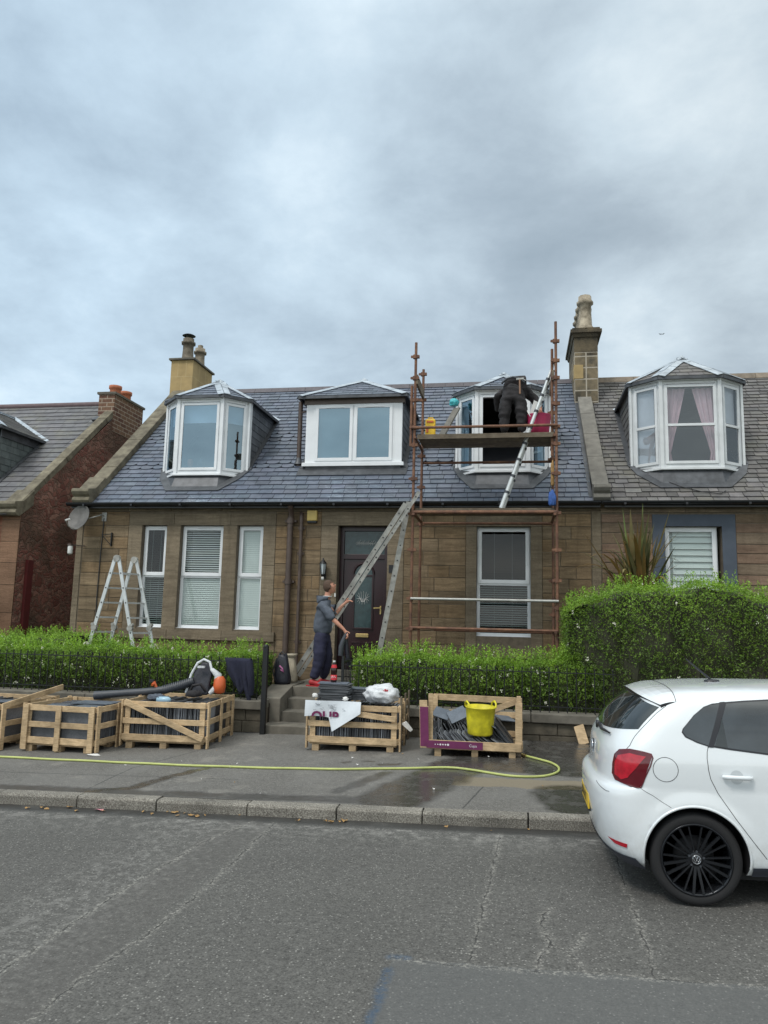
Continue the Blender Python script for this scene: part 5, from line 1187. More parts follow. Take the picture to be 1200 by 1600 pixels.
# ---------------------------------------------------------------- wall-mounted things
t = thing('satellite_dish', 'weathered grey satellite dish under the gutter at the house corner', 'satellite dish', (-8.75, 14.15, 3.7))
mb = MB(); C0 = Vector((-8.78, 13.98, 3.76)); az, el = R(-62), R(20); N = Vector((-.12, -.93, .32)).normalized(); A = N.cross(Vector((0, 0, 1))).normalized(); B = N.cross(A); V = []; n = 20
for i in range(6):
    rr = .28*i/5
    for k in range(n): a = 2*math.pi*k/n; V.append(C0+A*rr*math.cos(a)*.86+B*rr*math.sin(a)+N*(rr*rr*.7))
mb.mesh(V, [(i*n+k, i*n+(k+1) % n, (i+1)*n+(k+1) % n, (i+1)*n+k) for i in range(5) for k in range(n)], 0, 1, True); mb.mesh([v-N*.01 for v in V], [((i+1)*n+k, (i+1)*n+(k+1) % n, i*n+(k+1) % n, i*n+k) for i in range(5) for k in range(n)], 0, 1, True)
mb.build('reflector', 'dish', t)
mb = MB(); mb.path([C0-B*-.26, C0+N*.25+B*.30, C0+N*.36+B*.22], .009, 6); mb.tube(C0+N*.36+B*.22, C0+N*.27+B*.16, .022, 10, m=1); mb.build('feed_arm', ['galv', 'white_plastic'], t)
mb = MB(); mb.tube(C0-N*.02, C0-N*.09, .03, 8); mb.path([C0-N*.08, (-8.55, 14.1, 3.80), (-8.45, 14.2, 3.86), (-8.42, 14.29, 3.84)], .014, 8); mb.box(-8.47, -8.37, 14.27, 14.3, 3.74, 3.92); mb.build('wall_bracket', 'galv', t)
mb = MB(); mb.path([(-8.42, 14.275, 3.8), (-8.44, 14.27, 3.0), (-8.45, 14.27, 2.2), (-8.44, 14.27, 1.62), (-8.38, 14.26, 1.5), (-7.95, 14.24, 1.46)], .011, 6); mb.build('cable', 'black_plastic', t)
mb = MB(); mb.box(-8.225, -8.205, 14.24, 14.285, 3.22, 3.50); mb.beam((-8.215, 14.25, 3.47), (-8.36, 14.12, 3.44), .012, .012); mb.beam((-8.215, 14.25, 3.24), (-8.36, 14.12, 3.44), .012, .012)
tag(mb.build('hanging_bracket', 'iron', origin=(-8.215, 14.27, 3.36)), 'small rusty iron hanging bracket on the wall left of the windows', 'bracket')
mb = MB(); mb.lathe((-8.99, 14.05, 3.05), [(.03, -.02), (.05, 0), (.05, .13), (.045, .15)], 14); mb.beam((-8.99, 14.05, 3.22), (-8.8, 14.27, 3.22), .025, .02, m=1); mb.box(-9.03, -8.95, 14.0, 14.1, 3.20, 3.24, 1)
tag(mb.build('security_light', ['white_plastic', 'brown_pipe'], origin=(-8.99, 14.1, 3.1), bevel=.004), 'small white lamp on a bracket at the corner of the stone house', 'lamp')
mb = MB(); mb.box(-4.06, -3.86, 14.2, 14.285, 3.745, 3.95); mb.box(-4.055, -3.865, 14.205, 14.283, 3.70, 3.745, 1)
tag(mb.build('alarm_box', ['alarm_y', 'black_plastic'], origin=(-3.96, 14.26, 3.8), bevel=.012), 'faded yellow alarm box high on the wall beside the pipes', 'alarm box')
t = thing('wall_lantern', 'black lantern with glass panes on the wall left of the door', 'lantern', (-3.69, 14.2, 2.8)); c = (-3.69, 14.17)
mb = MB(); mb.lathe((*c, 2.90), [(.075, 0), (.06, .03), (.02, .075), (.012, .11)], 6); mb.lathe((*c, 2.69), [(.03, -.03), (.045, .0), (.045, .01)], 6)
for k in range(6): a = k*math.pi/3; mb.tube((c[0]+.042*math.cos(a), c[1]+.042*math.sin(a), 2.7), (c[0]+.066*math.cos(a), c[1]+.066*math.sin(a), 2.9), .005, 5)
mb.box(-3.725, -3.655, 14.27, 14.285, 2.62, 2.86); mb.path([(-3.69, 14.27, 2.66), (-3.69, 14.2, 2.62), (*c, 2.67)], .01, 6); mb.build('lantern_frame', 'iron', t)
mb = MB(); mb.lathe((*c, 2.70), [(.038, 0), (.062, .2)], 6); mb.build('lantern_glass', 'lamp_glass', t)
mb = MB(); mb.lathe((*c, 2.58), [(.004, 0), (.026, .01), (.03, .05), (.02, .07)], 10); mb.build('sensor', 'white_plastic', t)
mb = MB(); mb.box(-2.42, -2.33, 14.272, 14.282, 2.75, 2.90); tag(mb.build('house_plaque', 'black_plastic', origin=(-2.375, 14.28, 2.82)), 'small black house plaque to the right of the door', 'plaque')
mb = MB(); mb.box(-3.475, -3.445, 14.27, 14.285, 2.27, 2.34); tag(mb.build('doorbell', 'white_plastic', origin=(-3.46, 14.28, 2.3), bevel=.004), 'small white doorbell to the left of the door', 'doorbell')
# ---------------------------------------------------------------- slate crates
def pallet_crate(x, y, rz, label, axis='x', L=1.15, Wd=1.08, H=.60, diag=False, seed=1, loose=False, legh=.085, back=True, end_slats=3):
    t = thing('slate_crate', label, 'crate', (x, y, gz(x, y)), 'crates of roof slates on the pavement', rz, local=True); r = random.Random(seed)
    pw, ph = .072, .022
    def part(nm, p, q, w, h, upv=(0, 0, 1), c=None):
        mb = MB(); mb.beam(p, q, w, h, upv, 0, c or r.uniform(.85, 1.12)); return mb.build(nm, 'pine', t, bevel=.003)
    for k in range(3):                      # bearers on blocks
        yy = .05+(Wd-.1)*k/2; 
        for j in range(3): mb = MB(); xx = .09+(L-.18)*j/2; mb.box(xx-.045, xx+.045, yy-.05, yy+.05, 0, legh, 0, r.uniform(.6, .9)); mb.build('block', 'pine', t, bevel=.003)
    mb = MB()
    for k in range(5): yy = .06+(Wd-.12)*k/4; mb.box(0.01, L-.01, yy-.05, yy+.05, legh, legh+.022, 0, r.uniform(.7, .95))
    mb.build('base', 'pine', t)
    zs = [legh+.065, legh+.065+(H-legh-.1)*.48, H-.04]
    for side, yy, s in (('f', -.011, -1), ('b', Wd+.011, 1)):
        for i, z in enumerate(zs): part('slat', (0, yy, z), (L, yy, z), ph, pw*(1.15 if i == 0 else 1))
        for xx in (.045, L-.045): part('post', (xx, yy-s*.024, legh+.01), (xx, yy-s*.024, H), .07, ph, (0, 1, 0))
    for side, xx, s in (('l', -.011, -1), ('r', L+.011, 1)):
        for i, z in enumerate(zs): part('slat', (xx, .0, z), (xx, Wd, z), ph, pw)
        for yy in (.03, Wd/2, Wd-.03): part('post', (xx+s*.024, yy, .03), (xx+s*.024, yy, H+.01), ph, .072, (0, 1, 0))
    if diag: part('diagonal_brace', (.01, -.036, H-.01), (L-.01, -.036, legh+.07), ph, pw*1.05, (0, 0, 1), 1.05)
    if loose: part('loose_slat', (L+.03, .02, H-.03), (L+.02, Wd+.1, H+.12), ph, .08)
    # slates packed on edge (too many to count): one stuff object standing in the crate
    mb = MB(); xx = .05
    if axis == 'y':
        for row in range(2):
            x0_, x1_ = (.04, L/2-.01) if row == 0 else (L/2+.01, L-.04); yy = .045
            while yy < Wd-.06:
                th_ = r.uniform(.008, .013); top = H-.05+r.uniform(-.03, .012); g = r.uniform(.7, 1.5); jx = r.uniform(-.01, .01); le_ = r.uniform(-.01, .015)
                mb.prism([(x0_+jx, yy, legh+.03), (x1_+jx, yy, legh+.03), (x1_+jx, yy+le_, top), (x0_+jx, yy+le_, top)], (0, th_, 0), 0, (g, g, g*1.03)); yy += th_+r.uniform(.002, .009)
    for row in (range(2) if axis == 'x' else ()):
        y0_, y1_ = (.04, Wd/2-.01) if row == 0 else (Wd/2+.01, Wd-.04)
        xx = .05
        while xx < L-.06:
            th_ = r.uniform(.008, .013); lean = r.uniform(-.012, .02); top = H-.05+r.uniform(-.03, .012); g = r.choice([.5, .8, 1.0, 1.3, 2.0])*r.uniform(.8, 1.2); jy = r.uniform(-.012, .012)
            mb.prism([(xx, y0_+jy, legh+.03), (xx+th_, y0_+jy, legh+.03), (xx+th_+lean, y0_+jy, top), (xx+lean, y0_+jy, top)], (0, y1_-y0_, 0), 0, (g, g, g*1.03)); xx += th_+r.uniform(.002, .009)
    o = mb.build('packed_slates', 'slate_new'); o.location = t.location; o.rotation_euler = t.rotation_euler
    tag(o, 'dark slates packed on edge inside the '+label.replace('crate', 'timber crate', 1), 'slates', None, 'stuff')
    return t
def place(o, t, p, rz=0):
    """put a locally built object at local point p of crate t"""
    m = Matrix.Translation(t.location) @ Matrix.Rotation(t.rotation_euler.z, 4, 'Z') @ Matrix.Translation(Vector(p)) @ Matrix.Rotation(rz, 4, 'Z')
    o.matrix_world = m; return o
# origin of each crate = its front left corner
CA = pallet_crate(-7.80, 9.22, R(-3), 'crate cut off by the left edge of the photo, one slat sprung loose', L=1.12, Wd=1.15, H=.62, seed=2, loose=True)
CB = pallet_crate(-6.36, 9.24, R(-2.5), 'crate with three upright posts facing the road, between two others', axis='y', L=1.02, Wd=1.0, H=.60, seed=3)
CC = pallet_crate(-5.17, 9.62, R(4), 'crate with a diagonal brace, under the leaf blower', L=1.12, Wd=1.12, H=.62, diag=True, seed=4)
def front_posts(t, L, H):
    for xx in (.03, L/2, L-.03): mb = MB(); mb.beam((xx, -.034, .03), (xx, -.034, H), .075, .022, (0, 1, 0), 0, rnd.uniform(.9, 1.1)); mb.build('post', 'pine', t, bevel=.003)
front_posts(CB, 1.02, .60)
def slate_piece(name, label, w, h, th_, group, cut=True):
    mb = MB(); pts = [(-w/2, -h/2, 0), (w/2, -h/2, 0), (w/2, h/2, 0), (-w/2, h/2, 0)]
    if cut: pts = [(-w/2, -h/2, 0), (w/2-.03, -h/2+.01, 0), (w/2, -h/2+.05, 0), (w/2, h/2, 0), (-w/2+.02, h/2-.01, 0)]
    mb.prism(pts, (0, 0, th_)); o = mb.build(name, 'slate'); return tag(o, label, 'slate', group)
place(slate_piece('roof_slate', 'loose grey slate lying flat at the front left of the three post crate', .30, .26, .008, 'loose slates lying on crates'), CB, (.30, .22, .565), .2)
place(slate_piece('roof_slate', 'loose grey slate lying flat at the front right of the three post crate', .34, .26, .008, 'loose slates lying on crates'), CB, (.74, .24, .57), -.15)
place(slate_piece('roof_slate', 'largest loose slate, at the back of the three post crate', .55, .38, .010, 'loose slates lying on crates'), CB, (.62, .62, .575), .1)
place(slate_piece('roof_slate', 'loose pale slate on the crate cut off by the left edge', .5, .3, .01, 'loose slates lying on crates'), CA, (.75, .4, .60), .3)
# crate with banner
CD = pallet_crate(-2.68, 9.86, R(2), 'crate half covered by a white banner, in front of the steps', L=1.16, Wd=1.05, H=.60, seed=6)
for yy in (.05, .55, 1.0): mb = MB(); mb.beam((1.20, yy, .0), (1.20, yy, .72), .02, .10, (0, 1, 0), 0, rnd.uniform(.8, 1.0)); mb.build('post', 'board', CD)
mb = MB(); mb.beam((.55, -.045, .50), (1.14, -.045, .44), .02, .07); mb.build('loose_slat', 'pine', CD, bevel=.003)
B_ = thing('banner', 'white printed banner sheet hanging over the front of the crate', 'banner', (0, 0, 0), local=True)
mb = MB(); n = 14
def bz(x): return 0
for i in range(n):
    def zb_(u): return .44+.01*math.sin(u*9) if u < .46 else (.26 if u < .50 else .26+(u-.5)*.48)
    for j in range(6):
        def PP(u, v): zt_ = .645; zb__ = zb_(u); z = zt_+(zb__-zt_)*v; return (-.05+u*.74, -.055-.012*math.sin(u*7+v*2)-.01*v-(.03*v if u > .46 else 0), z)
        u0, u1, v0, v1 = i/n, (i+1)/n, j/6, (j+1)/6; mb.poly([PP(u0, v1), PP(u1, v1), PP(u1, v0), PP(u0, v0)], 0, 1, True)
        if j == 0: mb.poly([PP(u0, 0), PP(u1, 0), (PP(u1, 0)[0], .02, .63), (PP(u0, 0)[0], .02, .63)], 0, 1, True)
mb.build('sheet', 'banner', B_)
def text_obj(txt, size, mat, name, parent=None, ext=.001):
    cu = bpy.data.curves.new(name, 'FONT'); cu.body = txt; cu.size = size; cu.extrude = ext; cu.resolution_u = 3; cu.offset = size*.035 if size > .1 else 0; o = bpy.data.objects.new(name, cu); COL.objects.link(o)
    bpy.context.view_layer.update(); me = bpy.data.meshes.new_from_object(o.evaluated_get(bpy.context.evaluated_depsgraph_get())); bpy.data.objects.remove(o)
    o = bpy.data.objects.new(name, me); COL.objects.link(o); me.materials.clear(); me.materials.append(M[mat]); 
    if parent: o.parent = parent; WL[o.name] = Vector((0, 0, 0))
    return o
# printed letters cut off by the lower edge of the banner: keep only their upper half
o = text_obj('OUR', .17, 'purple_text', 'printed_word', B_); me = o.data; bm = bmesh.new(); bm.from_mesh(me)
bmesh.ops.bisect_plane(bm, geom=bm.verts[:]+bm.edges[:]+bm.faces[:], plane_co=(0, .055, 0), plane_no=(0, 1, 0), clear_inner=True); bm.to_mesh(me); bm.free()
o.rotation_euler = (math.pi/2, 0, 0); o.location = (.04, -.078, .445-.055); o.scale = (1.05, 1, 1)
mb = MB(); r_ = random.Random(8)
for k in range(15):
    x = .0+r_.random()*.58; z = .52+r_.random()*.09; pts = [(x+.012*j, -.078, z+r_.uniform(-.014, .014)) for j in range(r_.randint(3, 6))]; mb.path(pts, .0016, 4)
for k in range(5): x = .26+.012*k; mb.path([(x, -.08, .60), (x+.02, -.08, .545), (x+.04, -.08, .59)], .002, 4)
mb.build('handwriting', 'ink', B_); place(B_, CD, (0, 0, 0))
# pile of slates on that crate: every slate its own
for stack, (sx, sy, n_, w_, h_) in enumerate(((.27, .30, 19, .40, .30), (.60, .52, 13, .36, .30))):
    for k in range(n_):
        last = k == n_-1
        lb_ = ('top slate of the left pile on the banner crate, a bottle standing on it' if stack == 0 else 'top slate of the right pile on the banner crate') if last else ('slate lying flat in the left pile on the banner crate' if stack == 0 else 'slate lying flat in the right pile on the banner crate')
        mb = MB(); mb.prism([(-w_/2, -h_/2, 0), (w_/2, -h_/2, 0), (w_/2, h_/2, 0), (-w_/2, h_/2, 0)], (0, 0, .0085), 0, rnd.uniform(.75, 1.2)); o = mb.build('roof_slate', 'slate_new' if not last else 'slate')
        tag(o, lb_, 'slate', None if last else ('slates in the left pile on the banner crate' if stack == 0 else 'slates in the right pile on the banner crate')); place(o, CD, (sx+rnd.uniform(-.03, .03), sy+rnd.uniform(-.025, .025), .615+k*.0125), rnd.uniform(-.14, .14))
mb = MB(); mb.lathe((0, 0, 0), [(.036, 0), (.042, .012), (.042, .075), (.036, .09), (.042, .11), (.044, .17), (.036, .21), (.016, .262)], 16); mb.lathe((0, 0, .262), [(.0155, 0), (.0155, .004), (.019, .006), (.019, .022), (.004, .024)], 12, m=1)
mb.lathe((0, 0, .03), [(.0435, 0), (.0435, .065), (.04, .066)], 16, m=2); mb.lathe((0, 0, .17), [(.0425, 0), (.037, .045), (.03, .062)], 16, m=2)
mb.path([(-.03, -.034, .05), (-.015, -.043, .085), (0, -.046, .055), (.015, -.043, .085), (.03, -.034, .06)], .0035, 5, m=3)
o = tag(mb.build('cola_bottle', ['cola', 'white_plastic', 'red_text', 'white_print']), 'dark cola bottle with red label standing on the slate pile', 'bottle'); place(o, CD, (.24, .33, .615+19*.0125))
def lumpy(name, label, cat, c, rad, mat, seed, flat=.0, subs=2, amp=.18, parts=None):
    r = random.Random(seed); bm = bmesh.new(); bmesh.ops.create_icosphere(bm, subdivisions=4, radius=1)
    ph = [(Vector((r.gauss(0, 1), r.gauss(0, 1), r.gauss(0, 1)))*r.uniform(1.5, 6), r.random()*6) for _ in range(9)]
    for v in bm.verts:
        d = 1+sum(amp/3*abs(math.sin(v.co.dot(k)+p)) for k, p in ph)-amp*1.2; v.co = Vector((v.co.x*d*rad[0], v.co.y*d*rad[1], max(v.co.z*d*rad[2], -rad[2]*.82)))
    me = bpy.data.meshes.new(name); bm.to_mesh(me); bm.free(); me.materials.append(M[mat]); ca = None
    for p in me.polygons: p.use_smooth = True
    o = bpy.data.objects.new(name, me); COL.objects.link(o); o.location = c; WL[o.name] = Vector(c); return tag(o, label, cat)
o = lumpy('carrier_bag', 'crumpled white carrier bag with red print lying on the banner crate', 'bag', (0, 0, 0), (.20, .15, .12), 'bag_white', 3, amp=.3); place(o, CD, (.90, .42, .70), .3)
for k in range(5): mb = MB(); mb.box(-.006, .006, -.006, .006, -.03, .03); 
mb = MB(); 
for k in range(7): a = k*.9; mb.obox((.03*math.cos(a)+.02, -.148+.01*abs(math.cos(a)), .045+.03*math.sin(a)), (.026, .012, .02), (math.cos(a), 0, math.sin(a)), (0, 1, 0), (-math.sin(a), 0, math.cos(a)))
pr = mb.build('printed_mark', 'red_text'); pr.parent = o
mb = MB(); mb.prism([(-.09, 0, 0), (.03, -.02, -.09), (.06, 0, -.07), (-.03, .02, .03)], (0, .012, .01)); o = tag(mb.build('paper_label', 'paper'), 'white paper label hanging off the right side of the banner crate', 'label'); place(o, CD, (1.27, .3, .34))
for q, (a, b, c_, lb) in enumerate(((.04, .1, .69, 'left'), (.46, .06, .66, 'right'))):
    o = lumpy('crumpled_tissue', 'crumpled white tissue at the %s of the slate pile' % lb, 'tissue', (0, 0, 0), (.028, .02, .024), 'paper', 30+q, amp=.4); place(o, CD, (a, b, c_))
# open crate with the yellow bucket
ex, ey = -1.12, 9.75; CE = thing('slate_crate', 'open fronted crate with purple board, yellow bucket inside', 'crate', (ex, ey, gz(ex, ey)), 'crates of roof slates on the pavement', R(1.5), local=True)
def pe(nm, p, q, w, h, upv=(0, 0, 1), c=None, mat='pine'): mb = MB(); mb.beam(p, q, w, h, upv, 0, c or rnd.uniform(.85, 1.1)); return mb.build(nm, mat, CE, bevel=.003)
Le, We, He = 1.17, 1.0, .66
for yy in (.05, .5, .95):
    for xx in (.14, .6, 1.06): mb = MB(); mb.box(xx-.04, xx+.04, yy-.05, yy+.05, 0, .09, 0, rnd.uniform(.6, .85)); mb.build('block', 'pine', CE)
mb = MB()
for k in range(5): yy = .06+.22*k; mb.box(.01, Le-.01, yy-.06, yy+.06, .09, .112, 0, .8)
mb.build('base', 'pine', CE)
pe('front_board', (0, -.012, .15), (Le, -.012, .15), .024, .10); 
mb = MB(); mb.box(.0, .70, -.028, -.0255, .105, .195); pb = mb.build('purple_board', 'purple', CE)
o = text_obj('Cupa', .045, 'white_print', 'lettering', CE, .0005); o.rotation_euler = (math.pi/2, 0, 0); o.location = (.53, -.0295, .135)
mb = MB()
for k, s in enumerate((.008, .008, .012, .010, .010, .014)): mb.lathe((.11+k*.032, -.029, .15), [(s, 0), (s, .002), (s*.3, .002)], 4+k, ax='y')
mb.build('printed_symbols', 'white_print', CE)
pe('post', (-.03, -.01, .10), (-.05, -.01, .68), .022, .10, (1, 0, 0)); pe('post', (.045, .03, .10), (.04, .05, .76), .022, .06, (1, 0, 0))
mb = MB(); mb.prism([(-.075, -.0245, .12), (.03, -.0245, .12), (.015, -.0245, .60), (-.09, -.0245, .60)], (0, -.003, 0)); mb.build('purple_board', 'purple', CE)
pe('post', (Le-.03, 0, .10), (Le-.03, 0, .69), .022, .085, (1, 0, 0)); pe('post', (Le-.01, .06, .35), (Le-.03, .02, .77), .022, .05, (1, 0, 0)); pe('post', (Le, .95, .1), (Le, .95, He), .022, .08, (1, 0, 0)); pe('post', (.02, .97, .1), (.02, .97, He), .08, .022, (0, 1, 0)); pe('post', (0, .5, .1), (0, .5, .55), .022, .08, (1, 0, 0))
pe('slat', (0, 1.0, He-.03), (Le, 1.0, He-.045), .022, .085); pe('slat', (0, 1.0, .42), (Le, 1.0, .42), .022, .08); pe('slat', (0, 1.0, .17), (Le, 1.0, .17), .022, .08); pe('diagonal_brace', (.66, .985, .42), (Le-.05, .985, He-.06), .02, .075)
for z in (.17, .42): pe('slat', (-.01, .02, z), (-.01, .98, z), .022, .08); pe('slat', (Le+.01, .02, z), (Le+.01, .98, z), .022, .08)
mb = MB(); r_ = random.Random(5)
for row in range(3):
    xx = .06
    while xx < Le-.08:
        th_ = r_.uniform(.008, .013); sl = .10+.14*(xx/Le)+r_.uniform(-.03, .04); top = .33+.06*row-(.12*(xx/Le) if row == 0 else 0)+r_.uniform(-.05, .03); g = r_.choice([.5, .8, 1.0, 1.4, 2.1])*r_.uniform(.8, 1.2); y0_ = .03+row*.31+r_.uniform(-.02, .02)
        mb.prism([(xx, y0_, .115), (xx+th_, y0_, .115), (xx+th_-sl, y0_+.02, top), (xx-sl, y0_+.02, top)] if xx > sl+.02 else [(xx, y0_, .115), (xx+th_, y0_, .115), (xx+th_-.02, y0_, top), (xx-.02, y0_, top)], (0, .29, 0), 0, (g, g, g*1.03)); xx += th_+r_.uniform(.003, .012)
o = tag(mb.build('packed_slates', 'slate_new'), 'slumped dark slates leaning inside the open fronted crate', 'slates', None, 'stuff'); place(o, CE, (0, 0, 0))
for k, (p, rx, ry, lb) in enumerate((((.16, .5, .46), 25, 18, 'loose slate tipped up at the back left of the open crate'), ((.36, .45, .46), 30, -22, 'loose slate tipped up left of the yellow bucket'), ((.98, .6, .42), 12, 8, 'dark slate lying flat right of the yellow bucket'), ((.85, .2, .34), 20, 28, 'loose slate slipped down below the yellow bucket'))):
    o = slate_piece('roof_slate', lb, .26, .24, .009, 'loose slates inside the open crate'); place(o, CE, p); o.matrix_world = o.matrix_world @ Euler((R(rx), R(ry), .3*k)).to_matrix().to_4x4()
bk = thing('bucket', 'scuffed yellow rubber bucket standing in the open crate', 'bucket', (0, 0, 0), local=True)
mb = MB(); prof = [(.001, .012), (.150, .012), (.158, .03), (.176, .20), (.190, .345), (.197, .35), (.197, .36), (.186, .36), (.172, .20), (.148, .03), (.001, .022)]; mb.lathe((0, 0, 0), prof, 30, sy=.95); mb.build('tub', 'yellow', bk)
for s in (-1, 1): mb = MB(); mb.path([(s*.175, -.08, .35), (s*.18, -.07, .40), (s*.185, 0, .425), (s*.18, .07, .40), (s*.175, .08, .35)], .012, 8); mb.build('handle', 'yellow', bk)
place(bk, CE, (.66, .17, .255), .35); bk.rotation_euler.x = R(3)
mb = MB()
# ---------------------------------------------------------------- leaf blower lying on the braced crate
bw = thing('leaf_blower', 'backpack leaf blower with long dark tube lying on the braced crate', 'leaf blower', (-4.5, 10.4, .82))
mb = MB(); r_ = [.036, .040, .042, .043, .046, .05]; mb.path([(-5.93, 10.15, .70), (-5.6, 10.22, .735), (-5.25, 10.3, .765), (-4.95, 10.36, .80), (-4.72, 10.42, .87), (-4.58, 10.46, .93)], [.062, .05, .052, .055, .056, .058], 14)
for k in range(14): f = k/13; p = Vector((-4.98, 10.36, .80)).lerp(Vector((-4.6, 10.45, .92)), f); d = Vector((.38, .09, .12)).normalized(); mb.tube(p-d*.008, p+d*.008, .063, 14)
mb.build('blower_tube', 'dgrey_plastic', bw)
mb = MB(); mb.prism([(-4.66, 10.42, .74), (-4.36, 10.42, .74), (-4.33, 10.5, 1.05), (-4.40, 10.52, 1.19), (-4.50, 10.52, 1.20), (-4.60, 10.5, 1.05)], (0, .08, 0)); mb.build('back_pad', 'bag_black', bw, bevel=.02)
mb = MB(); mb.path([(-4.68, 10.44, .76), (-4.64, 10.50, 1.02), (-4.56, 10.52, 1.18), (-4.47, 10.53, 1.235), (-4.38, 10.53, 1.20), (-4.33, 10.5, 1.08)], .020, 8); mb.path([(-4.33, 10.5, 1.10), (-4.24, 10.52, 1.02), (-4.24, 10.52, .86), (-4.34, 10.48, .76)], [.03, .055, .055, .03], 10); mb.box(-4.51, -4.41, 10.40, 10.44, 1.12, 1.15)
mb.build('frame', 'bag_white', bw)
mb = MB(); mb.lathe((-4.21, 10.52, .76), [(.03, 0), (.075, .02), (.09, .1), (.08, .2), (.05, .245)], 14); mb.build('engine_cover', 'orange', bw)
mb = MB(); mb.path([(-4.60, 10.36, .76), (-4.52, 10.3, .88), (-4.42, 10.34, .90), (-4.38, 10.42, .80)], .022, 6); mb.lathe((-4.5, 10.3, .72), [(.02, 0), (.12, .02), (.1, .08), (.02, .1)], 12); mb.build('harness', 'black_cloth', bw)
mb = MB(); mb.path([(-5.08, 10.34, .80), (-5.10, 10.33, .86), (-5.13, 10.33, .91)], .022, 8); mb.box(-5.19, -5.12, 10.31, 10.35, .90, .94, 1); mb.tube((-5.12, 10.3, .88), (-5.12, 10.27, .87), .02, 8)
mb.build('throttle_grip', ['orange', 'black_plastic'], bw)
o = lumpy('work_glove', 'crumpled grey work glove lying on the braced crate beside the blower', 'glove', (-4.93, 10.05, .72), (.11, .07, .045), 'hoodie', 41, amp=.3)
mb = MB(); mb.lathe((-4.80, 10.0, .70), [(.03, -.1), (.045, -.09), (.048, .06), (.03, .09), (.018, .1)], 14, ax='x'); tag(mb.build('drinks_bottle', 'teal', origin=(-4.8, 10, .7)), 'pale blue plastic bottle lying by the leaf blower', 'bottle'); bpy.data.objects['drinks_bottle'].data.materials[0] = simple('pale_blue_plastic', (.30, .45, .55), .3, .1, 5, 0)
# jacket over the railing
jk = thing('jacket', 'dark navy jacket draped over the black railing', 'jacket', (-4.17, 11.17, 1.2)); mb = MB(); n, m_ = 26, 16; V = []
for j in range(m_+1):
    v = j/m_
    for i in range(n+1):
        u = i/n; x = (-4.42+.26*v**1.3)*(1-u)+(-3.99+.05*v)*u+.012*math.sin(9*v+7*u); L_ = .60*(.62+.42*u**.6+.10*math.sin(u*8.5+.6)+.05*math.sin(u*21)); f = .030*math.sin(u*11+1.8*v+1.2*math.sin(v*4))*(.25+v)+.014*math.sin(u*24-3*v)*v
        if v < .12: a = v/.12; y = 11.24-.12*a; z = 1.17+.055*math.sin(a*math.pi/2)
        else: y = 11.125-.02*v+f; z = 1.225-(v-.12)/.88*L_
        V.append((x, y, z))
mb.mesh(V, [(j*(n+1)+i, j*(n+1)+i+1, (j+1)*(n+1)+i+1, (j+1)*(n+1)+i) for j in range(m_) for i in range(n)], 0, 1, True); o = mb.build('jacket_body', 'navy', jk); s = o.modifiers.new('sol', 'SOLIDIFY'); s.thickness = .02
mb = MB(); mb.path([(-3.99, 11.11, 1.2), (-3.95, 11.07, 1.0), (-3.93, 11.08, .85), (-3.94, 11.1, .70)], [.05, .06, .05, .04], 10); mb.build('sleeve', 'navy', jk)
# bags beside the landing
def bag(name, label, c, w, d, h, mat, cat='bag'):
    t = thing(name, label, cat, c); mb = MB(); n = 20; V = []; rows = 9
    for j in range(rows+1):
        v = j/rows; k = (1-.55*v**2.2)*(1 if v > .05 else .93); 
        for i in range(n):
            a = 2*math.pi*i/n; sx = abs(math.cos(a))**.7*math.copysign(1, math.cos(a)); sy = abs(math.sin(a))**.7*math.copysign(1, math.sin(a)); q = 1+.05*math.sin(3*a+5*v)+.04*math.sin(7*a-8*v); V.append((c[0]+w/2*sx*k*q, c[1]+d/2*sy*k*q, c[2]+h*v+.02*math.sin(2*a)*v))
    mb.mesh(V, [(j*n+i, j*n+(i+1) % n, (j+1)*n+(i+1) % n, (j+1)*n+i) for j in range(rows) for i in range(n)]+[tuple(range(n))[::-1], tuple(range(rows*n, rows*n+n))], 0, 1, True); mb.build('body', mat, t); return t
t = bag('backpack', 'black backpack with a pink mark standing on the flank wall', (-3.79, 12.15, .785), .27, .22, .48, 'bag_black')
mb = MB(); mb.path([(-3.86, 12.04, 1.2), (-3.9, 11.99, 1.0), (-3.87, 12.03, .85)], .014, 6); mb.path([(-3.83, 12.1, 1.26), (-3.79, 12.1, 1.31), (-3.75, 12.1, 1.26)], .012, 6); mb.build('strap', 'black_plastic', t)
mb = MB(); mb.path([(-3.80, 12.02, 1.08), (-3.75, 12.015, 1.04), (-3.73, 12.02, .99), (-3.78, 12.015, 1.02)], .014, 6); mb.build('mark', simple('pink_print', (.45, .15, .32), .6, .1), t)
t = bag('rubble_sack', 'cream cloth sack standing beside the black backpack', (-3.73, 12.45, .795), .20, .2, .42, 'bag_cream')
mb = MB(); mb.lathe((-3.73, 12.45, 1.19), [(.055, 0), (.09, .04), (.10, .07), (.06, .03)], 12); mb.build('rolled_top', 'bag_cream', t)
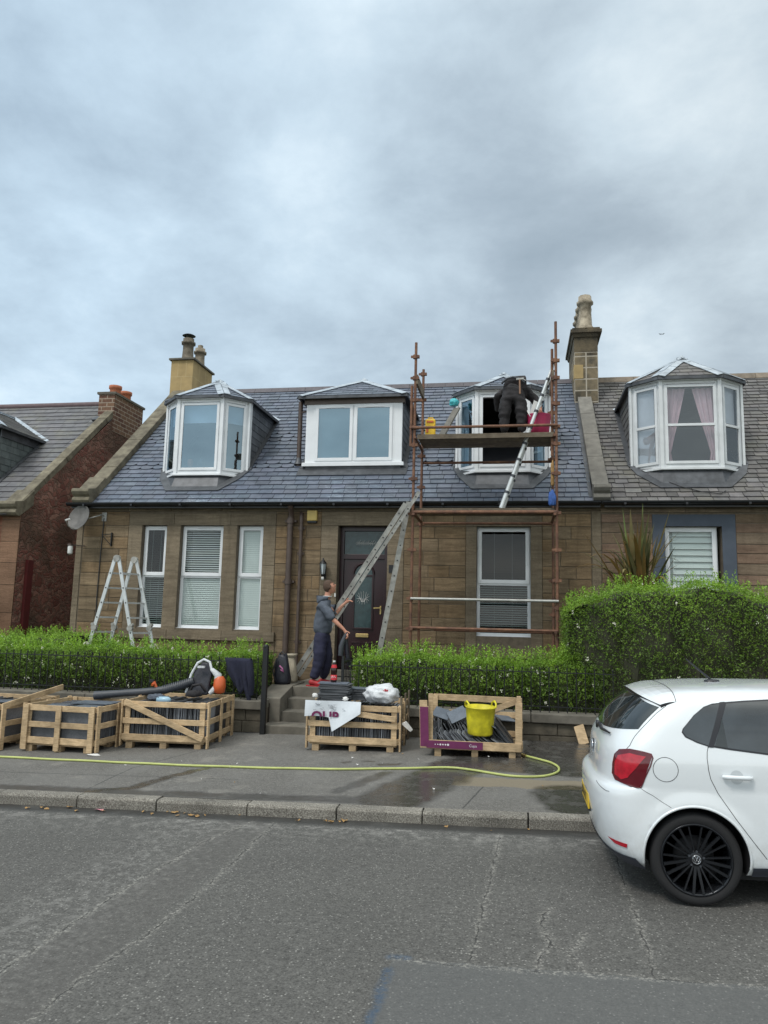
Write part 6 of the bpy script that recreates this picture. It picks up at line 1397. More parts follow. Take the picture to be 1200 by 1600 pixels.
# hose
pts = [(-9, 8.95), (-6.35, 8.78), (-5.27, 8.73), (-3.76, 8.68), (-2.38, 8.73), (-1.51, 8.87), (-.85, 9.04), (-.52, 8.97), (-.06, 8.74), (.25, 8.76), (.43, 8.98), (.47, 9.25), (.40, 9.50), (.28, 9.66), (.11, 9.86)]
def cr_spline(P_, n=10):
    out = []; Q = [P_[0]]+list(P_)+[P_[-1]]
    for i in range(1, len(Q)-2):
        for k in range(n):
            t = k/n; a, b, c, d = [Vector(q) for q in Q[i-1:i+3]]; out.append(.5*((2*b)+(-a+c)*t+(2*a-5*b+4*c-d)*t*t+(-a+3*b-3*c+d)*t**3))
    out.append(Vector(P_[-1])); return out
mb = MB(); sp = cr_spline(pts, 8); mb.path([(p.x, p.y+.008*math.sin(p.x*7), gz(p.x, p.y)+.014) for p in sp], .0135, 8); mb.tube((.11, 9.86, gz(.1, 9.8)+.014), (.06, 9.92, gz(.1, 9.8)+.02), .02, 8, m=1)
tag(mb.build('garden_hose', ['hose', 'brass'], origin=(-2, 8.7, .2)), 'lime yellow hose running along the wet pavement', 'hose')
# litter
def litter(name, label, x, y, s, mat, seed, cat='litter', grp=None):
    r = random.Random(seed); mb = MB(); n = 7; z = gz(x, y)+.004
    c = (x, y, z+.012); P_ = [(x+s*math.cos(k*6.283/n)*r.uniform(.5, 1), y+s*.6*math.sin(k*6.283/n)*r.uniform(.5, 1), z+r.uniform(0, .018)) for k in range(n)]
    for k in range(n): mb.poly([P_[k], P_[(k+1) % n], c])
    return tag(mb.build(name, mat, origin=(x, y, z)), label, cat, grp)
litter('pink_wrapper', 'crumpled pink wrapper lying in the gutter', -4.02, 7.13, .075, 'pink_paper', 1)
litter('paper_scrap', 'white paper scrap on the pavement below the three post crate', -5.28, 9.10, .11, 'paper', 2)
r_ = random.Random(77); 
for k in range(34):
    x = r_.choice([r_.uniform(-4.8, -2.6), r_.uniform(-3.3, -2.9), r_.uniform(-2.2, -1.4), r_.uniform(-4.9, .8)]); litter('dead_leaf', 'small dead leaf lying in the gutter', x, r_.uniform(7.06, 7.19), r_.uniform(.012, .04), 'litter_brown', 100+k, 'leaf', 'dead leaves in the gutter')
for k in range(26): 
    x, y = r_.uniform(-5, .8), r_.uniform(7.5, 10.8); litter('slate_chip', 'tiny pale chip lying on the pavement', x, y, r_.uniform(.008, .02), 'paper' if k % 3 else 'litter_brown', 200+k, 'chip', 'chips scattered on the pavement')
mb = MB(); mb.obox((.86, 10.93, gz(.86, 10.9)+.11), (.14, .02, .26), (.9, .1, .3), (-.1, .9, -.35), (-.25, .35, .9)); tag(mb.build('timber_offcut', 'pine', origin=(.86, 10.93, .2)), 'short timber offcut leaning on the wall behind the car', 'offcut')
# things on the scaffold
t = thing('tool_case', 'yellow plastic tool case standing on the scaffold platform', 'case', (-1.55, 13.25, 5.105))
mb = MB(); mb.box(-1.63, -1.45, 13.2, 13.32, 5.11, 5.47); mb.build('shell', 'yellow_case', t, bevel=.02); mb = MB(); mb.box(-1.60, -1.48, 13.185, 13.2, 5.40, 5.43); mb.box(-1.61, -1.57, 13.19, 13.2, 5.22, 5.30); mb.box(-1.58, -1.5, 13.19, 13.2, 5.13, 5.17); mb.build('latch', 'orange', t); mb = MB(); mb.path([(-1.59, 13.26, 5.46), (-1.58, 13.26, 5.50), (-1.50, 13.26, 5.50), (-1.49, 13.26, 5.46)], .012, 6); mb.build('handle', 'yellow_case', t)
mb = MB(); mb.obox((-1.30, 14.35, 5.78), (.15, .03, .75), (.86, -.1, .5), (.2, .97, -.1), (-.42, .25, .82)); mb.obox((-1.34, 14.35, 5.78), (.15, .03, .75), (.86, -.1, .5), (.2, .97, -.1), (.42, .25, .82)) if False else None
mb2 = MB(); mb2.beam((-1.48, 14.25, 5.33), (-1.18, 14.7, 6.08), .16, .035, (-.5, -.8, .5)); tag(mb2.build('plank', 'skew_grey', origin=(-1.45, 14.2, 5.3), bevel=.004), 'grey plank leaning against the roof beside the tool case', 'plank')
t = lumpy('dust_sheet', 'small turquoise cloth bundle at the upper end of the plank', 'cloth', (-1.24, 14.72, 6.20), (.08, .07, .075), 'teal', 55, amp=.25)
tb_ = thing('trug', 'magenta rubber trug on the scaffold beside the bending worker', 'bucket', (.38, 13.35, 5.105))
mb = MB(); mb.lathe((.38, 13.35, 5.11), [(.001, .0), (.17, .0), (.20, .25), (.22, .40), (.225, .41), (.205, .4), (.18, .25), (.15, .02), (.001, .02)], 24); mb.build('tub', 'magenta', tb_); mb = MB(); mb.path([(.17, 13.3, 5.47), (.16, 13.28, 5.56), (.18, 13.22, 5.58), (.24, 13.2, 5.47)], .012, 8); mb.build('handle', 'white_plastic', tb_)
mb = MB(); mb.prism([(.20, 13.25, 5.45), (.33, 13.25, 5.40), (.42, 13.25, 5.72), (.30, 13.25, 5.78)], (0, .02, .0)); tag(mb.build('lead_roll', 'white_plastic', origin=(.3, 13.25, 5.5)), 'white sheet standing up in the magenta trug', 'sheet')
lumpy('blue_cloth', 'blue cloth tied to the right front scaffold pole', 'cloth', (.585, 12.87, 3.93), (.05, .04, .12), 'blue_rag', 61, amp=.4)
lumpy('yellow_wood_strip', 'dirty yellow tinted wood strip hanging on the right scaffold pole', 'cloth', (.60, 12.95, 4.35), (.025, .03, .20), 'litter_brown', 62, amp=.4)  # yellow tinted wood strip, shaped as a thin lump
for nm, x, z, lb, s in (('clay_vase', -6.83, 4.97, 'small terracotta vase inside the left dormer window', 'pot_red'), ('dark_vase', -6.58, 4.97, 'small dark vase with twigs inside the left dormer window', 'black_plastic')):
    t = thing(nm, lb, 'vase', (x, 14.78, z)); mb = MB(); mb.lathe((x, 14.78, z), [(.04, 0), (.065, .05), (.06, .12), (.045, .16)], 10); mb.build('pot', s, t); mb = MB(); r_ = random.Random(3)
    for k in range(5): mb.path([(x, 14.78, z+.12), (x+r_.uniform(-.05, .06), 14.78, z+.3), (x+r_.uniform(-.1, .16), 14.78, z+.55)], .004, 4)
    mb.build('twigs', 'twig', t)
mb = MB(); mb.mesh([(0, 0, 0), (-.25, .02, .10), (-.12, .1, .02), (.25, -.02, .12), (.12, .1, .02), (0, -.14, 0), (0, .16, 0), (0, 0, .03), (0, 0, -.04)], [(0, 1, 2), (0, 4, 3), (5, 0, 7), (5, 8, 0), (6, 7, 0), (6, 0, 8), (5, 7, 1), (5, 3, 7)])
o = tag(mb.build('bird', 'black_plastic'), 'tiny dark bird flying above the right dormer', 'bird'); o.location = (11.3-.0, 60, 24.6)
# ---------------------------------------------------------------- people
def skin_obj(name, pts, edges, mat, parent, subs=2, smooth=True, root=0, wr=0.0):
    """pts: {key: (x,y,z,rx,ry)}"""
    keys = list(pts); idx = {k: i for i, k in enumerate(keys)}; wlx = WL.get(parent.name, Vector((0, 0, 0))) if parent else Vector((0, 0, 0))
    me = bpy.data.meshes.new(name); me.from_pydata([tuple(Vector(pts[k][:3])-wlx) for k in keys], [(idx[a], idx[b]) for a, b in edges], [])
    o = bpy.data.objects.new(name, me); COL.objects.link(o); md = o.modifiers.new('skin', 'SKIN'); md.branch_smoothing = .6; md.use_smooth_shade = True
    sv = me.skin_vertices[0].data
    for i, k in enumerate(keys):
        p = pts[k]; sv[i].radius = (p[3], p[4] if len(p) > 4 else p[3]); sv[i].use_root = (i == root)
    sb = o.modifiers.new('s', 'SUBSURF'); sb.levels = sb.render_levels = subs
    bpy.context.view_layer.update(); ev = o.evaluated_get(bpy.context.evaluated_depsgraph_get()); m2 = bpy.data.meshes.new_from_object(ev); m2.materials.clear(); m2.materials.append(M[mat])
    if wr:
        r_w = random.Random(len(keys)*7+1); ph = [(Vector((r_w.gauss(0, 9), r_w.gauss(0, 9), r_w.gauss(0, 15))), r_w.random()*6) for _ in range(7)]
        ns = [v.normal.copy() for v in m2.vertices]
        for v, n_ in zip(m2.vertices, ns): v.co += n_*wr*sum((1-2*abs(math.sin(v.co.dot(k)+p)))/3.0 for k, p in ph)
    ca = m2.color_attributes.new('Col', 'FLOAT_COLOR', 'CORNER'); ca.data.foreach_set('color', [1.0]*(4*len(m2.loops)))
    for p in m2.polygons: p.use_smooth = True
    bpy.data.objects.remove(o); o = bpy.data.objects.new(name, m2); COL.objects.link(o)
    if parent: o.parent = parent; WL[o.name] = wlx
    return o
def chain(*k): return list(zip(k[:-1], k[1:]))
def hand_pts(pts, edges, wrist, palm, tip_dir, side, thumb_dir, pre, s=1.0, curl=.6, palm_n=(0, 0, -1)):
    """adds palm + five fingers after wrist key"""
    w = Vector(palm); d = Vector(tip_dir).normalized(); sd = Vector(side).normalized(); pn = Vector(palm_n).normalized()
    pts[pre+'palm'] = (*w, .024*s, .034*s); edges.append((wrist, pre+'palm')); k0 = w+d*.035*s; pts[pre+'kn'] = (*k0, .018*s, .038*s); edges.append((pre+'palm', pre+'kn'))
    for i, (o_, L_) in enumerate(((-.030, .062), (-.010, .072), (.010, .068), (.029, .054))):
        b = k0+sd*o_*s+d*.012*s; c = b+(d*(1-curl*.4)+pn*curl*.6).normalized()*L_*.5*s; e = c+(d*(1-curl)+pn*curl).normalized()*L_*.5*s
        for nm, p, r in (('a', b, .0088), ('b', c, .0082), ('c', e, .007)): pts[f'{pre}{i}{nm}'] = (*p, r*s, r*s)
        edges += [(pre+'kn', f'{pre}{i}a'), (f'{pre}{i}a', f'{pre}{i}b'), (f'{pre}{i}b', f'{pre}{i}c')]
    td = Vector(thumb_dir).normalized(); a = w+td*.026*s-d*.005*s; b = a+(td*.6+d*.8).normalized()*.03*s; c = b+(td*.25+d).normalized()*.028*s
    for nm, p, r in (('ta', a, .012), ('tb', b, .0105), ('tc', c, .0085)): pts[pre+nm] = (*p, r*s, r*s)
    edges += [(pre+'palm', pre+'ta'), (pre+'ta', pre+'tb'), (pre+'tb', pre+'tc')]
def head_mesh(parent, c, fdir, updir, s=1.0, hair=True):
    c = Vector(c); f = Vector(fdir).normalized(); u = Vector(updir); u = (u-f*u.dot(f)).normalized(); r = f.cross(u)
    bm = bmesh.new(); bmesh.ops.create_icosphere(bm, subdivisions=4, radius=1)
    def place_(bm, nm, mat):
        me = bpy.data.meshes.new(nm); bm.to_mesh(me); bm.free(); me.materials.append(M[mat])
        for p in me.polygons: p.use_smooth = True
        return me
    def shape(v):
        x, y, z = v   # x right, y front, z up (unit)
        X, Y, Z = x*.074, y*.096, z*.118
        if z < -.1: k = min(1, (-.1-z)/.9); X *= 1-.34*k; Y = Y*(1-.18*k)+.012*k
        if y > .3:
            Y -= .006*(abs(x) > .12 and .05 < z < .32)*1.0
            Y += .030*math.exp(-((x/.16)**2+((z+.12)/.17)**2)); Y += .010*math.exp(-((x/.25)**2+((z+.42)/.07)**2)); Y += .012*math.exp(-((x/.25)**2+((z+.80)/.14)**2)); Y += .006*math.exp(-(((abs(x)-.3)/.3)**2+((z-.27)/.08)**2))
            Y -= .010*math.exp(-(((abs(x)-.36)/.16)**2+((z-.08)/.10)**2)); Y -= .005*math.exp(-((x/.3)**2+((z+.50)/.025)**2))
        if abs(x) > .85 and -.3 < z < .15 and -.35 < y < .15: X += math.copysign(.016, x)*(1-abs(z+.08)/.23)
        return X, Y, Z
    for v in bm.verts:
        X, Y, Z = shape(v.co); v.co = (c+(r*X+f*Y+u*Z)*s)-WL[parent.name]
    hm = place_(bm, 'head', 'skin')
    if hair:
        bm = bmesh.new(); bmesh.ops.create_icosphere(bm, subdivisions=4, radius=1)
        dele = [v for v in bm.verts if not (v.co.z > .30-(.55 if v.co.y < .25 else 0)-.45*max(0, -v.co.y) or (v.co.z > .48))]
        bmesh.ops.delete(bm, geom=dele, context='VERTS')
        for v in bm.verts: X, Y, Z = shape(v.co); k = 1.055; v.co = (c+(r*X*k+f*Y*k+u*Z*1.06)*s)-WL[parent.name]
        me = place_(bm, 'hair', 'hair'); o = bpy.data.objects.new('hair', me); COL.objects.link(o); o.parent = parent
    bm = bmesh.new()
    for sgn in (-1, 1):
        p = c+(r*sgn*.029+f*.083+u*.012)*s-WL[parent.name]; bmesh.ops.create_icosphere(bm, subdivisions=2, radius=.011*s, matrix=Matrix.Translation(p))
    me = place_(bm, 'eyes', 'black_plastic'); o = bpy.data.objects.new('eyes', me); COL.objects.link(o); o.parent = parent
    return hm
def join_into(o, me):
    bm = bmesh.new(); bm.from_mesh(o.data); bm.from_mesh(me); bm.to_mesh(o.data); bm.free()
P1 = thing('person', 'man in blue grey hoodie, navy joggers and red trainers looking up beside the ladder', 'person', (-3.2, 12.2, .772))
Y0 = 12.2
hd = (-3.055, 12.19, 2.375)
pts = {'pel': (-3.15, Y0, 1.62, .12, .10), 'ch': (-3.14, Y0, 1.95, .09, .08), 'nk0': (-3.10, Y0, 2.16, .05), 'nk': (-3.08, Y0, 2.25, .056), 'nk1': (-3.068, Y0-.005, 2.32, .056),
       'rs': (-3.11, Y0-.15, 2.06, .04), 're': (-2.93, Y0-.24, 1.86, .042), 'rf': (-2.83, Y0-.24, 1.775, .036), 'rw': (-2.735, Y0-.23, 1.69, .026),
       'ls': (-3.11, Y0+.15, 2.06, .04), 'le': (-3.0, Y0+.26, 1.93, .042), 'lf': (-2.92, Y0+.28, 2.05, .034), 'lw': (-2.85, Y0+.29, 2.12, .026),
       'rh': (-3.17, Y0-.09, 1.56, .085), 'rk': (-3.16, Y0-.10, 1.20, .055), 'ra': (-3.245, Y0-.11, .87, .036), 'lh': (-3.15, Y0+.09, 1.56, .085), 'lk': (-3.10, Y0+.11, 1.20, .055), 'la': (-3.15, Y0+.13, .87, .036)}
ed = chain('pel', 'ch', 'nk0', 'nk', 'nk1')+chain('ch', 'rs', 're', 'rf', 'rw')+chain('ch', 'ls', 'le', 'lf', 'lw')+chain('pel', 'rh', 'rk', 'ra')+chain('pel', 'lh', 'lk', 'la')
hand_pts(pts, ed, 'rw', (-2.70, Y0-.23, 1.64), (.6, 0, -.8), (0, 1, 0), (.7, -.2, .5), 'R', 1.0, .9, (-.6, 0, -.5))
hand_pts(pts, ed, 'lw', (-2.82, Y0+.29, 2.145), (.75, 0, .35), (0, 1, .1), (-.1, -.2, .95), 'L', 1.0, .6, (.3, 0, -.9))
b1 = skin_obj('body', pts, ed, 'skin', P1); join_into(b1, head_mesh(P1, hd, (.78, .38, .42), (-.3, -.1, .95), 1.0))
hp = {'hem': (-3.14, Y0, 1.57, .185, .165), 'w': (-3.15, Y0, 1.72, .20, .175), 'c': (-3.135, Y0, 1.93, .215, .185), 'sh': (-3.12, Y0, 2.10, .145, .15), 'n': (-3.09, Y0, 2.20, .082),
      'rs': (-3.11, Y0-.17, 2.08, .105), 'rm': (-3.02, Y0-.225, 1.97, .088), 're': (-2.925, Y0-.245, 1.865, .072), 'rc': (-2.895, Y0-.245, 1.835, .062),
      'ls': (-3.11, Y0+.17, 2.08, .105), 'lm': (-3.05, Y0+.23, 2.0, .085), 'le': (-3.0, Y0+.265, 1.93, .062), 'lc': (-2.97, Y0+.27, 1.97, .055)}
skin_obj('hoodie', hp, chain('hem', 'w', 'c', 'sh', 'n')+chain('sh', 'rs', 'rm', 're', 'rc')+chain('sh', 'ls', 'lm', 'le', 'lc'), 'hoodie', P1, subs=3, wr=.010)
skin_obj('hood', {'a': (-3.13, Y0-.085, 2.185, .042), 'b': (-3.19, Y0-.05, 2.17, .058), 'c': (-3.22, Y0, 2.15, .066), 'd': (-3.19, Y0+.05, 2.17, .058), 'e': (-3.13, Y0+.085, 2.185, .042), 'f': (-3.05, Y0-.06, 2.20, .028), 'g': (-3.05, Y0+.06, 2.20, .028)}, chain('f', 'a', 'b', 'c', 'd', 'e', 'g'), 'hoodie', P1, root=2)
mb = MB(); mb.lathe((-3.085, Y0, 2.215), [(.075, 0), (.08, .008), (.07, .014)], 16); mb.build('collar', 'white_plastic', P1)
tp = {'w': (-3.145, Y0, 1.74, .15, .13), 'h': (-3.15, Y0, 1.58, .175, .15), 'rh': (-3.165, Y0-.09, 1.46, .135), 'rt': (-3.16, Y0-.10, 1.33, .12), 'rk': (-3.155, Y0-.105, 1.18, .103), 'rc': (-3.20, Y0-.11, 1.02, .095), 'ra': (-3.235, Y0-.115, .93, .085), 'rb': (-3.245, Y0-.115, .875, .05),
      'lh': (-3.13, Y0+.09, 1.46, .135), 'lt': (-3.11, Y0+.10, 1.33, .12), 'lk': (-3.08, Y0+.11, 1.18, .103), 'lc': (-3.11, Y0+.125, 1.02, .095), 'la': (-3.14, Y0+.13, .93, .085), 'lb': (-3.15, Y0+.13, .875, .05)}
skin_obj('joggers', tp, chain('w', 'h', 'rh', 'rt', 'rk', 'rc', 'ra', 'rb')+chain('h', 'lh', 'lt', 'lk', 'lc', 'la', 'lb'), 'navy_trouser', P1, subs=3, wr=.006)
def shoe(x, y, z, az, mat, parent, s=1.0, sole='white_plastic'):
    d = Vector((math.cos(az), math.sin(az), 0)); b = Vector((x, y, z))
    p = {'h': (*(b-d*.07*s+Vector((0, 0, .045))), .038*s, .038*s), 'a': (*(b-d*.03*s+Vector((0, 0, .07))), .042*s, .045*s), 'm': (*(b+d*.06*s+Vector((0, 0, .045))), .040*s, .036*s), 't': (*(b+d*.15*s+Vector((0, 0, .032))), .040*s, .028*s), 'e': (*(b+d*.185*s+Vector((0, 0, .028))), .028*s, .02*s)}
    o = skin_obj('shoe', p, chain('h', 'a', 'm', 't', 'e'), mat, parent)
    mb = MB(); sd = Vector((-d.y, d.x, 0)); L_ = [b-d*.105*s-sd*.025, b-d*.105*s+sd*.025, b+d*.08*s+sd*.045, b+d*.19*s+sd*.03, b+d*.21*s, b+d*.19*s-sd*.03, b+d*.08*s-sd*.045]
    mb.prism(L_, (0, 0, .018)); m = mb.build('sole', sole, parent); m.parent = o; return o
shoe(-3.235, Y0-.115, .772, R(-8), 'red_shoe', P1, 1.2, 'red_shoe'); shoe(-3.14, Y0+.13, .772, R(25), 'red_shoe', P1, 1.2, 'red_shoe')
gb_ = thing('refuse_bag', 'dark plastic bag hanging from the right hand of the man in the hoodie', 'bag', (-2.70, 11.97, 1.3))
mb = MB(); mb.path([(-2.68, 11.97, 1.66), (-2.73, 11.97, 1.55), (-2.77, 11.97, 1.42), (-2.78, 11.97, 1.28)], [.018, .035, .045, .04], 10, 0); mb.build('rolled_edge', 'dgrey_plastic', gb_)
mb = MB(); mb.path([(-2.68, 11.99, 1.65), (-2.70, 12.0, 1.52), (-2.69, 12.02, 1.36), (-2.66, 12.02, 1.2), (-2.64, 12.02, 1.1)], [.012, .028, .035, .035, .02], 12); mb.build('sack_body', 'bag_black', gb_)

# worker bending on the platform, seen from behind
P2 = thing('person', 'worker in black work clothes bending over into the open dormer', 'person', (-.06, 13.35, 5.105)); X0, YW, ZP = -.07, 13.3, 5.105
pts = {'pel': (X0, YW+.06, ZP+.92, .09, .08), 'ch': (X0+.04, YW+.36, ZP+1.05, .14, .12), 'nk': (X0+.10, YW+.56, ZP+.95, .06), 'hd': (X0+.12, YW+.66, ZP+.86, .085, .095), 'hd2': (X0+.13, YW+.76, ZP+.78, .07),
       'rs': (X0+.26, YW+.40, ZP+1.0, .06), 're': (X0+.44, YW+.34, ZP+.78, .045), 'rw': (X0+.50, YW+.20, ZP+.60, .03), 'ls': (X0-.18, YW+.42, ZP+1.0, .06), 'le': (X0-.24, YW+.48, ZP+.75, .045), 'lw': (X0-.14, YW+.55, ZP+.55, .03),
       'rh': (X0+.12, YW, ZP+.88, .09), 'rk': (X0+.15, YW-.03, ZP+.50, .06), 'ra': (X0+.15, YW+.02, ZP+.10, .04), 'lh': (X0-.11, YW, ZP+.88, .09), 'lk': (X0-.13, YW-.03, ZP+.50, .06), 'la': (X0-.13, YW+.02, ZP+.10, .04)}
ed = chain('pel', 'ch', 'nk', 'hd', 'hd2')+chain('ch', 'rs', 're', 'rw')+chain('ch', 'ls', 'le', 'lw')+chain('pel', 'rh', 'rk', 'ra')+chain('pel', 'lh', 'lk', 'la')
hand_pts(pts, ed, 'rw', (X0+.50, YW+.17, ZP+.55), (0, -.3, -.9), (1, 0, 0), (-.9, 0, -.2), 'R', 1.0, .5, (0, 1, 0)); hand_pts(pts, ed, 'lw', (X0-.12, YW+.56, ZP+.50), (0, .3, -.9), (1, 0, 0), (.9, 0, -.2), 'L', 1.0, .5, (0, -1, 0))
skin_obj('body', pts, ed, 'skin', P2)
skin_obj('hair', {'a': (X0+.12, YW+.67, ZP+.89, .088, .095), 'b': (X0+.13, YW+.74, ZP+.84, .08)}, [('a', 'b')], 'hair', P2)
tp = {'h': (X0, YW+.0, ZP+.88, .23, .20), 'h2': (X0+.005, YW+.06, ZP+1.02, .22, .19), 'rh': (X0+.115, YW-.02, ZP+.70, .165), 'rt': (X0+.145, YW-.03, ZP+.56, .135), 'rk': (X0+.155, YW-.04, ZP+.42, .115), 'rc': (X0+.16, YW-.01, ZP+.24, .10), 'ra': (X0+.16, YW+.02, ZP+.09, .085),
      'lh': (X0-.11, YW-.02, ZP+.70, .165), 'lt': (X0-.135, YW-.03, ZP+.56, .135), 'lk': (X0-.145, YW-.04, ZP+.42, .115), 'lc': (X0-.15, YW-.01, ZP+.24, .10), 'la': (X0-.15, YW+.02, ZP+.09, .085)}
skin_obj('work_trousers', tp, chain('h2', 'h', 'rh', 'rt', 'rk', 'rc', 'ra')+chain('h', 'lh', 'lt', 'lk', 'lc', 'la'), 'black_cloth', P2, root=1, subs=3, wr=.012)
jp = {'hem': (X0+.01, YW+.02, ZP+.98, .235, .20), 'w': (X0+.02, YW+.16, ZP+1.05, .225, .18), 'c': (X0+.05, YW+.36, ZP+.98, .21, .17), 'n': (X0+.09, YW+.50, ZP+.86, .11), 'rs': (X0+.26, YW+.30, ZP+.94, .12), 're': (X0+.42, YW+.28, ZP+.74, .085), 'rc': (X0+.50, YW+.20, ZP+.60, .068), 'ls': (X0-.23, YW+.28, ZP+.92, .13), 'le': (X0-.30, YW+.28, ZP+.78, .10), 'lc': (X0-.26, YW+.42, ZP+.62, .065), 'fl': (X0-.27, YW+.05, ZP+.78, .07)}
skin_obj('jacket', jp, chain('hem', 'w', 'c', 'n')+chain('c', 'rs', 're', 'rc')+chain('c', 'ls', 'le', 'lc')+chain('ls', 'fl'), 'black_cloth', P2, subs=3, wr=.012)
mb = MB(); mb.path([(X0-.20, YW-.12, ZP+.98), (X0-.10, YW-.17, ZP+1.05), (X0, YW-.18, ZP+1.07), (X0+.1, YW-.17, ZP+1.05), (X0+.20, YW-.12, ZP+.98)], .02, 6); mb.build('tool_belt', 'dgrey_plastic', P2)
shoe(X0+.155, YW+.01, ZP, R(88), 'black_plastic', P2, 1.1, 'black_plastic'); shoe(X0-.135, YW+.01, ZP, R(92), 'black_plastic', P2, 1.1, 'black_plastic')
t = thing('hammer', 'hammer with wooden handle hanging from the belt of the bending worker', 'hammer', (X0+.13, YW-.2, ZP+1.0))
mb = MB(); mb.tube((X0+.12, YW-.21, ZP+1.02), (X0+.125, YW-.25, ZP+.74), .014, 8, .017); mb.build('handle', simple('brown_handle', (.22, .12, .07), .6, .2), t)
mb = MB(); mb.beam((X0+.06, YW-.21, ZP+1.02), (X0+.19, YW-.21, ZP+1.03), .024, .03); mb.beam((X0+.17, YW-.21, ZP+1.025), (X0+.225, YW-.21, ZP+.99), .02, .012); mb.build('head', 'galv', t)
# ---------------------------------------------------------------- parked white hatchback
CP = [  # z, rear x, corner length, half width, front x, front corner length
 (.20, .15, .40, .72, 3.76, .5), (.25, .095, .40, .765, 3.80, .5), (.30, .06, .40, .782, 3.82, .5), (.38, .036, .40, .792, 3.83, .55), (.50, .016, .38, .799, 3.83, .6), (.60, .006, .38, .800, 3.82, .6),
 (.66, .006, .38, .800, 3.79, .6), (.700, .014, .38, .799, 3.75, .6), (.722, .032, .37, .798, 3.72, .6), (.738, .064, .36, .798, 3.69, .6), (.77, .074, .36, .800, 3.62, .6), (.85, .080, .36, .802, 3.42, .6), (.91, .086, .36, .800, 3.10, .5),
 (.955, .094, .36, .792, 2.90, .4), (1.00, .112, .37, .782, 2.80, .4), (1.05, .140, .38, .768, 2.70, .4), (1.15, .215, .40, .735, 2.53, .4), (1.25, .318, .42, .690, 2.34, .4), (1.30, .385, .42, .660, 2.22, .4), (1.33, .44, .42, .628, 2.12, .4), (1.352, .51, .42, .58, 2.02, .4), (1.372, .66, .42, .50, 1.94, .4), (1.386, .95, .42, .36, 1.86, .4), (1.394, 1.22, .25, .18, 1.76, .2)]
def cprof(z, k):
    if z <= CP[0][0]: return CP[0][k]
    if z >= CP[-1][0]: return CP[-1][k]
    for i in range(len(CP)-1):
        if CP[i][0] <= z <= CP[i+1][0]: break
    a, b, c, d = CP[max(i-1, 0)], CP[i], CP[i+1], CP[min(i+2, len(CP)-1)]
    h = c[0]-b[0]; t = (z-b[0])/h; s = (c[k]-b[k])/h
    m0 = (c[k]-a[k])/(c[0]-a[0]) if i > 0 else s; m1 = (d[k]-b[k])/(d[0]-b[0]) if i+2 < len(CP) else s
    if s == 0: m0 = m1 = 0
    else:
        m0 = 0 if m0/s < 0 else s*min(m0/s, 3); m1 = 0 if m1/s < 0 else s*min(m1/s, 3)
    t2, t3 = t*t, t*t*t
    return (2*t3-3*t2+1)*b[k]+(t3-2*t2+t)*h*m0+(-2*t3+3*t2)*c[k]+(t3-t2)*h*m1
NE = 3.0; WX, WZ, WR, WXF = .645, .300, .290, 3.03
def flare(x, z):
    f = 0
    for wx in (WX, WXF):
        d = math.hypot(x-wx, z-WZ)
        if d < .44: f += .012*(.5+.5*math.cos(math.pi*(d-.335)/.105) if d > .335 else 1)
    return f
def side_y(x, z):
    xr, a, w, xf, af = (cprof(z, k) for k in range(1, 6))
    if x < xr: return 0
    if x < xr+a: y = w*(1-((a-(x-xr))/a)**NE)**(1/NE)
    elif x > xf-af: y = w*max(0, 1-(min(1, (x-(xf-af))/af))**2.6)**(1/2.6)
    else: y = w
    return y+flare(x, z)*(y/w)**4
def rear_x(y, z):
    xr, a, w = (cprof(z, k) for k in range(1, 4)); return xr+a*(1-(max(0, 1-(min(1, abs(y)/w))**NE))**(1/NE))
def front_x(y, z):
    xf, af, w = cprof(z, 4), cprof(z, 5), cprof(z, 3); return xf-af*(1-(max(0, 1-(min(1, abs(y)/w))**2.6))**(1/2.6))
CAR = thing('parked_car', 'white hatchback car parked at the kerb, cut off by the right edge', 'car', (.52, 6.28, .0598), local=True); CAR.rotation_euler = (0, -.022, 0)
zs_ = sorted(set([CP[0][0]+(CP[-1][0]-CP[0][0])*i/78 for i in range(79)]+[.700, .711, .722, .730, .738]))
NR, NS, NF = 26, 110, 10
def outline(z):
    xr, a, w, xf, af = (cprof(z, k) for k in range(1, 6)); L = []
    for i in range(NR): th = math.pi/2*i/NR; L.append((xr+a*(1-math.cos(th)**(2/NE)), w*math.sin(th)**(2/NE)))
    for i in range(NS+1): x = xr+a+(xf-af-xr-a)*i/NS; L.append((x, w))
    for i in range(1, NF+1): th = math.pi/2*(1-i/NF); L.append((xf-af+af*math.cos(th)**(2/2.6), w*math.sin(th)**(2/2.6)))
    L = [(x, y+flare(x, z)*(y/w)**4) for x, y in L]
    return L+[(x, -y) for x, y in L[-2:0:-1]]
V = []; Fs = []; N_ = len(outline(.5))
for z in zs_: V += [(x, y, z) for x, y in outline(z)]
for j in range(len(zs_)-1):
    for i in range(N_): k = (i+1) % N_; Fs.append((j*N_+i, j*N_+k, (j+1)*N_+k, (j+1)*N_+i))
b_, t_ = len(V), len(V)+1; V += [(1.9, 0, CP[0][0]), (1.45, 0, CP[-1][0]+.002)]; e_ = (len(zs_)-1)*N_
for i in range(N_): k = (i+1) % N_; Fs.append((k, i, b_)); Fs.append((e_+i, e_+k, t_))
def quick(name, V, Fs, mats, mi=0, smooth=True):
    me = bpy.data.meshes.new(name); me.from_pydata(V, [], Fs); [me.materials.append(M[m]) for m in mats]
    bm = bmesh.new(); bm.from_mesh(me); bmesh.ops.recalc_face_normals(bm, faces=bm.faces); bm.to_mesh(me); bm.free()
    for p in me.polygons: p.use_smooth = smooth; p.material_index = mi
    o = bpy.data.objects.new(name, me); COL.objects.link(o); return o
body = quick('body', V, Fs, ['carpaint', 'cargap'])
cv, cf = [], []; n = 48
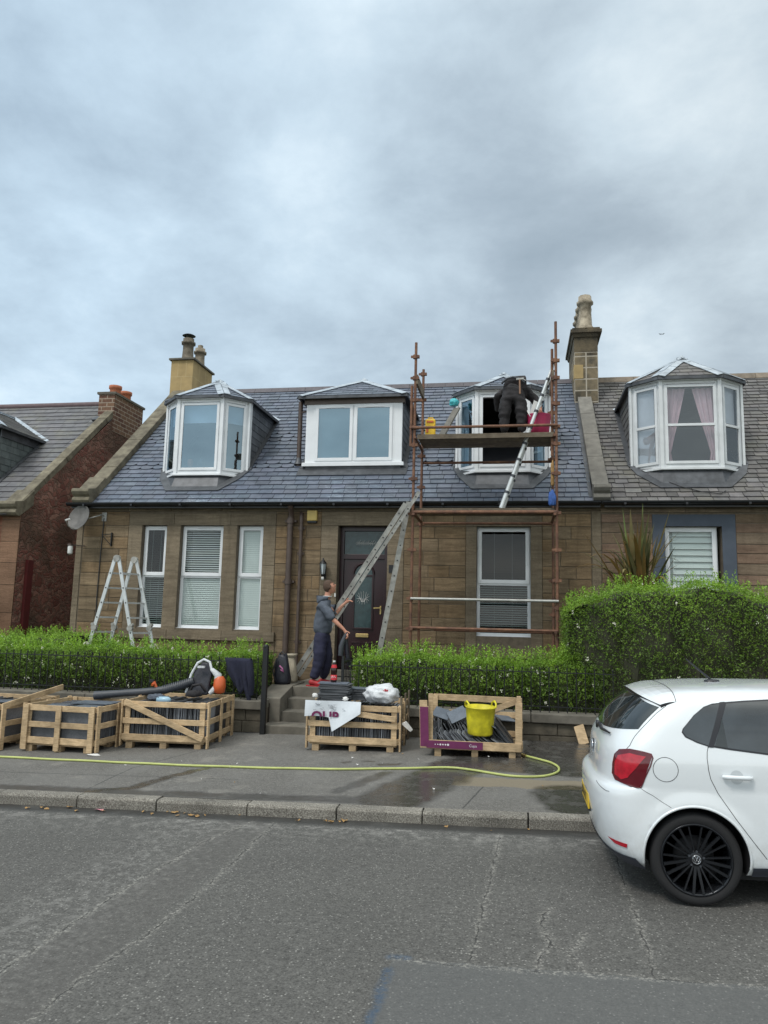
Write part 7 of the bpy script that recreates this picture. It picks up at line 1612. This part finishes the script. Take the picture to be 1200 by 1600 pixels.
for wx in (WX, WXF):
    for s in (-1, 1):
        k0 = len(cv)
        for yy in (s*.50, s*1.2):
            for i in range(n): a = 2*math.pi*i/n; cv.append((wx+.328*math.cos(a), yy, WZ+.328*math.sin(a)))
        for i in range(n): j = (i+1) % n; cf.append((k0+i, k0+j, k0+n+j, k0+n+i))
        cf += [tuple(k0+i for i in range(n))[::-1], tuple(k0+n+i for i in range(n))]
cut = quick('cut', cv, cf, ['carpaint', 'cargap'], 1, False)
bo = body.modifiers.new('b', 'BOOLEAN'); bo.object = cut; bo.operation = 'DIFFERENCE'; bo.solver = 'EXACT'
bpy.context.view_layer.update(); m2 = bpy.data.meshes.new_from_object(body.evaluated_get(bpy.context.evaluated_depsgraph_get())); bpy.data.objects.remove(body); bpy.data.objects.remove(cut)
for p in m2.polygons: p.use_smooth = p.material_index == 0
body = bpy.data.objects.new('body', m2); COL.objects.link(body); body.parent = CAR; WL['body_car'] = Vector((0, 0, 0))
def theta(x, y, z):
    xr, a, w = (cprof(z, k) for k in range(1, 4)); sn = min(1, abs(y)/w)**(NE/2); cs = max(0, 1-(x-xr)/a)**(NE/2)
    return math.copysign(math.atan2(sn, cs), y)
def rear_map(th, z, off):
    xr, a, w = (cprof(z, k) for k in range(1, 4)); t = min(abs(th), math.pi/2); x = xr+a*(1-math.cos(t)**(2/NE)); y = w*math.sin(t)**(2/NE)
    e = .01; x2 = xr+a*(1-math.cos(max(0, t-e))**(2/NE)); y2 = w*math.sin(max(0, t-e))**(2/NE); d = Vector((x-x2, y-y2)); d = d.normalized() if d.length > 1e-9 else Vector((0, 1))
    y += flare(x, z)*(y/w)**4
    return Vector((x-d.y*off, math.copysign(y+d.x*off, th), z))
def rm(off): return lambda u, z: rear_map(u, z, off)
def side_map(off, s=-1): return lambda x, z: Vector((x, s*(side_y(x, z)+off), z))
def front_map(off): return lambda y, z: Vector((front_x(y, z)+off, y, z))
def panel(name, poly, mapf, mat, du, dz, parent=CAR, rim=None, thick=None):
    ar = sum(poly[i-1][0]*poly[i][1]-poly[i][0]*poly[i-1][1] for i in range(len(poly)))
    if ar < 0: poly = poly[::-1]
    mb = MB(); u0, u1 = min(p[0] for p in poly), max(p[0] for p in poly); z0, z1 = min(p[1] for p in poly), max(p[1] for p in poly)
    nu, nz = max(1, int((u1-u0)/du)+1), max(1, int((z1-z0)/dz)+1)
    for i in range(nu):
        for j in range(nz):
            a, b, c, d = u0+(u1-u0)*i/nu, u0+(u1-u0)*(i+1)/nu, z0+(z1-z0)*j/nz, z0+(z1-z0)*(j+1)/nz
            Q = clip_poly([(a, c), (b, c), (b, d), (a, d)], poly)
            if len(Q) > 2: mb.poly([mapf(*q) for q in Q], 0, 1, True)
    o = mb.build(name, mat, parent, recalc=True); return o
def smooth_poly(P_, it=2):
    for _ in range(it): P_ = [q for i in range(len(P_)) for q in ((P_[i][0]*.75+P_[(i+1) % len(P_)][0]*.25, P_[i][1]*.75+P_[(i+1) % len(P_)][1]*.25), (P_[i][0]*.25+P_[(i+1) % len(P_)][0]*.75, P_[i][1]*.25+P_[(i+1) % len(P_)][1]*.75))]
    return P_
def seam(name, pts, mapf, r=.0022, mat='cargap', parent=CAR):
    Q = []
    for a, b in zip(pts[:-1], pts[1:]):
        n_ = max(2, int(math.hypot((b[0]-a[0]), b[1]-a[1])/.02)); Q += [(a[0]+(b[0]-a[0])*k/n_, a[1]+(b[1]-a[1])*k/n_) for k in range(n_)]
    Q.append(pts[-1]); mb = MB(); mb.path([mapf(*q) for q in Q], r, 5); return mb.build(name, mat, parent)
qw = [(.598, 1.100), (.606, 1.122), (.690, 1.210), (.762, 1.264), (.820, 1.285), (.879, 1.293), (.762, 1.014), (.69, 1.036), (.617, 1.07)]
rw = [(.897, 1.296), (1.03, 1.308), (1.185, 1.318), (1.45, 1.322), (1.44, .965), (1.12, .974), (.89, .998), (.771, 1.014)]
fw = [(1.50, 1.322), (1.85, 1.318), (2.05, 1.30), (2.35, 1.13), (2.50, 1.00), (2.48, .955), (1.49, .962)]
for s in (-1, 1):
    for nm, P_ in (('quarter_window', qw), ('rear_door_window', rw), ('front_door_window', fw)):
        cx, cz = sum(p[0] for p in P_)/len(P_), sum(p[1] for p in P_)/len(P_)
        o = panel('window_surround', [(cx+(p[0]-cx)*1.0, cz+(p[1]-cz)*1.0) for p in P_], side_map(.0025, s), 'cartrim', .03, .02)
        panel(nm, [(cx+(p[0]-cx)*.93, cz+(p[1]-cz)*.94) for p in P_], side_map(.0045, s), 'carglass', .03, .02)
    panel('window_divider', [(.872, 1.296), (.905, 1.299), (.790, 1.010), (.752, 1.012)], side_map(.004, s), 'cartrim', .02, .02)
    panel('window_pillar', [(1.46, 1.325), (1.52, 1.325), (1.50, .96), (1.43, .963)], side_map(.004, s), 'cartrim', .02, .02)
    panel('door_triangle', [(.868, 1.20), (.878, 1.01), (.800, 1.02)], side_map(.006, s), 'cargl2', .03, .02)
    seam('door_seam', [(.756, 1.012), (.746, .98), (.742, .942), (.745, .87), (.756, .81), (.797, .721), (.896, .567), (.985, .443), (1.076, .321)], side_map(.0002, s))
    seam('door_seam', [(1.47, .30), (1.45, .6), (1.46, .96)], side_map(.0002, s)); seam('door_seam', [(2.45, .96), (2.52, .7), (2.50, .30)], side_map(.0002, s))
    seam('bumper_seam', [(.307, .737), (.345, .712), (.385, .692), (.44, .655), (.497, .622)], side_map(.0002, s), .0016)
    seam('side_crease', [(.40, .955), (.75, .962), (1.5, .955)], side_map(-.004, s), .004, 'carpaint')
    for hx in (.83, 1.9):
        mb = MB(); yy = side_y(hx+.09, .83); mb.path([(hx, s*(yy+.012), .830), (hx+.03, s*(yy+.034), .832), (hx+.15, s*(yy+.036), .830), (hx+.178, s*(yy+.012), .828)], [.012, .0145, .0145, .012], 10); mb.build('door_handle', 'carpaint', CAR)
        n_ = 20; panel('handle_recess_shade', [(hx+.088+.042*math.cos(2*math.pi*k/n_), .828+.045*math.sin(2*math.pi*k/n_)) for k in range(n_)], side_map(.001, s), simple('recess_shade_white', (.50, .53, .55), .3, .02, 3, 0) if s < 0 and hx < 1 else bpy.data.materials['recess_shade_white'], .03, .03)  # recess shade painted as a darker white disc on the flat body side
    # tail lamp wrapping round the corner
    tl = [(.198, .677, .964), (.262, .736, .978), (.330, .77, .972), (.391, .786, .958), (.398, .79, .935), (.378, .798, .880), (.342, .793, .805), (.316, .788, .741), (.295, .78, .736), (.249, .763, .741), (.165, .667, .763), (.152, .632, .80), (.156, .64, .87), (.170, .65, .93)]
    TP = [(s*theta(x, y, z), z) for x, y, z in tl]
    o = panel('tail_lamp', TP, rm(.006), 'lamp_dark', .05, .02)
    cx, cz = sum(p[0] for p in TP)/len(TP), sum(p[1] for p in TP)/len(TP)
    inn = [(cx+(p[0]-cx)*.90, cz+(p[1]-cz)*.90) for p in TP]; lo = [(s*theta(.19, .69, .93), .93), (s*theta(.262, .736, .955), .955), (s*theta(.37, .785, .94), .94), (s*theta(.29, .77, .86), .86), (s*theta(.25, .76, .80), .80), (s*theta(.2, .72, .775), .775), (s*theta(.17, .66, .80), .80), (s*theta(.175, .655, .88), .88)]
    panel('red_lens', lo, rm(.0095), 'lamp_red', .05, .02, o)
    mbx = MB(); mbx.path([rear_map(p[0], p[1], .003) for p in TP+TP[:1]], .004, 5); mbx.build('lens_edge', 'lamp_dark', o)
    rf = [(.107, .596, .372), (.219, .741, .362), (.214, .731, .334), (.149, .659, .342)]; panel('reflector', [(s*theta(x, y, z), z) for x, y, z in rf], rm(.006), 'lamp_red', .04, .02)
    # dark sill skirt
    sk = MB(); prev = None
    for i in range(150):
        if i < 40: x = None; th = math.pi/2*i/40
        else: x = .50+(3.3-.5)*(i-40)/109
        col = []
        for v in range(7):
            def pt_(z): return rear_map(s*th, z, .005) if x is None else Vector((x, s*(side_y(x, z)+.005), z))
            p0 = pt_(.24); zt_ = .272+.30*math.exp(-p0.x/.045) if p0.x < .5 else .262; col.append(pt_(.195+(zt_-.195)*v/6))
        bad = any(abs(col[3].x-wx) < .335 for wx in (WX, WXF))
        if prev and not bad: sk.mesh([*prev, *col], [(k, k+1, k+8, k+7) for k in range(6)], 0, 1, True)
        if bad and prev is not None: sk.build('side_skirt', 'carskirt', CAR); sk = MB()
        prev = None if bad else col
    if sk.v: sk.build('side_skirt', 'carskirt', CAR)
    mb = MB(); mb.path([(2.28, s*.80, 1.0), (2.26, s*.88, 1.03), (2.24, s*.94, 1.05)], [.03, .06, .05], 10); mb.build('door_mirror', 'carpaint', CAR)
    hl = [(.45, .60), (.72, .56), (.72, .70), (.40, .66)]; panel('headlight', [(s*a, b) for a, b in hl], front_map(.004), 'chrome', .05, .03)
for s in (-1, 1):
    for wx in (WX, WXF):
        mb = MB(); mb.path([side_map(-.001, s)(wx+.334*math.cos(R(a)), WZ+.334*math.sin(R(a))) for a in range(-8, 189, 4)], .009, 8); mb.build('wheel_arch_lip', 'carpaint', CAR)
# fuel flap: thin circular seam on the camera side
mb = MB(); mb.path([side_map(.0003)(.474+.080*math.cos(k*math.pi/18), .862+.078*math.sin(k*math.pi/18)) for k in range(37)], .0019, 5); mb.build('fuel_flap_seam', 'cargap', CAR)
# rear screen, spoiler, tailgate
rg = [(.142, .318, 1.040), (.181, .555, 1.030), (.259, .71, 1.012), (.292, .699, 1.06), (.384, .684, 1.154), (.448, .671, 1.215), (.478, .655, 1.25)]
R_ = [(-theta(x, y, z), z) for x, y, z in rg]; Lh = [(theta(x, y, z), z) for x, y, z in rg]
full = R_+[(-.35, 1.295), (.35, 1.295)]+Lh[::-1]
panel('rear_screen', full, rm(.003), 'cargl2', .06, .015)
sp_ = MB(); n_ = 40; rows_s = []
for i in range(n_+1):
    y = -.645+1.29*i/n_; k = abs(y)/.645; xr_ = .362+.125*k**3; zr = 1.330-.062*k**2.2; xf_ = .60-.01*k; 
    # body height at (xf_, y)
    zb = 1.385
    while zb > 1.0 and (side_y(xf_, zb) < abs(y) or cprof(zb, 1) > xf_): zb -= .002
    zt = zb+.003; top = [Vector((xr_+(xf_-xr_)*t, y, zr+(zt-zr)*math.sin(t*math.pi/2)**.9)) for t in (0, .15, .35, .6, .85, 1)]
    dr_ = .05+.035*k**2; xb = rear_x(y, zr-dr_)+.01 if abs(y) < .66 else xr_+.05; bot = Vector((max(xb, xr_+.02), y*1.0, zr-dr_)); edge = Vector((xr_+.012, y, zr-.022)); rows_s.append(top+[edge, bot])
for a, b in zip(rows_s[:-1], rows_s[1:]):
    for k in range(5): sp_.poly([a[k], a[k+1], b[k+1], b[k]], 0, 1, True)
    sp_.poly([a[6], a[0], b[0], b[6]], 1, 1, False); sp_.poly([a[7], a[6], b[6], b[7]], 1, 1, False)
for r__ in (rows_s[0], rows_s[-1]): sp_.poly(r__, 1)
sp_.build('spoiler', ['carpaint', 'cartrim'], CAR)
sm = MB(); sm.path([r__[5]+Vector((.002, 0, .001)) for r__ in rows_s], .0022, 5); sm.build('hatch_seam', 'cargap', CAR)
hs = [(.232, .715, .966), (.262, .722, 1.0), (.30, .705, 1.06), (.390, .69, 1.152), (.455, .676, 1.215), (.52, .665, 1.262)]
for s in (-1, 1):
    seam('hatch_seam', [(s*theta(x, y, z), z) for x, y, z in hs], rm(.001), .0018)
    seam('hatch_seam', [(s*theta(.052, .48, .712), .715), (s*theta(.076, .601, .695), .694), (s*theta(.10, .665, .686), .684), (s*theta(.118, .685, .686), .686)], rm(.001), .0018)
mb = MB(); mb.path([rear_map(-.03, 1.06, .02), rear_map(-.25, 1.055, .03), rear_map(-.55, 1.05, .022)], [.016, .011, .006], 6); mb.lathe(rear_map(0, 1.05, .0), [(.001, -.03), (.03, -.03), (.024, .0)], 10, ax='x'); mb.build('rear_wiper', 'cartrim', CAR)
def emblem(parent, c, r, ax, mat='chrome'):
    """round badge with a ring and letter strokes; ax 'y' faces -Y, 'x' faces -X"""
    mb = MB(); c = Vector(c)
    def P_(u, v, d): return c+(Vector((u, -d, v)) if ax == 'y' else Vector((-d, -u, v)))
    mb.path([P_(r*math.cos(k*math.pi/12), r*math.sin(k*math.pi/12), .002) for k in range(25)], r*.09, 5)
    for pl in ([(-.42, .78), (0, .05), (.42, .78)], [(-.86, .35), (-.38, -.72), (0, .0), (.38, -.72), (.86, .35)]): mb.path([P_(u*r, v*r, .002) for u, v in pl], r*.10, 5)
    o = mb.build('emblem', mat, parent); 
    return o
bx_ = rear_x(0, .89); mb = MB(); mb.lathe((bx_-.004, 0, .885), [(.055, 0), (.055, .02)], 24, ax='x'); bd = mb.build('tailgate_badge', 'cartrim', CAR); emblem(bd, (bx_-.006, 0, .885), .05, 'x')
pz0, pz1 = .468, .578; pl_ = MB(); pl_.box(-.002, .008, -.26, .26, pz0, pz1); pt_o = pl_.build('number_plate', 'plate_y', CAR); dx = rear_x(.2, .52)-.006
pt_o.location = (dx, 0, 0); o = text_obj('SK15 KLT', .088, 'cargap', 'plate_lettering', pt_o, .0006); o.rotation_euler = (math.pi/2, 0, -math.pi/2); o.location = (-.0035, .235, .492); o.scale = (1.02, 1, 1)
mb = MB(); mb.box(dx-.002, dx+.06, -.27, .27, .455, .468); mb.build('plate_recess', 'cargap', CAR)
mb = MB(); mb.lathe((.98, -.02, 1.386), [(.04, 0), (.035, .012), (.01, .018)], 12, sx=1.5); mb.path([(.98, -.02, 1.395), (.86, -.02, 1.50), (.80, -.02, 1.555)], [.009, .006, .004], 6); mb.build('roof_antenna', 'cartrim', CAR)
panel('windscreen', [(-.62, 1.0), (.62, 1.0), (.48, 1.30), (-.48, 1.30)], front_map(.004), 'carglass', .05, .03)
panel('grille', [(-.38, .58), (.38, .58), (.38, .66), (-.38, .66)], front_map(.004), 'cartrim', .05, .03)
panel('front_plate', [(-.26, .42), (.26, .42), (.26, .52), (-.26, .52)], front_map(.01), 'white_plastic', .05, .03)
mb = MB(); mb.box(.75, 3.0, -.62, .62, .14, .24); mb.build('underbody', 'cargap', CAR)
def wheel(wx, s):
    yo = s*.786; w = bpy.data.objects.new('wheel', None); COL.objects.link(w); w.parent = CAR; WL[w.name] = Vector((0, 0, 0)); c = Vector((wx, 0, WZ-.004)); d = -s
    # build along +Y then mirror by sign
    def lat(name, prof, mat, n=48, **k): mb = MB(); mb.lathe((wx, 0, WZ-.006), [(r, yo+d*h) for r, h in prof], n, ax='y', caps=False, **k); return mb.build(name, mat, w)
    lat('tyre', [(.222, .012), (.235, .004), (.262, .0), (.282, .010), (.291, .035), (.292, .06), (.292, .15), (.286, .185), (.262, .20), (.225, .19), (.222, .012)], 'tyre', 64)
    mb = MB()
    for k in range(3): mb.lathe((wx, 0, WZ-.006), [(.2925, yo+d*(.06+.035*k)), (.2935, yo+d*(.062+.035*k)), (.2925, yo+d*(.066+.035*k))], 48, ax='y')
    rim = lat('rim', [(.225, .010), (.228, .004), (.222, .0), (.214, .004), (.208, .02), (.205, .05), (.195, .15), (.2, .19)], 'rim', 64)
    mb = MB(); mb.lathe((wx, 0, WZ-.006), [(.001, yo+d*.12), (.13, yo+d*.12), (.13, yo+d*.10), (.05, yo+d*.095), (.001, yo+d*.095)], 32, ax='y'); mb.build('brake_disc', 'cargap', w)
    mb = MB(); mb.lathe((wx, 0, WZ-.006), [(.20, yo+d*.17), (.001, yo+d*.17), (.001, yo+d*.18)], 32, ax='y'); mb.build('wheel_back', 'cargap', w)
    for k in range(5):
        a0 = 2*math.pi*k/5+math.pi/2+math.pi/5; mb = MB()
        for da, w_ in ((-.075, .010), (.075, .010), (-.215, .010), (.215, .010)):
            a1 = a0+da*2.0; p = Vector((wx+.045*math.cos(a0+da*2.2), yo+d*.030, WZ-.006+.045*math.sin(a0+da*2.2))); q = Vector((wx+.213*math.cos(a1), yo+d*.008, WZ-.006+.213*math.sin(a1))); mb.beam(p, q, .017 if abs(da) < .1 else .010, .020, (0, 1, 0))
        mb.build('spoke', 'rim', rim)
    lat('hub', [(.055, .045), (.058, .030), (.045, .022), (.03, .018), (.001, .018)], 'rim', 24)
    cp = lat('hub_cap', [(.031, .020), (.030, .012), (.001, .010)], 'cartrim', 24)
    if s < 0: emblem(w, (wx, yo+d*.010, WZ-.006), .026, 'y')
    mb = MB()
    for k in range(5): a = 2*math.pi*k/5+.2; mb.tube((wx+.048*math.cos(a), yo+d*.018, WZ-.006+.048*math.sin(a)), (wx+.048*math.cos(a), yo+d*.03, WZ-.006+.048*math.sin(a)), .008, 6)
    mb.build('wheel_bolts', 'dgrey_plastic', w)
for wx in (WX, WXF):
    for s in (-1, 1): wheel(wx, s)
